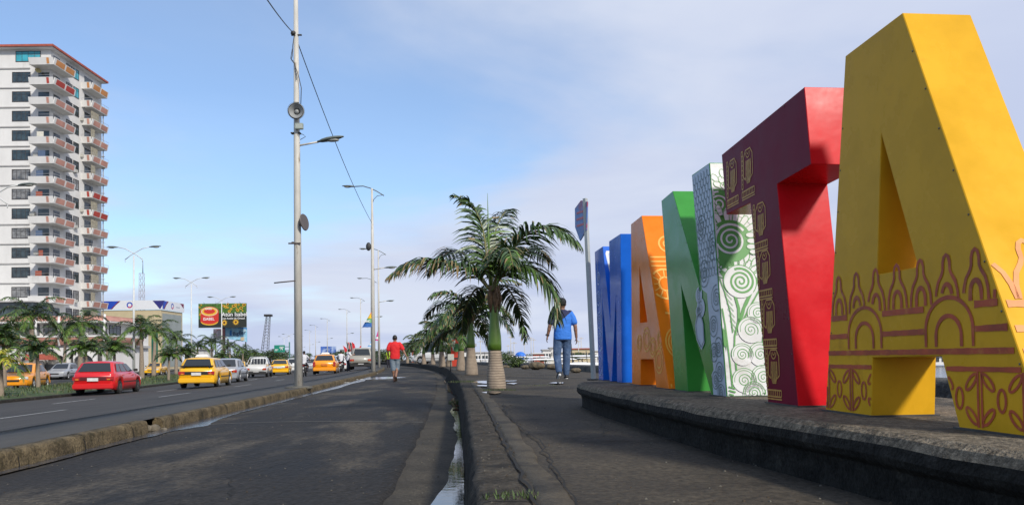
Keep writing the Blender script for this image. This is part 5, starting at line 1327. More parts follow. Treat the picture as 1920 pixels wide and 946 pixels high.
mb.build('sign_graphics', [sgb, sgr, sgn, mat('sign_magenta', (.45, .02, .12), .5), mat('sign_grey_text', (.35, .38, .45), .5)], s_, org)
for k in range(3): window(bk_, org, (atd(262, 600, BY).x, BY-.02, bz(640)-.9+k*0-2.2*k*.9), 2.2, 1.5, (0, -1, 0), glass, 2)
# low white buildings behind the tree line
def simple_house(name, label, px0, px1, ptop, d, depth, m, wn=4, roofm=None, z0=-1.0, rows=1, group=None, hwin=1.1):
    d *= K; a, b_ = atd(px0, 680, d), atd(px1, 680, d); zt_ = atd((px0+px1)/2, ptop, d).z
    t_ = thing(name, label, 'building', ((a.x+b_.x)/2, d, z0), 0, group); org = t_.location.copy()
    mb = MB(); mb.b2(a.x, b_.x, d, d+depth, z0, zt_); mb.build('wall', m, t_, org)
    mb = MB(); mb.b2(a.x-.3, b_.x+.3, d-.4, d+depth+.3, zt_+.003, zt_+.3); mb.build('roof', roofm or bs, t_, org)
    W_ = b_.x - a.x; H_ = zt_ - z0
    for r_ in range(rows):
        for k in range(wn):
            window(t_, org, (a.x + W_*(k+.5)/wn, d-.02, z0 + H_*(r_+.62)/rows), W_/wn*.55, min(hwin, H_/rows*.45), (0, -1, 0), glass, 2, False)
    return t_
simple_house('low_building', 'low grey building glimpsed behind the palms right of the bank', 346, 372, 655, 140, 8, bw, 3)
simple_house('low_building', 'long low cream building behind the palms under the billboard', 375, 460, 668, 170, 10, cream, 8)
simple_house('brick_building', 'long red brick wall building behind the small promenade palms', 772, 872, 655, 100, 6, mat('brick_red', (.26, .10, .065), .9, .25, 3, col2=(.16, .07, .05), f2=.3, s2=3), 7, None, -.2, hwin=.5)
simple_house('white_building', 'two storey white building with blue windows between the third and second palms', 868, 884, 648, 72, 5, bw, 2, None, -.2, rows=2)
simple_house('blue_panel_building', 'blue grey glazed building behind the white van', 800, 818, 648, 95, 5, mat('panel_blue_grey', (.12, .16, .28), .5, .3, 1), 2, None, -.2, rows=2)
GHB = 'harbour buildings on the far shore'
for a in [(1068, 1112, 654, 210, 20, cream, 9, roofr, 'long cream warehouse with brown roof edge near the leaning sign post'), (1018, 1034, 656, 215, 12, bw, 3, None, 'white square harbour building left of the man in blue'),
          (1032, 1050, 652, 225, 12, bw, 4, None, 'pale stepped harbour building behind the man in blue'), (1000, 1020, 663, 200, 8, roofr, 3, bw, 'low maroon walled shed under the tall harbour lights'),
          (945, 962, 664, 230, 10, bw, 3, None, 'low white shed left of the blue marquee'), (884, 916, 661, 200, 10, bw, 5, None, 'long white shed seen between the second and big palms'),
          (1050, 1068, 661, 190, 8, bs, 3, None, 'low grey shed right behind the man in blue'), (1112, 1180, 658, 230, 14, bw, 8, None, 'pale harbour building hidden mostly behind the blue letter'),
          (1750, 1830, 667, 120, 12, bw, 6, None, 'white harbour building glimpsed between the legs of the yellow letter')]:
    simple_house('harbour_building', a[8], *a[:7], a[7], -1.6, group=GHB)
hb_ = MB(); hb_.add([(-60, 185*K, -1.45), (400, 185*K, -1.45), (500, 500*K, -1.45), (-60, 500*K, -1.45)], [(0, 1, 2, 3)]); tag(hb_.build('harbour_land', mat('quay', (.16, .15, .13), .9, .3, .3)), kind='structure')
hb_ = MB(); hb_.b2(-40, 400, 184*K, 185*K, -2.2, -1.3); tag(hb_.build('quay_edge', MATS['quay']), kind='structure')
# --- billboards
d_ = 165*K
def board(name, label, px0, px1, py0, py1, d, post=True, yaw=0):
    a, b_ = atd(px0, py0, d), atd(px1, py1, d); W_, H_ = b_.x - a.x, a.z - b_.z
    t_ = thing(name, label, 'billboard', ((a.x+b_.x)/2, d, -.9)); org = t_.location.copy()
    return t_, org, a, b_, W_, H_
t_, org, a, b_, W_, H_ = board('billboard', 'large billboard with a red tuna tin and sunflowers above the palms', 372, 462, 569, 613, d_)
black = mat('print_black', (.02, .025, .02), .6); pred = mat('print_red', (.55, .03, .02), .6); pcream = mat('print_cream', (.72, .50, .30), .6); pyel = mat('print_yellow', (.72, .42, .03), .6); pgrn = mat('print_leaf_green', (.06, .14, .02), .6, .5, 2); pwhite = mat('print_white', (.8, .8, .8), .6); pbrown = mat('print_brown', (.12, .04, .01), .6)
mb = MB(); mb.b2(a.x, b_.x, d_, d_+.25, b_.z, a.z); pn = mb.build('panel', black, t_, org)
mb = MB(); U, V = a.x, b_.z
def rq(x0, x1, y0, y1, mi, o=.01): mb.add([(U+W_*x, d_-o, V+H_*y) for x, y in ((x0, y0), (x1, y0), (x1, y1), (x0, y1))], [(0, 1, 2, 3)], mi)
def eq(cx_, cy_, rx, ry, mi, o): 
    mb.add([(U+W_*cx_+rx*math.cos(t), d_-o, V+H_*cy_+ry*math.sin(t)) for t in [2*math.pi*k/28 for k in range(28)]], [list(range(28))], mi)
rq(0, 1, .60, 1, 1, .008); rq(0, .12, .35, .6, 1, .008)
eq(.23, .32, 2.25, 1.2, 0, .012); rq(.045, .42, .3, .62, 2, .014); eq(.23, .30, 2.2, 1.15, 2, .016); eq(.23, .24, 2.0, .8, 3, .018); eq(.23, .31, 2.05, .95, 2, .020); eq(.23, .66, 2.2, 1.25, 2, .022); eq(.23, .67, 2.0, 1.08, 5, .024); eq(.23, .67, 1.75, .88, 3, .026); eq(.23, .68, 1.35, .6, 2, .028)
rng = random.Random(3)
def sunfl(x, y, r_):
    for k in range(12):
        an = k*math.pi/6; c_ = (U+W_*x, V+H_*y)
        P_ = [(c_[0]+r_*math.cos(an-.2)*.5, c_[1]+r_*math.sin(an-.2)*.5), (c_[0]+r_*math.cos(an), c_[1]+r_*math.sin(an)), (c_[0]+r_*math.cos(an+.2)*.5, c_[1]+r_*math.sin(an+.2)*.5)]
        mb.add([(p[0], d_-.032-.0004*k, p[1]) for p in P_], [(0, 1, 2)], 3)
    eq(x, y, r_*.6, r_*.6, 3, .038); eq(x, y, r_*.34, r_*.34, 6, .040)
for k in range(20): sunfl(rng.uniform(.5, .98), rng.uniform(.66, .97), rng.uniform(.22, .5))
for k in range(7): sunfl(rng.uniform(.01, .07), rng.uniform(.5, .95), .25)
sunfl(.54, .20, .85); sunfl(.78, .22, .85)
text_mb('Atún Isabel', H_*.235, mb, (U+W_*.485, d_-.05, V+H_*.47), (1, 0, 0), UP, 4, bold=.012)
text_mb('con Aceite de Girasol', H_*.105, mb, (U+W_*.50, d_-.05, V+H_*.345), (1, 0, 0), UP, 4, bold=.008)
text_mb('ISABEL', H_*.16, mb, (U+W_*.10, d_-.05, V+H_*.31), (1, 0, 0), UP, 4, bold=.012); text_mb('ISABEL', H_*.10, mb, (U+W_*.14, d_-.05, V+H_*.75), (1, 0, 0), UP, 4, bold=.01)
mb.build('poster_print', [black, pgrn, pred, pyel, pwhite, pcream, pbrown], pn, org)
mb = MB(); px_ = atd(417, 620, d_).x; mb.b2(px_-.38, px_+.38, d_+.3, d_+.9, -.9, a.z-1); mb.build('post', mat('post_maroon', (.05, .015, .02), .6), t_, org)
mb = MB(); 
for k in range(4): mb.tube([(a.x+W_*(k+.5)/4, d_+.25, a.z), (a.x+W_*(k+.5)/4, d_-.6, a.z+.25)], .04, 4)
mb.build('lamp_brackets', dkm, t_, org)
d2 = d_+2.5
t_, org, a, b_, W_, H_ = board('billboard', 'small pale blue billboard with slanted dark lettering under the tuna billboard', 421, 463, 613.5, 640, d2)
mb = MB(); q_ = [Vector((a.x, d2, b_.z+.9)), Vector((b_.x, d2, b_.z-.1)), Vector((b_.x, d2, a.z)), Vector((a.x, d2, a.z))]
mb.add(q_ + [p + Vector((0, .2, 0)) for p in q_], [(0, 1, 2, 3), (7, 6, 5, 4), (0, 4, 5, 1), (1, 5, 6, 2), (2, 6, 7, 3), (3, 7, 4, 0)]); pn = mb.build('panel', mat('print_sky_blue', (.25, .50, .68), .6, .3, .5, col2=(.6, .7, .75), f2=.4, s2=.6), t_, org)
mb = MB(); text_mb('BigBar', H_*.36, mb, (a.x+W_*.36, d2-.03, b_.z+H_*.42), Vector((1, 0, .14)), Vector((0, 0, 1)), 0, bold=.02)
mb.add([(a.x, d2-.01, a.z-.1), (a.x+W_*.5, d2-.01, a.z-.05), (b_.x, d2-.01, a.z-.5), (b_.x, d2-.01, a.z-.1)], [(0, 1, 2, 3)], 1); mb.b2(a.x+W_*.72, a.x+W_*.88, d2-.03, d2-.015, b_.z+.3, b_.z+1.1, 2)
mb.b2(a.x+W_*.24, a.x+W_*.32, d2-.03, d2-.015, b_.z+1.5, b_.z+2.8, 1)
mb.build('poster_print', [mat('print_navy', (.02, .04, .12), .5), mat('print_blue', (.03, .2, .55), .5), mat('print_tan', (.55, .45, .3), .5)], pn, org)
mb = MB(); mb.b2(a.x+W_*.1, a.x+W_*.1+.3, d2+.21, d2+.5, -.9, b_.z+1); mb.b2(b_.x-.5, b_.x-.3, d2+.21, d2+.5, -.9, b_.z+.5); mb.build('post', dkm, t_, org)
t_, org, a, b_, W_, H_ = board('billboard', 'blue and white banner board far behind, left of the tuna billboard post', 400, 416, 613, 635, d2+4)
mb = MB(); mb.b2(a.x, b_.x, d2+4, d2+4.2, b_.z, a.z-.4); mb.build('panel', mat('print_pink_white', (.55, .48, .48), .6, .3, .8, col2=(.5, .08, .06), f2=.4, s2=.9), t_, org); mb = MB(); mb.b2(a.x+.3, a.x+.5, d2+4.21, d2+4.4, -.9, b_.z+1); mb.build('post', dkm, t_, org)
# far blue billboard
d3 = 205*K
t_, org, a, b_, W_, H_ = board('billboard', 'far blue billboard on short legs above the yellow taxi', 601, 630, 649, 661, d3)
mb = MB(); mb.b2(a.x, b_.x, d3, d3+.3, b_.z, a.z); pn = mb.build('panel', mat('print_far_blue', (.05, .12, .40), .6, .3, .4, col2=(.35, .45, .65), f2=.5, s2=.5), t_, org)
mb = MB()
for k in range(4): mb.b2(a.x+W_*(.1+.26*k), a.x+W_*(.1+.26*k)+.25, d3+.31, d3+.6, -1, b_.z+1)
mb.b2(a.x, b_.x, d3-.8, d3, b_.z-.25, b_.z-.05); mb.build('post', dkm, t_, org)
# green road sign
d4 = 118*K
t_, org, a, b_, W_, H_ = board('road_sign', 'green overhead road sign with white arrow and lettering', 514, 534, 646.5, 659.5, d4); t_['category'] = 'road sign'
mb = MB(); mb.b2(a.x, b_.x, d4, d4+.08, b_.z, a.z); pn = mb.build('panel', mat('sign_green', (.01, .22, .15), .5), t_, org)
mb = MB(); text_mb('Guayaquil', .24, mb, (a.x+W_*.45, d4-.01, a.z-.36), (1, 0, 0), UP, 0); text_mb('Puerto', .24, mb, (a.x+W_*.08, d4-.01, a.z-.85), (1, 0, 0), UP, 0)
mb.clear if False else None
mb = MB()
for k, (x0, x1, zz) in enumerate(((.5, .92, .26), (.5, .85, .40), (.07, .38, .62), (.07, .3, .76))): mb.b2(a.x+W_*x0, a.x+W_*x1, d4-.012, d4-.004, a.z-H_*zz-.04, a.z-H_*zz+.04)
mb.tube([(a.x+W_*.62, d4-.02, b_.z+.25), (a.x+W_*.62, d4-.02, b_.z+.5), (a.x+W_*.70, d4-.02, b_.z+.62), (a.x+W_*.78, d4-.02, b_.z+.5), (a.x+W_*.78, d4-.02, b_.z+.3)], .05, 4)
mb.build('lettering', pwhite, pn, org)
px_ = atd(542.5, 650, d4).x; mb = MB(); mb.tube([(px_, d4+.1, -.9), (px_, d4+.1, a.z+.5)], .11, 8); mb.tube([(px_, d4+.12, a.z-.3), (a.x+.2, d4+.12, a.z-.3)], .06, 6); mb.tube([(px_, d4+.12, b_.z+.3), (a.x+.2, d4+.12, b_.z+.3)], .06, 6); mb.build('post', mat('post_teal', (.05, .16, .15), .6), t_, org)
# --- lattice masts
def lattice(name, label, px, ptop, d, wb, wt, m, lean=0, cap=None):
    d *= K; b_ = atd(px, 690, d); z1 = atd(px, ptop, d).z; t_ = thing(name, label, 'mast', (b_.x, d, -.9)); org = t_.location.copy(); n_ = 16; mb = MB()
    def c(i, j):
        u = i/n_; w_ = (wb + (wt-wb)*u)/2; return Vector((b_.x + lean*u + (w_ if j in (0, 1) else -w_), d + (w_ if j in (0, 3) else -w_), -.9 + (z1+.9)*u))
    for j in range(4): mb.tube([c(0, j), c(n_, j)], .045 + .01*wb, 4)
    for i in range(n_):
        for j in range(4): mb.tube([c(i, j), c(i+1, (j+1) % 4)], .03, 3); mb.tube([c(i+1, j), c(i+1, (j+1) % 4)], .025, 3)
    mb.build('lattice', m, t_, org)
    if cap: mb = MB(); mb.box((b_.x+lean, d, z1+.25), (cap, cap, .5)); mb.build('top_box', dkm, t_, org)
    return t_
mstr = mat('mast_steel', (.10, .10, .11), .6)
lattice('lattice_mast', 'dark leaning lattice crane mast above the tree line', 494, 593, 165, 1.7, .8, mstr, 1.2, 1.6)
lattice('lattice_mast', 'pale telecom lattice mast behind the bank roof', 266, 512, 175, 1.3, .9, mat('mast_pale', (.33, .30, .33), .6))
b_ = atd(268, 690, 175*K); mb = MB(); mb.tube([(b_.x, 175*K, atd(268, 513, 175*K).z), (b_.x, 175*K, atd(268, 488, 175*K).z)], [.12, .05], 5); tag(mb.build('antenna', mstr), 'thin antenna rod rising from the pale telecom mast', 'antenna')
# red kiosk/advert panel behind promenade palms
d5 = 42*K; a, b_ = atd(843, 630, d5), atd(860, 682, d5)
t_ = thing('advert_stand', 'tall red advert stand with green and white motif behind the third promenade palm', 'stand', ((a.x+b_.x)/2, d5, 0)); org = t_.location.copy()
mb = MB(); mb.prism([(0, -.0), (b_.x-a.x, 0), (b_.x-a.x, a.z*.93), (.35, a.z), (0, a.z*.8)], (a.x, d5, 0), (1, 0, 0), UP, (0, 1, 0), .25); pn = mb.build('panel', mat('advert_red', (.50, .045, .02), .6, .1, 2), t_, org)
mb = MB(); mb.add([(a.x+.1+.3+.22*math.cos(t), d5-.006, a.z*.62+.26*math.sin(t)) for t in [k*.4 for k in range(16)]], [list(range(16))], 0); mb.add([(a.x+.1, d5-.008, a.z*.8), (a.x+.36, d5-.008, a.z*.86), (a.x+.2, d5-.008, a.z*.5)], [(0, 1, 2)], 1); mb.b2(a.x, b_.x, d5-.02, d5-.004, .42, .52, 2); mb.build('motif', [cg, cw, dkm], pn, org)
# control box on post
c = at(845, 696, 0); mb = MB(); mb.tube([(c.x, c.y, 0), (c.x, c.y, .42)], .02, 6); t_ = thing('control_box', 'pale grey control box on a dark post beside the third promenade palm', 'control box', (c.x, c.y, 0)); org = t_.location.copy(); mb.build('post', dkm, t_, org)
mb = MB(); mb.box((c.x+.01, c.y, .50), (.22, .10, .22)); mb.build('box', mat('box_cream', (.42, .42, .36), .6), t_, org, bevel=.012)
# white van by the kerb far
# ================================================================== VEHICLES
def paintm(name, c, rough=.28): return mat(name, c, rough, .03, 2, coat=.6)
cglass = mat('car_glass', (.012, .016, .018), .06, .1, 3, spec=.9); tyre = mat('tyre', (.012, .012, .012), .85); rimm = mat('rim_silver', (.45, .45, .46), .35, metal=.6); rimd = mat('rim_dark', (.06, .06, .06), .5)
plast = mat('bumper_black', (.015, .015, .015), .6); lampr = mat('lamp_red', (.35, .01, .01), .2, spec=.8); lampo = mat('lamp_amber', (.6, .2, .02), .25); lampw = mat('lamp_clear', (.6, .62, .62), .12, spec=.9); platew = mat('plate_white', (.6, .6, .58), .5); plateo = mat('plate_orange', (.6, .16, .02), .5)
def interp1(tab, x):
    if x <= tab[0][0]: return tab[0][1]
    for (a, b), (c, d) in zip(tab, tab[1:]):
        if x <= c: return b + (d-b)*(x-a)/(c-a)
    return tab[-1][1]
def car(name, label, cat, group, body, L=4.1, W=1.66, belt=((0, .86), (.5, .90), (3.0, .90), (3.2, .84), (4.0, .66)), roof_z=1.4, cab=(.25, .75, 2.05, 3.05), wheels=(.75, 3.2), wr=.29,
        plate=platew, rim=rimm, hatch=False, pickup=None, upper=None, bumper=None, taxi=False, tail='side', stripe=None, spoiler=False, clear=.20, rack=False, front_details=True):
    """x = 0 at rear bumper, forward +x. Root empty at centre of the car on the ground."""
    t = thing(name, label, cat, (0, 0, 0), 0, group); hw = W/2
    N_ = 64; vs_ = []; fs_ = []; mb = MB()
    def hwid(x):
        u = x/L; return hw * (1 - .10*max(0, (.10-u)/.10)**2 - .16*max(0, (u-.86)/.14)**2)
    def sill(x):
        z = clear
        z += .12*max(0, (.06-x/L)/.06) + .10*max(0, (x/L-.93)/.07)
        return z
    def arch(x):
        z = sill(x)
        for wx in wheels:
            d_ = abs(x-wx); R_ = wr*1.22
            if d_ < R_: z = max(z, wr + math.sqrt(R_*R_-d_*d_))
        return z
    xs_ = sorted(set([L*i/N_ for i in range(N_+1)] + [wx + s*wr*1.22*f for wx in wheels for s in (-1, 1) for f in (.9, .97, 1.0, 1.001)]))
    xs_ = [x for x in xs_ if 0 <= x <= L]; sec = []
    for x in xs_:
        zb_ = interp1(belt, x); w_ = hwid(x); zs = sill(x); za = min(arch(x), zb_-.16)
        e = min(1, min(x, L-x)/.10); e = .92 + .08*math.sqrt(max(0, e))
        # half section from underside centre to top centre
        half = [(0, zs+.05), (w_*.74, zs+.03), (w_*.80, max(za-.01, zs)), (w_*.965*e, za), (w_*1.0*e, za + (zb_-za)*.30), (w_*.995*e, za + (zb_-za)*.62), (w_*.955*e, zb_-.05), (w_*.90*e, zb_-.008), (w_*.5*e, zb_+.012), (0, zb_+.018)]
        sec.append([(x, y, z) for y, z in half] + [(x, -y, z) for y, z in half[-2:0:-1]])
    n_ = len(sec[0])
    for s_ in sec: vs_ += s_
    for i in range(len(sec)-1):
        for k in range(n_): fs_.append((i*n_+k, (i+1)*n_+k, (i+1)*n_+(k+1) % n_, i*n_+(k+1) % n_))
    fs_ += [list(range(n_)), [(len(sec)-1)*n_+k for k in range(n_)][::-1]]
    vs_ = [(x - L/2, y, z) for x, y, z in vs_]
    mb.add(vs_, fs_, 0, True)
    bod = mb.build('body', body, t)
    # cabin
    r0_, r1_, r2_, r3_ = cab; zb0, zb3 = interp1(belt, r0_)-.02, interp1(belt, r3_)-.02
    um = upper or body; bwid, twid = hw*.90, hw*.74
    def P(x, y, z): return Vector((x - L/2, y, z))
    def cabverts(off=0):
        m1, m2 = r1_ + (r2_-r1_)*.18, r1_ + (r2_-r1_)*.85
        st = [(r0_, bwid, zb0, 0), (r1_, twid, roof_z-.045, 1), (m1, twid*1.01, roof_z-.008, 1), ((m1+m2)/2, twid*1.02, roof_z, 1), (m2, twid*1.0, roof_z-.012, 1), (r2_, twid*.97, roof_z-.06, 1), (r3_, bwid*.97, zb3, 0)]
        return st
    st = cabverts(); mb = MB(); n_ = 7
    for x, w_, z, r_ in st:
        for k in range(n_):
            u = -1 + 2*k/(n_-1); mb.v.append(tuple(P(x, w_*u, z - .05*abs(u)**3*(r_)+.0)))
    for i in range(len(st)-1):
        for k in range(n_-1): mb.f.append([i*n_+k, (i+1)*n_+k, (i+1)*n_+k+1, i*n_+k+1]); mb.m.append(0); mb.sm.append(True)
    # sides
    b0 = len(mb.v)
    for sg in (1, -1):
        k = n_-1 if sg > 0 else 0; bb = len(mb.v)
        low = [P(x, sg*(hw*.90), interp1(belt, x)-.02) for x, *_ in st]
        mb.v += [tuple(v) for v in low]
        for i in range(len(st)-1): mb.f.append([i*n_+k, (i+1)*n_+k, bb+i+1, bb+i]); mb.m.append(0); mb.sm.append(False)
    cabo = mb.build('cabin', um, t)
    # windows as dark glass panels slightly proud
    def quad(name, pts, m, par, off): 
        mm = MB(); a = [Vector(p) + Vector(off) for p in pts]; mm.add(a, [list(range(len(a)))]); return mm.build(name, m, par)
    def lerp3(a, b, t_): return a.lerp(b, t_)
    # rear and front screens
    def screen(name, xb, zb_, wb, xt, zt_, wt, sgn):
        A, B, C, D = P(xb, -wb, zb_), P(xb, wb, zb_), P(xt, wt, zt_), P(xt, -wt, zt_)
        nrm = (B-A).cross(D-A).normalized()
        if nrm.x*sgn < 0: nrm = -nrm
        m0 = lambda s, t_: lerp3(lerp3(A, B, s), lerp3(D, C, s), t_) + nrm*.012
        return quad(name, [m0(.07, .12), m0(.93, .12), m0(.90, .90), m0(.10, .90)], cglass, cabo, (0, 0, 0))
    screen('rear_window', r0_, zb0+.02, bwid, r1_, roof_z-.045, twid, -1); screen('windscreen', r3_, zb3+.02, bwid*.97, r2_, roof_z-.06, twid*.97, 1)
    xm = (r0_+r3_)/2 if not pickup else None
    for sg in (1, -1):
        def S(x, t_):   # point on side at position x along, height t_
            zb_ = interp1(belt, x)-.02; xt = r1_ + (r2_-r1_)*(x-r0_)/(r3_-r0_); p0_ = P(x, sg*hw*.90, zb_); 
            zt_ = roof_z-.06; return p0_.lerp(P(xt, sg*twid*1.0, zt_), t_) + Vector((0, sg*.022, .004))
        splits = [(.10, .47), (.51, .90)] if not pickup else [(.12, .88)]
        if hatch: splits = [(.11, .30), (.33, .59), (.625, .92)]
        for a_, b__ in splits:
            x0, x1 = r0_+(r3_-r0_)*a_, r0_+(r3_-r0_)*b__
            quad('side_window', [S(x0, .10), S(x1, .10), S(x1, .86), S(x0, .86)], cglass, cabo, (0, 0, 0))
        # door seams / handles
        for x in ((r0_+r3_)/2 - .1, r3_-.15):
            mm = MB(); mm.box(P(x-.35, sg*(hw*1.0), interp1(belt, x)-.14), (.16, .03, .03)); mm.build('door_handle', plast if not hatch else um, bod)
        mm = MB(); mm.box(P(r3_-.30, sg*(hw*.97+.07), interp1(belt, r3_-.3)+.07), (.10, .16, .11)); mm.build('mirror', plast, cabo, bevel=.02)
        mm = MB(); mm.b2(wheels[0]+wr*1.3-L/2, wheels[1]-wr*1.3-L/2, sg*hw*.998, sg*hw*1.012, .50, .54); mm.build('rub_strip', plast, bod)
    for wx in wheels:
        for sg in (1, -1):
            mm = MB(); c = P(wx, sg*(hw-.10), wr)
            mm.tube([c + Vector((0, sg*y, 0)) for y in (-.10, -.09, .075, .095)], [wr*.88, wr, wr, wr*.9], 20); w_ = mm.build('wheel', tyre, t)
            mm = MB(); mm.tube([c + Vector((0, sg*.096, 0)), c + Vector((0, sg*.104, 0))], [wr*.64, wr*.60], 16)
            for k in range(5):
                a = k*1.2566; mm.box(c + Vector((math.cos(a)*wr*.36, sg*.106, math.sin(a)*wr*.36)), (wr*.46, .012, wr*.14), 0, Matrix.Rotation(-a, 3, 'Y'))
            mm.build('rim', rim, w_)
    # rear details
    zb_ = belt[0][1]; bm_ = bumper or body
    mm = MB(); mm.box(P(-.0, 0, .36), (.14, W*.93, .22)); mm.build('rear_bumper', bm_, t, bevel=.035)
    mm = MB(); mm.box(P(L-.03, 0, .36), (.14, W*.86, .22)); mm.build('front_bumper', bm_, t, bevel=.035)
    if stripe: mm = MB(); mm.box(P(-.005, 0, zb_-.20), (.05, W*.78, .14)); mm.build('tail_panel', stripe, t)
    for sg in (1, -1):
        if tail == 'side': mm = MB(); mm.box(P(.0, sg*(hw*.76), zb_-.20), (.07, W*.17, .15))
        else: mm = MB(); mm.box(P(.0, sg*(hw*.84), zb_-.20), (.08, W*.10, .32))
        l_ = mm.build('taillight', lampr, t, bevel=.01)
        mm = MB(); mm.box(P(-.04, sg*(hw*.72), zb_-.235), (.012, W*.07, .05)); mm.build('indicator_lens', lampo, l_)
        mm = MB(); mm.box(P(L-.05, sg*(hw*.70), belt[-1][1]-.08), (.12, W*.20, .14)); mm.build('headlight', lampw, t, bevel=.02)
    mm = MB(); mm.box(P(-.05, 0, zb_-.24 if not pickup else .42), (.02, .42, .13)); mm.build('number_plate', plate, t)
    mm = MB(); mm.box(P(L+.015, 0, .50), (.05, W*.42, .10)); mm.build('grille', plast, t)
    if taxi:
        mm = MB(); mm.box(P((r1_+r2_)/2-.2, 0, roof_z+.075), (.24, .62, .13), top=.7); mm.build('roof_sign', mat('taxi_sign_white', (.68, .68, .65), .4), t, bevel=.02)
    if spoiler:
        mm = MB(); mm.box(P(.12, 0, zb_+.13), (.20, W*.84, .035)); mm.box(P(.12, hw*.66, zb_+.06), (.12, .04, .12)); mm.box(P(.12, -hw*.66, zb_+.06), (.12, .04, .12)); mm.build('rear_spoiler', spoiler, t)
    if pickup:   # open bed
        x0, x1 = .04, r0_-.06; zt_ = belt[0][1] + .0
        mm = MB(); 
        mm.b2(x0-L/2, x1-L/2, hw*.80, hw*.93, zt_-.02, zt_+pickup); mm.b2(x0-L/2, x1-L/2, -hw*.93, -hw*.80, zt_-.02, zt_+pickup); mm.b2(x0-L/2-.01, x0+.06-L/2, -hw*.93, hw*.93, zt_-.35, zt_+pickup-.002); mm.b2(x1-.05-L/2, x1-L/2, -hw*.93, hw*.93, zt_-.02, zt_+pickup-.003)
        mm.build('cargo_bed', body, t)
        mm = MB(); mm.b2(x0+.07-L/2, x1-.06-L/2, -hw*.795, hw*.795, zt_+.02, zt_+.03); mm.build('bed_floor', plast, t)
        if rack:
            mm = MB(); xr_ = r0_-.12
            for k in range(6): mm.tube([P(xr_, -hw*.72+hw*1.44*k/5, zt_), P(xr_, -hw*.72+hw*1.44*k/5, roof_z+.03)], .018, 5)
            mm.tube([P(xr_, -hw*.78, roof_z+.04), P(xr_, hw*.78, roof_z+.04)], .022, 5)
            for sg in (1, -1): mm.tube([P(xr_, sg*hw*.78, roof_z+.04), P(.2, sg*hw*.86, zt_+pickup+.02)], .022, 5)
            mm.build('cargo_rack', body, t)
    return t
def park(t, px, d, hd=0, flip=False, x=None, zoff=0):
    Y = d*K; p = atd(px, 690, Y); X_ = p.x; tt = xl(Y) - X_
    z = zt(tt) if tt < 13 else (-.95)
    slope = (xl(Y+3) - xl(Y-3))/6; h = math.atan2(1, slope) + R(hd)
    if flip: h += math.pi
    # cross slope tilt ignored: car sits level on its wheels at the mean height
    t.location = (X_, Y, z + .012 + zoff); t.rotation_euler = (0, 0, h); return t
GC = 'vehicles on the main road'
redc = paintm('car_red', (.58, .010, .012)); yelc = paintm('car_yellow', (.78, .42, .008)); yelo = paintm('car_orange_yellow', (.80, .30, .008)); blk = paintm('car_black', (.015, .015, .017)); whi = paintm('car_white', (.62, .62, .60)); silv = paintm('car_silver', (.30, .31, .33)); greyb = paintm('car_beige_grey', (.34, .33, .29)); dkr = mat('panel_dark_red', (.10, .01, .012), .4)
c1_ = car('parked_car', 'red five door hatchback with dark rear window, at the median edge', 'car', GC, redc, L=3.9, W=1.68, belt=((0, .88), (.3, .93), (2.8, .93), (3.0, .88), (3.85, .68)), roof_z=1.40, cab=(.12, .50, 2.0, 2.9), wheels=(.72, 3.15), wr=.285, hatch=True, tail='side', rim=rimd, stripe=dkr)
c1_.name = 'hatchback_car'; park(c1_, 205, 30.2, 4)
c3_ = car('taxi', 'yellow wagon taxi with black rear hatch, red tail lights and white roof sign', 'taxi', GC, yelc, L=4.25, W=1.68, belt=((0, .90), (.3, .94), (3.0, .94), (3.2, .88), (4.2, .70)), roof_z=1.42, cab=(.10, .42, 2.3, 3.15), wheels=(.78, 3.35), wr=.29, hatch=True, stripe=blk, taxi=True, upper=yelc, spoiler=blk)
park(c3_, 388, 33.5, 3)
c3b = car('parked_car', 'silver grey car half hidden ahead of the yellow wagon taxi', 'car', GC, silv, L=4.2, W=1.68, belt=((0, .88), (.9, .92), (3.0, .92), (3.2, .86), (4.1, .68)), roof_z=1.46, cab=(.45, 1.1, 2.3, 3.1), wheels=(.78, 3.35)); c3b.name = 'silver_car'; park(c3b, 431, 43, 2)
c4_ = car('pickup_truck', 'white pickup truck with a barred cargo rack behind the cab', 'pickup', GC, whi, L=4.6, W=1.66, belt=((0, .86), (1.7, .90), (3.2, .95), (3.5, .90), (4.5, .74)), roof_z=1.60, cab=(1.75, 1.95, 2.75, 3.45), wheels=(.95, 3.75), wr=.32, pickup=.18, rack=True, bumper=plast, clear=.32, rim=rimd)
park(c4_, 487, 57, 2)
c5_ = car('taxi', 'yellow sedan taxi with long white tail light bar, between white pickup and near lamp post', 'taxi', GC, yelc, L=4.3, W=1.68, belt=((0, .92), (.7, .95), (3.0, .93), (3.2, .88), (4.2, .70)), roof_z=1.40, cab=(.55, 1.15, 2.3, 3.1), wheels=(.8, 3.4), stripe=lampw)
park(c5_, 527, 64, 2)
c6_ = car('parked_car', 'white car hidden behind the near lamp post', 'car', GC, whi, L=4.4, W=1.7, belt=((0, .95), (.7, .97), (3.0, .95), (3.2, .90), (4.3, .72)), roof_z=1.55, cab=(.45, .9, 2.4, 3.2), wheels=(.8, 3.5)); c6_.name = 'white_car'; park(c6_, 552, 76, 2)
c7_ = car('taxi', 'yellow hatchback taxi with orange number plate, directly right of the near lamp post', 'taxi', GC, yelo, L=3.9, W=1.66, belt=((0, .92), (.3, .95), (2.8, .93), (3.0, .88), (3.8, .68)), roof_z=1.42, cab=(.10, .55, 2.1, 2.9), wheels=(.72, 3.15), hatch=True, plate=plateo, taxi=True, tail='vert')
park(c7_, 612, 50.5, 1)
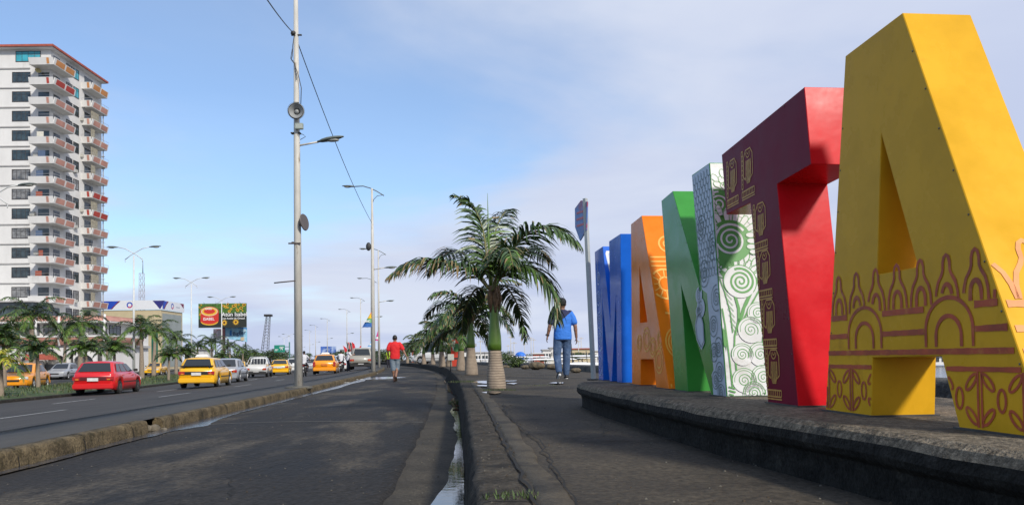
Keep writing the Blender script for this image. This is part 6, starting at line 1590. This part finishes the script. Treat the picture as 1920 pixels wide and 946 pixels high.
c7b = car('parked_car', 'white car in front of the yellow hatchback taxi, mostly hidden', 'car', GC, whi, L=4.2, W=1.68, cab=(.45, 1.0, 2.3, 3.1), wheels=(.78, 3.35)); c7b.name = 'white_car'; park(c7b, 634, 62, 0)
c8_ = car('pickup_truck', 'beige grey pickup truck pulled up beside the second lamp post', 'pickup', GC, greyb, L=4.9, W=1.78, belt=((0, .95), (1.9, .98), (3.4, 1.0), (3.7, .96), (4.8, .82)), roof_z=1.75, cab=(1.9, 2.1, 3.0, 3.7), wheels=(1.0, 3.95), wr=.36, pickup=.16, bumper=plast, clear=.40, rim=rimd)
park(c8_, 679, 55.5, 0)
c9_ = dup(c3b, label='small dark grey car far away between the near lamp post and the yellow hatchback taxi'); park(c9_, 583, 84, 0)
c2_ = car('taxi', 'orange yellow taxi heading the other way beyond the median, at the left edge', 'taxi', GC, yelo, L=4.3, W=1.68, belt=((0, .90), (.8, .94), (3.0, .92), (3.2, .88), (4.25, .72)), roof_z=1.45, cab=(.50, 1.15, 2.35, 3.15), wheels=(.8, 3.45), wr=.30)
park(c2_, 45, 38.5, 10, flip=True)
for src, px, d, hd, fl, lab in [(c5_, 450, 92, 0, True, 'small yellow taxi beyond the median behind the white pickup'), (c5_, 292, 78, 0, True, 'far yellow taxi beyond the median under the tall palm'), (c3b, 120, 62, 0, True, 'dark blue grey car far behind the orange taxi'), (c7b, 548, 120, 0, False, 'tiny white car far down the road behind the near lamp post'), (c6_, 30, 60, 0, True, 'white car parked under the arches behind the orange taxi')]:
    n_ = dup(src, label=lab); park(n_, px, d, hd, fl)
# white van at kerb far promenade
c10 = car('van', 'white van parked behind the dark promenade palm', 'van', None, whi, L=4.4, W=1.8, belt=((0, 1.05), (3.4, 1.05), (3.6, .98), (4.3, .80)), roof_z=1.95, cab=(.05, .15, 3.0, 3.7), wheels=(.8, 3.5), wr=.32, hatch=True)
p = atd(818, 690, 66*K); c10.location = (p.x, p.y, .0); c10.rotation_euler = (0, 0, 2.9)
# motorcycle with rider beside the near post is added with the people
# ------------------------------------------------------------------ boats
def boat(label, kind, px, d, rz, sc, hullm, canm):
    Y = d*K; p = atd(px, 680, Y); t = thing('motor_boat', label, 'boat', (p.x, p.y, -1.9), rz, 'boats moored in the harbour'); t.scale = (sc, sc, sc)
    mb = MB(); n_ = 12; L_ = 7.0; prof = []
    for i in range(n_+1):
        u = i/n_; w_ = 1.15*(1 - max(0, (u-.45)/.55)**2.2)+.02; sheer = .75 + .45*u*u; k_ = -.15 + .35*max(0, (u-.8)/.2)**2
        prof.append([(L_*(u-.5), -w_, sheer), (L_*(u-.5), -w_*.82, .15), (L_*(u-.5), 0, k_), (L_*(u-.5), w_*.82, .15), (L_*(u-.5), w_, sheer), (L_*(u-.5), w_*.86, sheer-.02), (L_*(u-.5), w_*.7, .35), (L_*(u-.5), -w_*.7, .35), (L_*(u-.5), -w_*.86, sheer-.02)])
    vs_ = [v for s_ in prof for v in s_]; m_ = 9
    fs_ = [(i*m_+k, (i+1)*m_+k, (i+1)*m_+(k+1) % m_, i*m_+(k+1) % m_) for i in range(n_) for k in range(m_)] + [list(range(m_)), [n_*m_+k for k in range(m_)][::-1]]
    mb.add(vs_, fs_); mb.build('hull', hullm, t)
    if kind == 0:
        mb = MB(); mb.box((.4, 0, 1.15), (2.6, 1.5, .9), top=.85); c_ = mb.build('cabin', whi, t, bevel=.06); mb = MB(); mb.box((.4, 0, 1.32), (2.45, 1.53, .28), top=.93); mb.build('cabin_windows', cglass, c_)
        mb = MB(); mb.tube([(-.5, 0, 1.6), (-.6, 0, 2.6)], .03, 5); mb.build('mast', dkm, t)
    else:
        mb = MB()
        for sx_ in (-1.6, 1.0):
            for sy_ in (-.75, .75): mb.tube([(sx_, sy_, .7), (sx_, sy_*.9, 1.95)], .03, 5)
        mb.build('canopy_poles', raild, t); mb = MB(); mb.box((-.3, 0, 2.0), (3.2, 1.8, .10), top=.8); mb.build('canopy', canm, t)
    mb = MB(); mb.box((-3.6, 0, .9), (.35, .4, .7)); mb.build('outboard_motor', plast, t, bevel=.05)
    return t
bl = ['white cabin boat right of the second palm trunk', 'white launch with pale canopy before the long white shed', 'white cabin boat just left of the big palm trunk', 'open white boat beyond the shrub, left of the rocks', 'cabin boat under the blue marquee', 'white boat with a canopy behind the rocks',
      'white cabin boat left of the man in blue', 'long white boat behind the legs of the man in blue', 'white boat with a dark canopy right of the man in blue', 'nearest white cabin boat at the foot of the leaning sign post', 'white boat half hidden by the leaning sign post', 'small white skiff between the man in blue and the sign post', 'far white cabin boat before the cream warehouse', 'white boat moored farthest right under the warehouse roof', 'white launch with blue canopy left of the marquee', 'white boat near the wall seen through the big palm fronds']
bp_ = [(897, 80, .3), (905, 110, 1.2), (917, 95, .6), (955, 60, .2), (975, 120, 1.0), (1004, 80, .15), (1022, 70, .5), (1045, 55, .1), (1085, 45, .8), (1103, 38, .25), (1112, 60, .4), (1076, 62, 2.8), (1082, 110, .1), (1104, 130, .2), (948, 130, .4), (990, 150, 2.9)]
for i, ((px, d, rz), lb) in enumerate(zip(bp_, bl)):
    boat(lb, 0 if i % 2 == 0 else 1, px, d, rz, 1.0 + .12*(i % 3), whi, cb if i == 14 else plast if i == 8 else cw)
# marquee
dd = 150*K; p = atd(976, 680, dd); t_ = thing('marquee', 'small bright blue domed marquee on the harbour shore', 'marquee', (p.x, dd, -1.4)); org = t_.location.copy(); zt_ = atd(976, 657, dd).z
mb = MB(); mb.ell((p.x, dd, zt_-1.1), (1.15, 1.15, .9), 14, 8); mb.build('canopy', mat('canvas_blue', (.02, .15, .60), .6), t_, org)
mb = MB()
for sx_ in (-.8, .8):
    for sy_ in (-.7, .7): mb.tube([(p.x+sx_, dd+sy_, -1.5), (p.x+sx_, dd+sy_, zt_-.9)], .06, 5)
mb.build('legs', whitep, t_, org)
# rocks by the wall
rkm = mat('rock_brown', (.13, .10, .06), .9, .4, 2.5, .06, 6, col2=(.05, .045, .035), f2=.4, s2=2)
for i, (px, py, d, r_, lab) in enumerate([(1006, 682, 26, .24, 'big rounded brown rock behind the sea wall, left of the man in blue'), (1034, 685, 25, .15, 'smaller brown rock behind the legs of the man in blue'), (985, 686, 28, .14, 'small rock between shrub and big rock'), (1052, 687, 23, .16, 'brown rock just behind the knees of the man in blue'), (1080, 692, 20, .12, 'low rock right of the man in blue'), (948, 686, 33, .14, 'small rock left of the green shrub')]):
    p = atd(px, py, d*K); mb = MB(); mb.ell((0, 0, 0), (r_*1.3, r_, r_*.62), 18, 12)
    mb.v = [tuple(Vector(v)*(1 + .22*noise.noise(Vector(v)*2.2/r_ + Vector((i*7, 0, 0))))) for v in mb.v]; o = mb.build('rock', rkm); o.location = (p.x, p.y, p.z - r_*.25); tag(o, lab, 'rock', 'rocks behind the sea wall')
# ================================================================== PEOPLE
skin_m = mat('skin_brown', (.23, .115, .07), .5, .08, 12); hair_m = mat('hair_black', (.012, .010, .009), .6, .3, 40)
jeans = mat('denim_blue', (.045, .085, .17), .85, .25, 9, .02, 14, col2=(.11, .16, .26), f2=.35, s2=5); shortsm = mat('shorts_grey_blue', (.13, .17, .21), .85, .2, 10, .004, 40, col2=(.22, .26, .29), f2=.3, s2=8)
shoe_k = mat('shoe_black', (.015, .015, .017), .5); sole_w = mat('sole_white', (.6, .6, .6), .6); tee_b = mat('tee_blue', (.03, .17, .60), .8, .06, 7, .03, 9, col2=None); tee_n = mat('tee_navy', (.012, .016, .06), .8); tee_r = mat('tee_red', (.60, .012, .015), .8, .06, 7, .03, 9, col2=None); tee_w = mat('tee_white', (.6, .6, .62), .8, .06, 7); vest_m = mat('vest_lime', (.45, .62, .03), .7); trous = mat('trousers_dark', (.02, .02, .03), .85); cap_m = mat('cap_black', (.012, .012, .014), .75)
def remesh(mb, name, m, parent, vox=.012, smooth=6, rmat=None):
    o = mb.build(name, m, parent)
    md = o.modifiers.new('r', 'REMESH'); md.mode = 'VOXEL'; md.voxel_size = vox; md.use_smooth_shade = True
    sm_ = o.modifiers.new('s', 'SMOOTH'); sm_.iterations = smooth; sm_.factor = .5
    dg = bpy.context.evaluated_depsgraph_get(); dg.update(); me = bpy.data.meshes.new_from_object(o.evaluated_get(dg))
    o.modifiers.clear(); o.data = me; me.name = name
    for mm in (m if isinstance(m, (list, tuple)) else [m])[len(me.materials):]: me.materials.append(mm)
    if rmat:
        for p in me.polygons: p.material_index = rmat(p.center)
    for p in me.polygons: p.use_smooth = True
    return o
def cap_(mb, pts, rad, n=12, sq=(1, 1)):
    pts = [Vector(p) for p in pts]
    mb.tube(pts, rad, n, sq=sq)
    for p, r_ in zip(pts, rad): mb.ell(p, (r_*.99*max(sq[0], .8), r_*.99*max(sq[1], .8), r_*.99), 12, 8)
def torso(mb, zs, lean=(0, 0)):
    """zs: list of (z, half width, half depth)"""
    n_ = 20; vs_ = []
    for z, a, b_ in zs:
        for k in range(n_):
            t_ = 2*math.pi*k/n_; ca, sa = math.cos(t_), math.sin(t_); f_ = (abs(ca)**2.4+abs(sa)**2.4)**(-1/2.4)
            u = (z-.9)
            vs_.append((a*ca*f_ + lean[0]*u, b_*sa*f_ + lean[1]*u, z))
    fs_ = [(i*n_+k, i*n_+(k+1) % n_, (i+1)*n_+(k+1) % n_, (i+1)*n_+k) for i in range(len(zs)-1) for k in range(n_)] + [list(range(n_))[::-1], [(len(zs)-1)*n_+k for k in range(n_)]]
    mb.add(vs_, fs_)
def hand(mb, wr_, d, s, curl=.5):
    """wrist point, direction of forearm, side sign (thumb towards +y forward)"""
    d = Vector(d).normalized(); f_ = Vector((0, 1, 0)); f_ = (f_ - d*f_.dot(d)).normalized(); inn = d.cross(f_)*(-1 if s > 0 else 1)
    if inn.x*s > 0: inn = -inn
    pal = [wr_, wr_ + d*.045, wr_ + d*.085]
    for y in (-.026, -.009, .009, .026): cap_(mb, [wr_, wr_ + d*.05 + f_*y, wr_ + d*.088 + f_*y], [.017, .0145, .0125], 8)
    for y, L_ in ((-.03, .055), (-.010, .07), (.010, .076), (.029, .068)):
        b_ = wr_ + d*.085 + f_*y; k1 = b_ + (d + inn*curl*.35)*L_*.42; k2 = k1 + (d*.85 + inn*curl)*L_*.34; k3 = k2 + (d*.5 + inn*curl*1.5)*L_*.26
        cap_(mb, [b_, k1, k2, k3], [.0098, .009, .0082, .007], 8)
    t0_ = wr_ + d*.028 + f_*.028; cap_(mb, [t0_, t0_ + (d*.7 + f_*.75 + inn*.3)*.036, t0_ + (d*1.5 + f_*.95 + inn*.7)*.044], [.0135, .011, .009], 8)
def person(label, S, J, shirt, trouser, tl='long', shoes=None, hat=None, group=None, head_turn=0, lean=(0, 0), shirt_rule=None, sleeve=.55, belly=1.0):
    """J: joints dict (metres, figure 1.72 m): hips/knees/ankles/toes, shoulders/elbows/wrists for L and R. y forward"""
    t = thing('person', label, 'person', (0, 0, 0), 0, group); t.scale = (S, S, S)
    V_ = {k: Vector(v) for k, v in J.items()}
    sh = Vector((lean[0]*.5, lean[1]*.5, 0)); hc = Vector((lean[0]*.72, lean[1]*.72+.015, 1.615))
    mb = MB()
    torso(mb, [(.86, .13, .09), (.95, .155, .105), (1.08, .135, .098), (1.25, .155, .105), (1.38, .165, .095), (1.45, .11, .07), (1.48, .05, .05)], lean)
    cap_(mb, [hc - Vector((0, .02, .17)), hc - Vector((0, .01, .08))], [.058, .054])
    mb.ell(hc, (.076, .094, .112), 18, 14); mb.ell(hc + Vector((0, .03, -.055)), (.055, .062, .06), 14, 10)
    mb.ell(hc + Vector((0, .098, -.02)), (.014, .02, .026), 8, 6); mb.ell(hc + Vector((0, .086, -.065)), (.024, .012, .009), 8, 6)
    for s in (-1, 1): mb.ell(hc + Vector((s*.079, -.005, -.01)), (.010, .022, .032), 8, 6); mb.ell(hc + Vector((s*.03, .086, .008)), (.014, .008, .008), 8, 6)
    for s, c in ((-1, 'L'), (1, 'R')):
        cap_(mb, [V_['sh'+c], V_['el'+c], V_['wr'+c]], [.055, .042, .029]); mid = V_['el'+c].lerp(V_['wr'+c], .3); mb.ell(mid, (.043, .043, .06), 10, 8)
        hand(mb, V_['wr'+c], V_['wr'+c] - V_['el'+c], s)
        cap_(mb, [V_['hp'+c], V_['kn'+c], V_['an'+c]], [.082, .052, .036]); mb.ell(V_['kn'+c].lerp(V_['an'+c], .28) - Vector((0, .012, 0)), (.055, .056, .11), 10, 8)
        hl_ = V_['an'+c] + (V_['he'+c]-V_['an'+c]); cap_(mb, [V_['an'+c], V_['he'+c], V_['to'+c]], [.036, .036, .024]); cap_(mb, [V_['an'+c], V_['he'+c].lerp(V_['to'+c], .6), V_['to'+c]], [.034, .036, .028], sq=(1.1, .8))
    body = remesh(mb, 'body', skin_m, t, .0095, 4)
    # shirt
    mb = MB(); hem = .84 if tl != 'riding' else .9
    torso(mb, [(hem, .178*belly, .128*belly), (.95, .180*belly, .132*belly), (1.08, .170*belly, .128*belly), (1.25, .182, .128), (1.37, .192, .115), (1.44, .15, .09), (1.49, .075, .068)], lean)
    for s, c in ((-1, 'L'), (1, 'R')):
        e = V_['sh'+c].lerp(V_['el'+c], 1.25*sleeve); cap_(mb, [V_['sh'+c] - Vector((s*.03, 0, -.01)), V_['sh'+c].lerp(V_['el'+c], .3), e], [.074, .074, .076])
    remesh(mb, 'shirt', shirt, t, .011, 4, shirt_rule)
    # trousers
    mb = MB(); torso(mb, [(.82, .160, .118), (.90, .165, .122), (.99, .150, .110)], (lean[0]*.6, lean[1]*.6))
    for s, c in ((-1, 'L'), (1, 'R')):
        k_, a_ = V_['kn'+c], V_['an'+c]
        if tl == 'long': cap_(mb, [V_['hp'+c], V_['hp'+c].lerp(k_, .5), k_, k_.lerp(a_, .5), k_.lerp(a_, .93)], [.100, .094, .084, .076, .068])
        else: cap_(mb, [V_['hp'+c], V_['hp'+c].lerp(k_, .5), k_, k_.lerp(a_, .12)], [.100, .098, .090, .088])
    remesh(mb, 'trousers', trouser, t, .011, 4)
    for s, c in ((-1, 'L'), (1, 'R')):
        if shoes:
            mb = MB(); cap_(mb, [V_['an'+c] + Vector((0, 0, .0)), V_['he'+c], V_['to'+c]], [.045, .047, .036]); cap_(mb, [V_['he'+c], V_['he'+c].lerp(V_['to'+c], .6), V_['to'+c]], [.044, .046, .038], sq=(1.1, .9)); so_ = remesh(mb, 'shoe', shoes, t, .010, 3)
            mb = MB(); ax_ = (V_['to'+c]-V_['he'+c]).normalized(); up_ = (V_['an'+c]-V_['he'+c]); up_ = (up_ - ax_*up_.dot(ax_)).normalized(); cap_(mb, [V_['he'+c] - up_*.030, V_['to'+c] - up_*.018], [.034, .030], sq=(1.0, 1.0)); mb2 = mb; remesh(mb2, 'sole', sole_w, so_, .010, 2)
        else:
            mb = MB(); ax_ = (V_['to'+c]-V_['he'+c]).normalized(); up_ = ax_.cross(Vector((1, 0, 0))); up_ = up_ if up_.z*1 > 0 or abs(up_.z) < .3 else -up_
            up_ = (V_['an'+c]-V_['he'+c]); up_ = (up_ - ax_*up_.dot(ax_)).normalized(); sd_ = ax_.cross(up_)
            a0, a1 = V_['he'+c] - ax_*.05 - up_*.04, V_['to'+c] + ax_*.03 - up_*.032
            pts_ = [a0 - sd_*.035, a1 - sd_*.045, a1 + sd_*.045, a0 + sd_*.035]; mb.add(pts_ + [p - up_*.014 for p in pts_], [(0, 1, 2, 3), (7, 6, 5, 4), (0, 4, 5, 1), (1, 5, 6, 2), (2, 6, 7, 3), (3, 7, 4, 0)]); mb.build('sandal', mat('sandal', (.05, .03, .02), .7), t)
    mb = MB(); mb.ell(hc + Vector((0, -.012, .022)), (.083, .098, .106), 18, 14)
    mb.v = [(x, y, max(z, hc.z - .045 + max(0, (y-hc.y))*1.2)) for x, y, z in mb.v]
    if hat:
        hr = mb.build('hair', hair_m, t)
        mb = MB(); mb.ell(hc + Vector((0, -.005, .038)), (.090, .106, .100), 18, 12); mb.v = [(x, y, max(z, hc.z+.022)) for x, y, z in mb.v]; cp_ = mb.build('cap', hat, t)
        mb = MB(); mb.ell(hc + Vector((0, .125, .03)), (.07, .07, .010), 14, 6); mb.build('cap_peak', hat, cp_)
    else: mb.build('hair', hair_m, t)
    return t
J0 = dict(hpL=(-.09, 0, .90), hpR=(.09, 0, .90), knL=(-.10, -.03, .50), knR=(.10, .05, .50), anL=(-.10, -.17, .13), anR=(.11, .05, .09), heL=(-.10, -.20, .085), heR=(.11, .02, .045), toL=(-.11, -.10, .03), toR=(.12, .20, .03),
          shL=(-.185, 0, 1.40), shR=(.185, 0, 1.40), elL=(-.245, -.04, 1.13), elR=(.245, -.03, 1.13), wrL=(-.26, .02, .90), wrR=(.27, .03, .89))
bj = dict(J0); bj.update(elL=(-.27, -.02, 1.14), wrL=(-.31, .03, .93), elR=(.26, -.04, 1.13), wrR=(.285, -.02, .89), hpL=(-.095, 0, .9), knL=(-.125, .0, .50), anL=(-.105, -.14, .15), heL=(-.105, -.175, .115), toL=(-.12, -.09, .03), knR=(.085, .03, .50), anR=(.07, .04, .09), heR=(.07, .01, .045), toR=(.085, .18, .03))
nav = lambda c: 1 if (c.z > 1.06 and c.x*-1 + (c.z-1.29)*1.15 > .0 and c.z < 1.5) else 0
m1 = person('man in blue and navy tee shirt, black cap and jeans walking away near the plinth', 1.0, bj, [tee_b, tee_n], jeans, 'long', shoe_k, cap_m, None, belly=1.06, shirt_rule=nav)
p = at(1056, 709.5, 0); Ym = p.y; hgt = atd(1053, 559, Ym).z; m1.location = (p.x, p.y, 0.0); s_ = hgt/1.735; m1.scale = (s_*1.04, s_*1.04, s_); m1.rotation_euler = (0, 0, .10)
mb = MB(); w_ = Vector(bj['wrL']) + Vector((0, 0, .02)); mb.tube([w_ + Vector((.01, 0, .012)), w_ + Vector((-.006, 0, -.012))], [.036, .035], 14, cap=False); mb.box(w_ + Vector((-.036, 0, 0)), (.012, .034, .034)); mb.build('wristwatch', shoe_k, m1)
rj = dict(J0); rj.update(elL=(-.245, -.02, 1.15), wrL=(-.235, .12, .97), elR=(.29, -.05, 1.16), wrR=(.385, -.12, .97), knL=(-.07, .02, .50), anL=(-.035, .0, .09), heL=(-.035, -.03, .045), toL=(-.045, .14, .03), knR=(.07, .06, .50), anR=(.03, -.16, .20), heR=(.03, -.20, .17), toR=(.035, -.13, .06))
m2 = person('man in red tee shirt and grey blue shorts walking away on the frontage road', 1.0, rj, tee_r, shortsm, 'short', None, None, None, sleeve=.62)
p = at(741, 715, ZR + .04); hgt = atd(738, 628, p.y).z - (ZR + .04); m2.location = (p.x, p.y, ZR + .045); s_ = hgt/1.735; m2.scale = (s_*1.06, s_*1.06, s_); m2.rotation_euler = (0, 0, .12)
sj = dict(J0); sj.update(knL=(-.10, .02, .50), anL=(-.11, 0, .09), heL=(-.11, -.03, .045), toL=(-.12, .14, .03), knR=(.10, .02, .50), anR=(.11, 0, .09), heR=(.11, -.03, .045), toR=(.12, .14, .03))
vj = dict(sj); vj.update(elL=(-.28, .02, 1.15), wrL=(-.20, .22, 1.15))
GPp = None
m3 = person('small figure in a lime safety vest standing beyond the man in red', 1.0, vj, vest_m, trous, 'long', shoe_k, cap_m, GPp)
p = at(729, 690, ZR+.03); m3.location = (p.x, p.y, ZR+.03); m3.rotation_euler = (0, 0, 2.8); m3.scale = (1, 1, 1)
pj = dict(sj); pj.update(elL=(-.33, .18, 1.20), wrL=(-.45, .32, 1.28), elR=(.27, .15, 1.2), wrR=(.22, .35, 1.3))
m4 = person('person in white shirt and dark trousers leaning at the side of the beige grey pickup', 1.0, pj, tee_w, trous, 'long', shoe_k, None, GPp, lean=(0, .15))
pk = c8_.location; p = atd(653, 690, pk.y - 1.6); m4.location = (p.x, p.y, zroad(p.x, p.y)+.01); m4.rotation_euler = (0, 0, -.9)
# motorcycles with riders
def motorbike(label, px, d, hd=0, boxm=None):
    t = thing('motorcycle', label, 'motorcycle', (0, 0, 0), 0, 'motorcycles in the traffic')
    for y in (-.62, .62):
        mb = MB(); n_ = 20; mb.tube([(0.0 + .25*0, y + .27*math.cos(2*math.pi*k/n_), .30 + .27*math.sin(2*math.pi*k/n_)) for k in range(n_+1)], .045, 8); w_ = mb.build('wheel', tyre, t)
        mb = MB(); mb.tube([(-.05, y, .30), (.05, y, .30)], .07, 10)
        for k in range(6): mb.tube([(0, y, .3), (0, y+.25*math.cos(k*1.047), .3+.25*math.sin(k*1.047))], .008, 4)
        mb.build('rim', rimm, w_)
    mb = MB(); mb.box((0, .05, .45), (.26, .42, .32), top=.8); mb.build('engine', plast, t, bevel=.03)
    mb = MB(); mb.ell((0, .18, .80), (.15, .26, .13), 14, 8); mb.build('fuel_tank', redc, t)
    mb = MB(); mb.box((0, -.32, .80), (.24, .62, .09)); mb.build('seat', plast, t, bevel=.03)
    mb = MB(); mb.box((0, -.78, .62), (.16, .10, .20)); mb.build('rear_mudguard', plast, t, bevel=.02)
    mb = MB(); mb.box((0, -.80, .74), (.12, .05, .06)); mb.build('taillight', lampr, t)
    mb = MB(); mb.box((0, -.84, .55), (.15, .01, .12)); mb.build('number_plate', platew, t)
    mb = MB(); mb.tube([(-.36, .38, 1.04), (-.1, .48, .98), (.1, .48, .98), (.36, .38, 1.04)], .016, 6)
    for s in (-1, 1): mb.tube([(s*.09, .5, .95), (s*.08, .62, .30)], .025, 6); mb.tube([(s*.30, .40, 1.04), (s*.34, .42, 1.2)], .008, 4); mb.ell((s*.36, .42, 1.22), (.06, .015, .04), 8, 6)
    mb.build('handlebar_and_fork', rimm, t)
    mb = MB(); mb.ell((0, .62, .92), (.09, .07, .09), 10, 8); mb.build('headlight', lampw, t)
    p = atd(px, 690, d*K); t.location = (p.x, p.y, zroad(p.x, p.y)+.015); t.rotation_euler = (0, 0, .12 + hd)
    return t
mj = dict(hpL=(-.10, -.02, .90), hpR=(.10, -.02, .90), knL=(-.20, .36, .72), knR=(.20, .36, .72), anL=(-.19, .14, .36), anR=(.19, .14, .36), heL=(-.19, .10, .32), heR=(.19, .10, .32), toL=(-.20, .27, .30), toR=(.20, .27, .30),
          shL=(-.185, .06, 1.40), shR=(.185, .06, 1.40), elL=(-.29, .24, 1.22), elR=(.29, .24, 1.22), wrL=(-.34, .46, 1.09), wrR=(.34, .46, 1.09))
b1_ = motorbike('red motorcycle riding just right of the nearest lamp post', 571, 47)
r1 = person('rider in white shirt on the motorcycle next to the nearest lamp post', 1.0, mj, tee_w, trous, 'long', shoe_k, cap_m, 'riders on motorcycles', lean=(0, .12)); r1.location = b1_.location + Vector((0, -.15, -.03)); r1.rotation_euler = b1_.rotation_euler
b2_ = dup(b1_, label='motorcycle between the yellow hatchback taxi and the beige grey pickup'); p = atd(640, 690, 57*K); b2_.location = (p.x, p.y, zroad(p.x, p.y)+.015)
r2 = dup(r1, label='rider on the motorcycle right of the yellow hatchback taxi'); r2.location = b2_.location + Vector((0, -.15, -.03))
# litter and a red rag in the gutter
mb = MB(); q = at(855, 763, ZR); rng = random.Random(5)
n_ = 9; vs_ = [(q.x + (i % 3 - 1)*.05 + rng.uniform(-.01, .01), q.y + (i//3 - 1)*.12, ZR + .012 + rng.uniform(0, .03)) for i in range(9)]
mb.add(vs_, [(0, 1, 4, 3), (1, 2, 5, 4), (3, 4, 7, 6), (4, 5, 8, 7)], 0, True); mb.v += [(x, y, z+.004) for x, y, z in vs_]; mb.f += [[9+i for i in f] for f in [(3, 4, 1, 0), (4, 5, 2, 1), (6, 7, 4, 3), (7, 8, 5, 4)]]; mb.m += [0]*4; mb.sm += [True]*4
tag(mb.build('rag', mat('rag_salmon', (.40, .14, .11), .9, .3, 12)), 'crumpled salmon coloured rag lying in the wet gutter', 'rag')
rng = random.Random(9); lm = mat('litter_white', (.5, .5, .48), .8, .2, 9)
for i, lab in enumerate(['pale litter scrap on the wet road edge, nearest to the second lamp post', 'white litter scrap by the kerb midway along the wet strip', 'white litter scrap by the kerb nearest to the first lamp post']):
    q = at([705, 668, 640][i], [700, 711, 717][i], ZR + .03); mb = MB()
    for k in range(7): mb.box((q.x + rng.uniform(-.25, .25), q.y + rng.uniform(-.3, .3), q.z + .012), (rng.uniform(.05, .14), rng.uniform(.05, .16), .012), 0, Matrix.Rotation(rng.uniform(0, 3), 3, 'Z'))
    tag(mb.build('litter', lm), lab, 'litter', 'litter along the kerb')
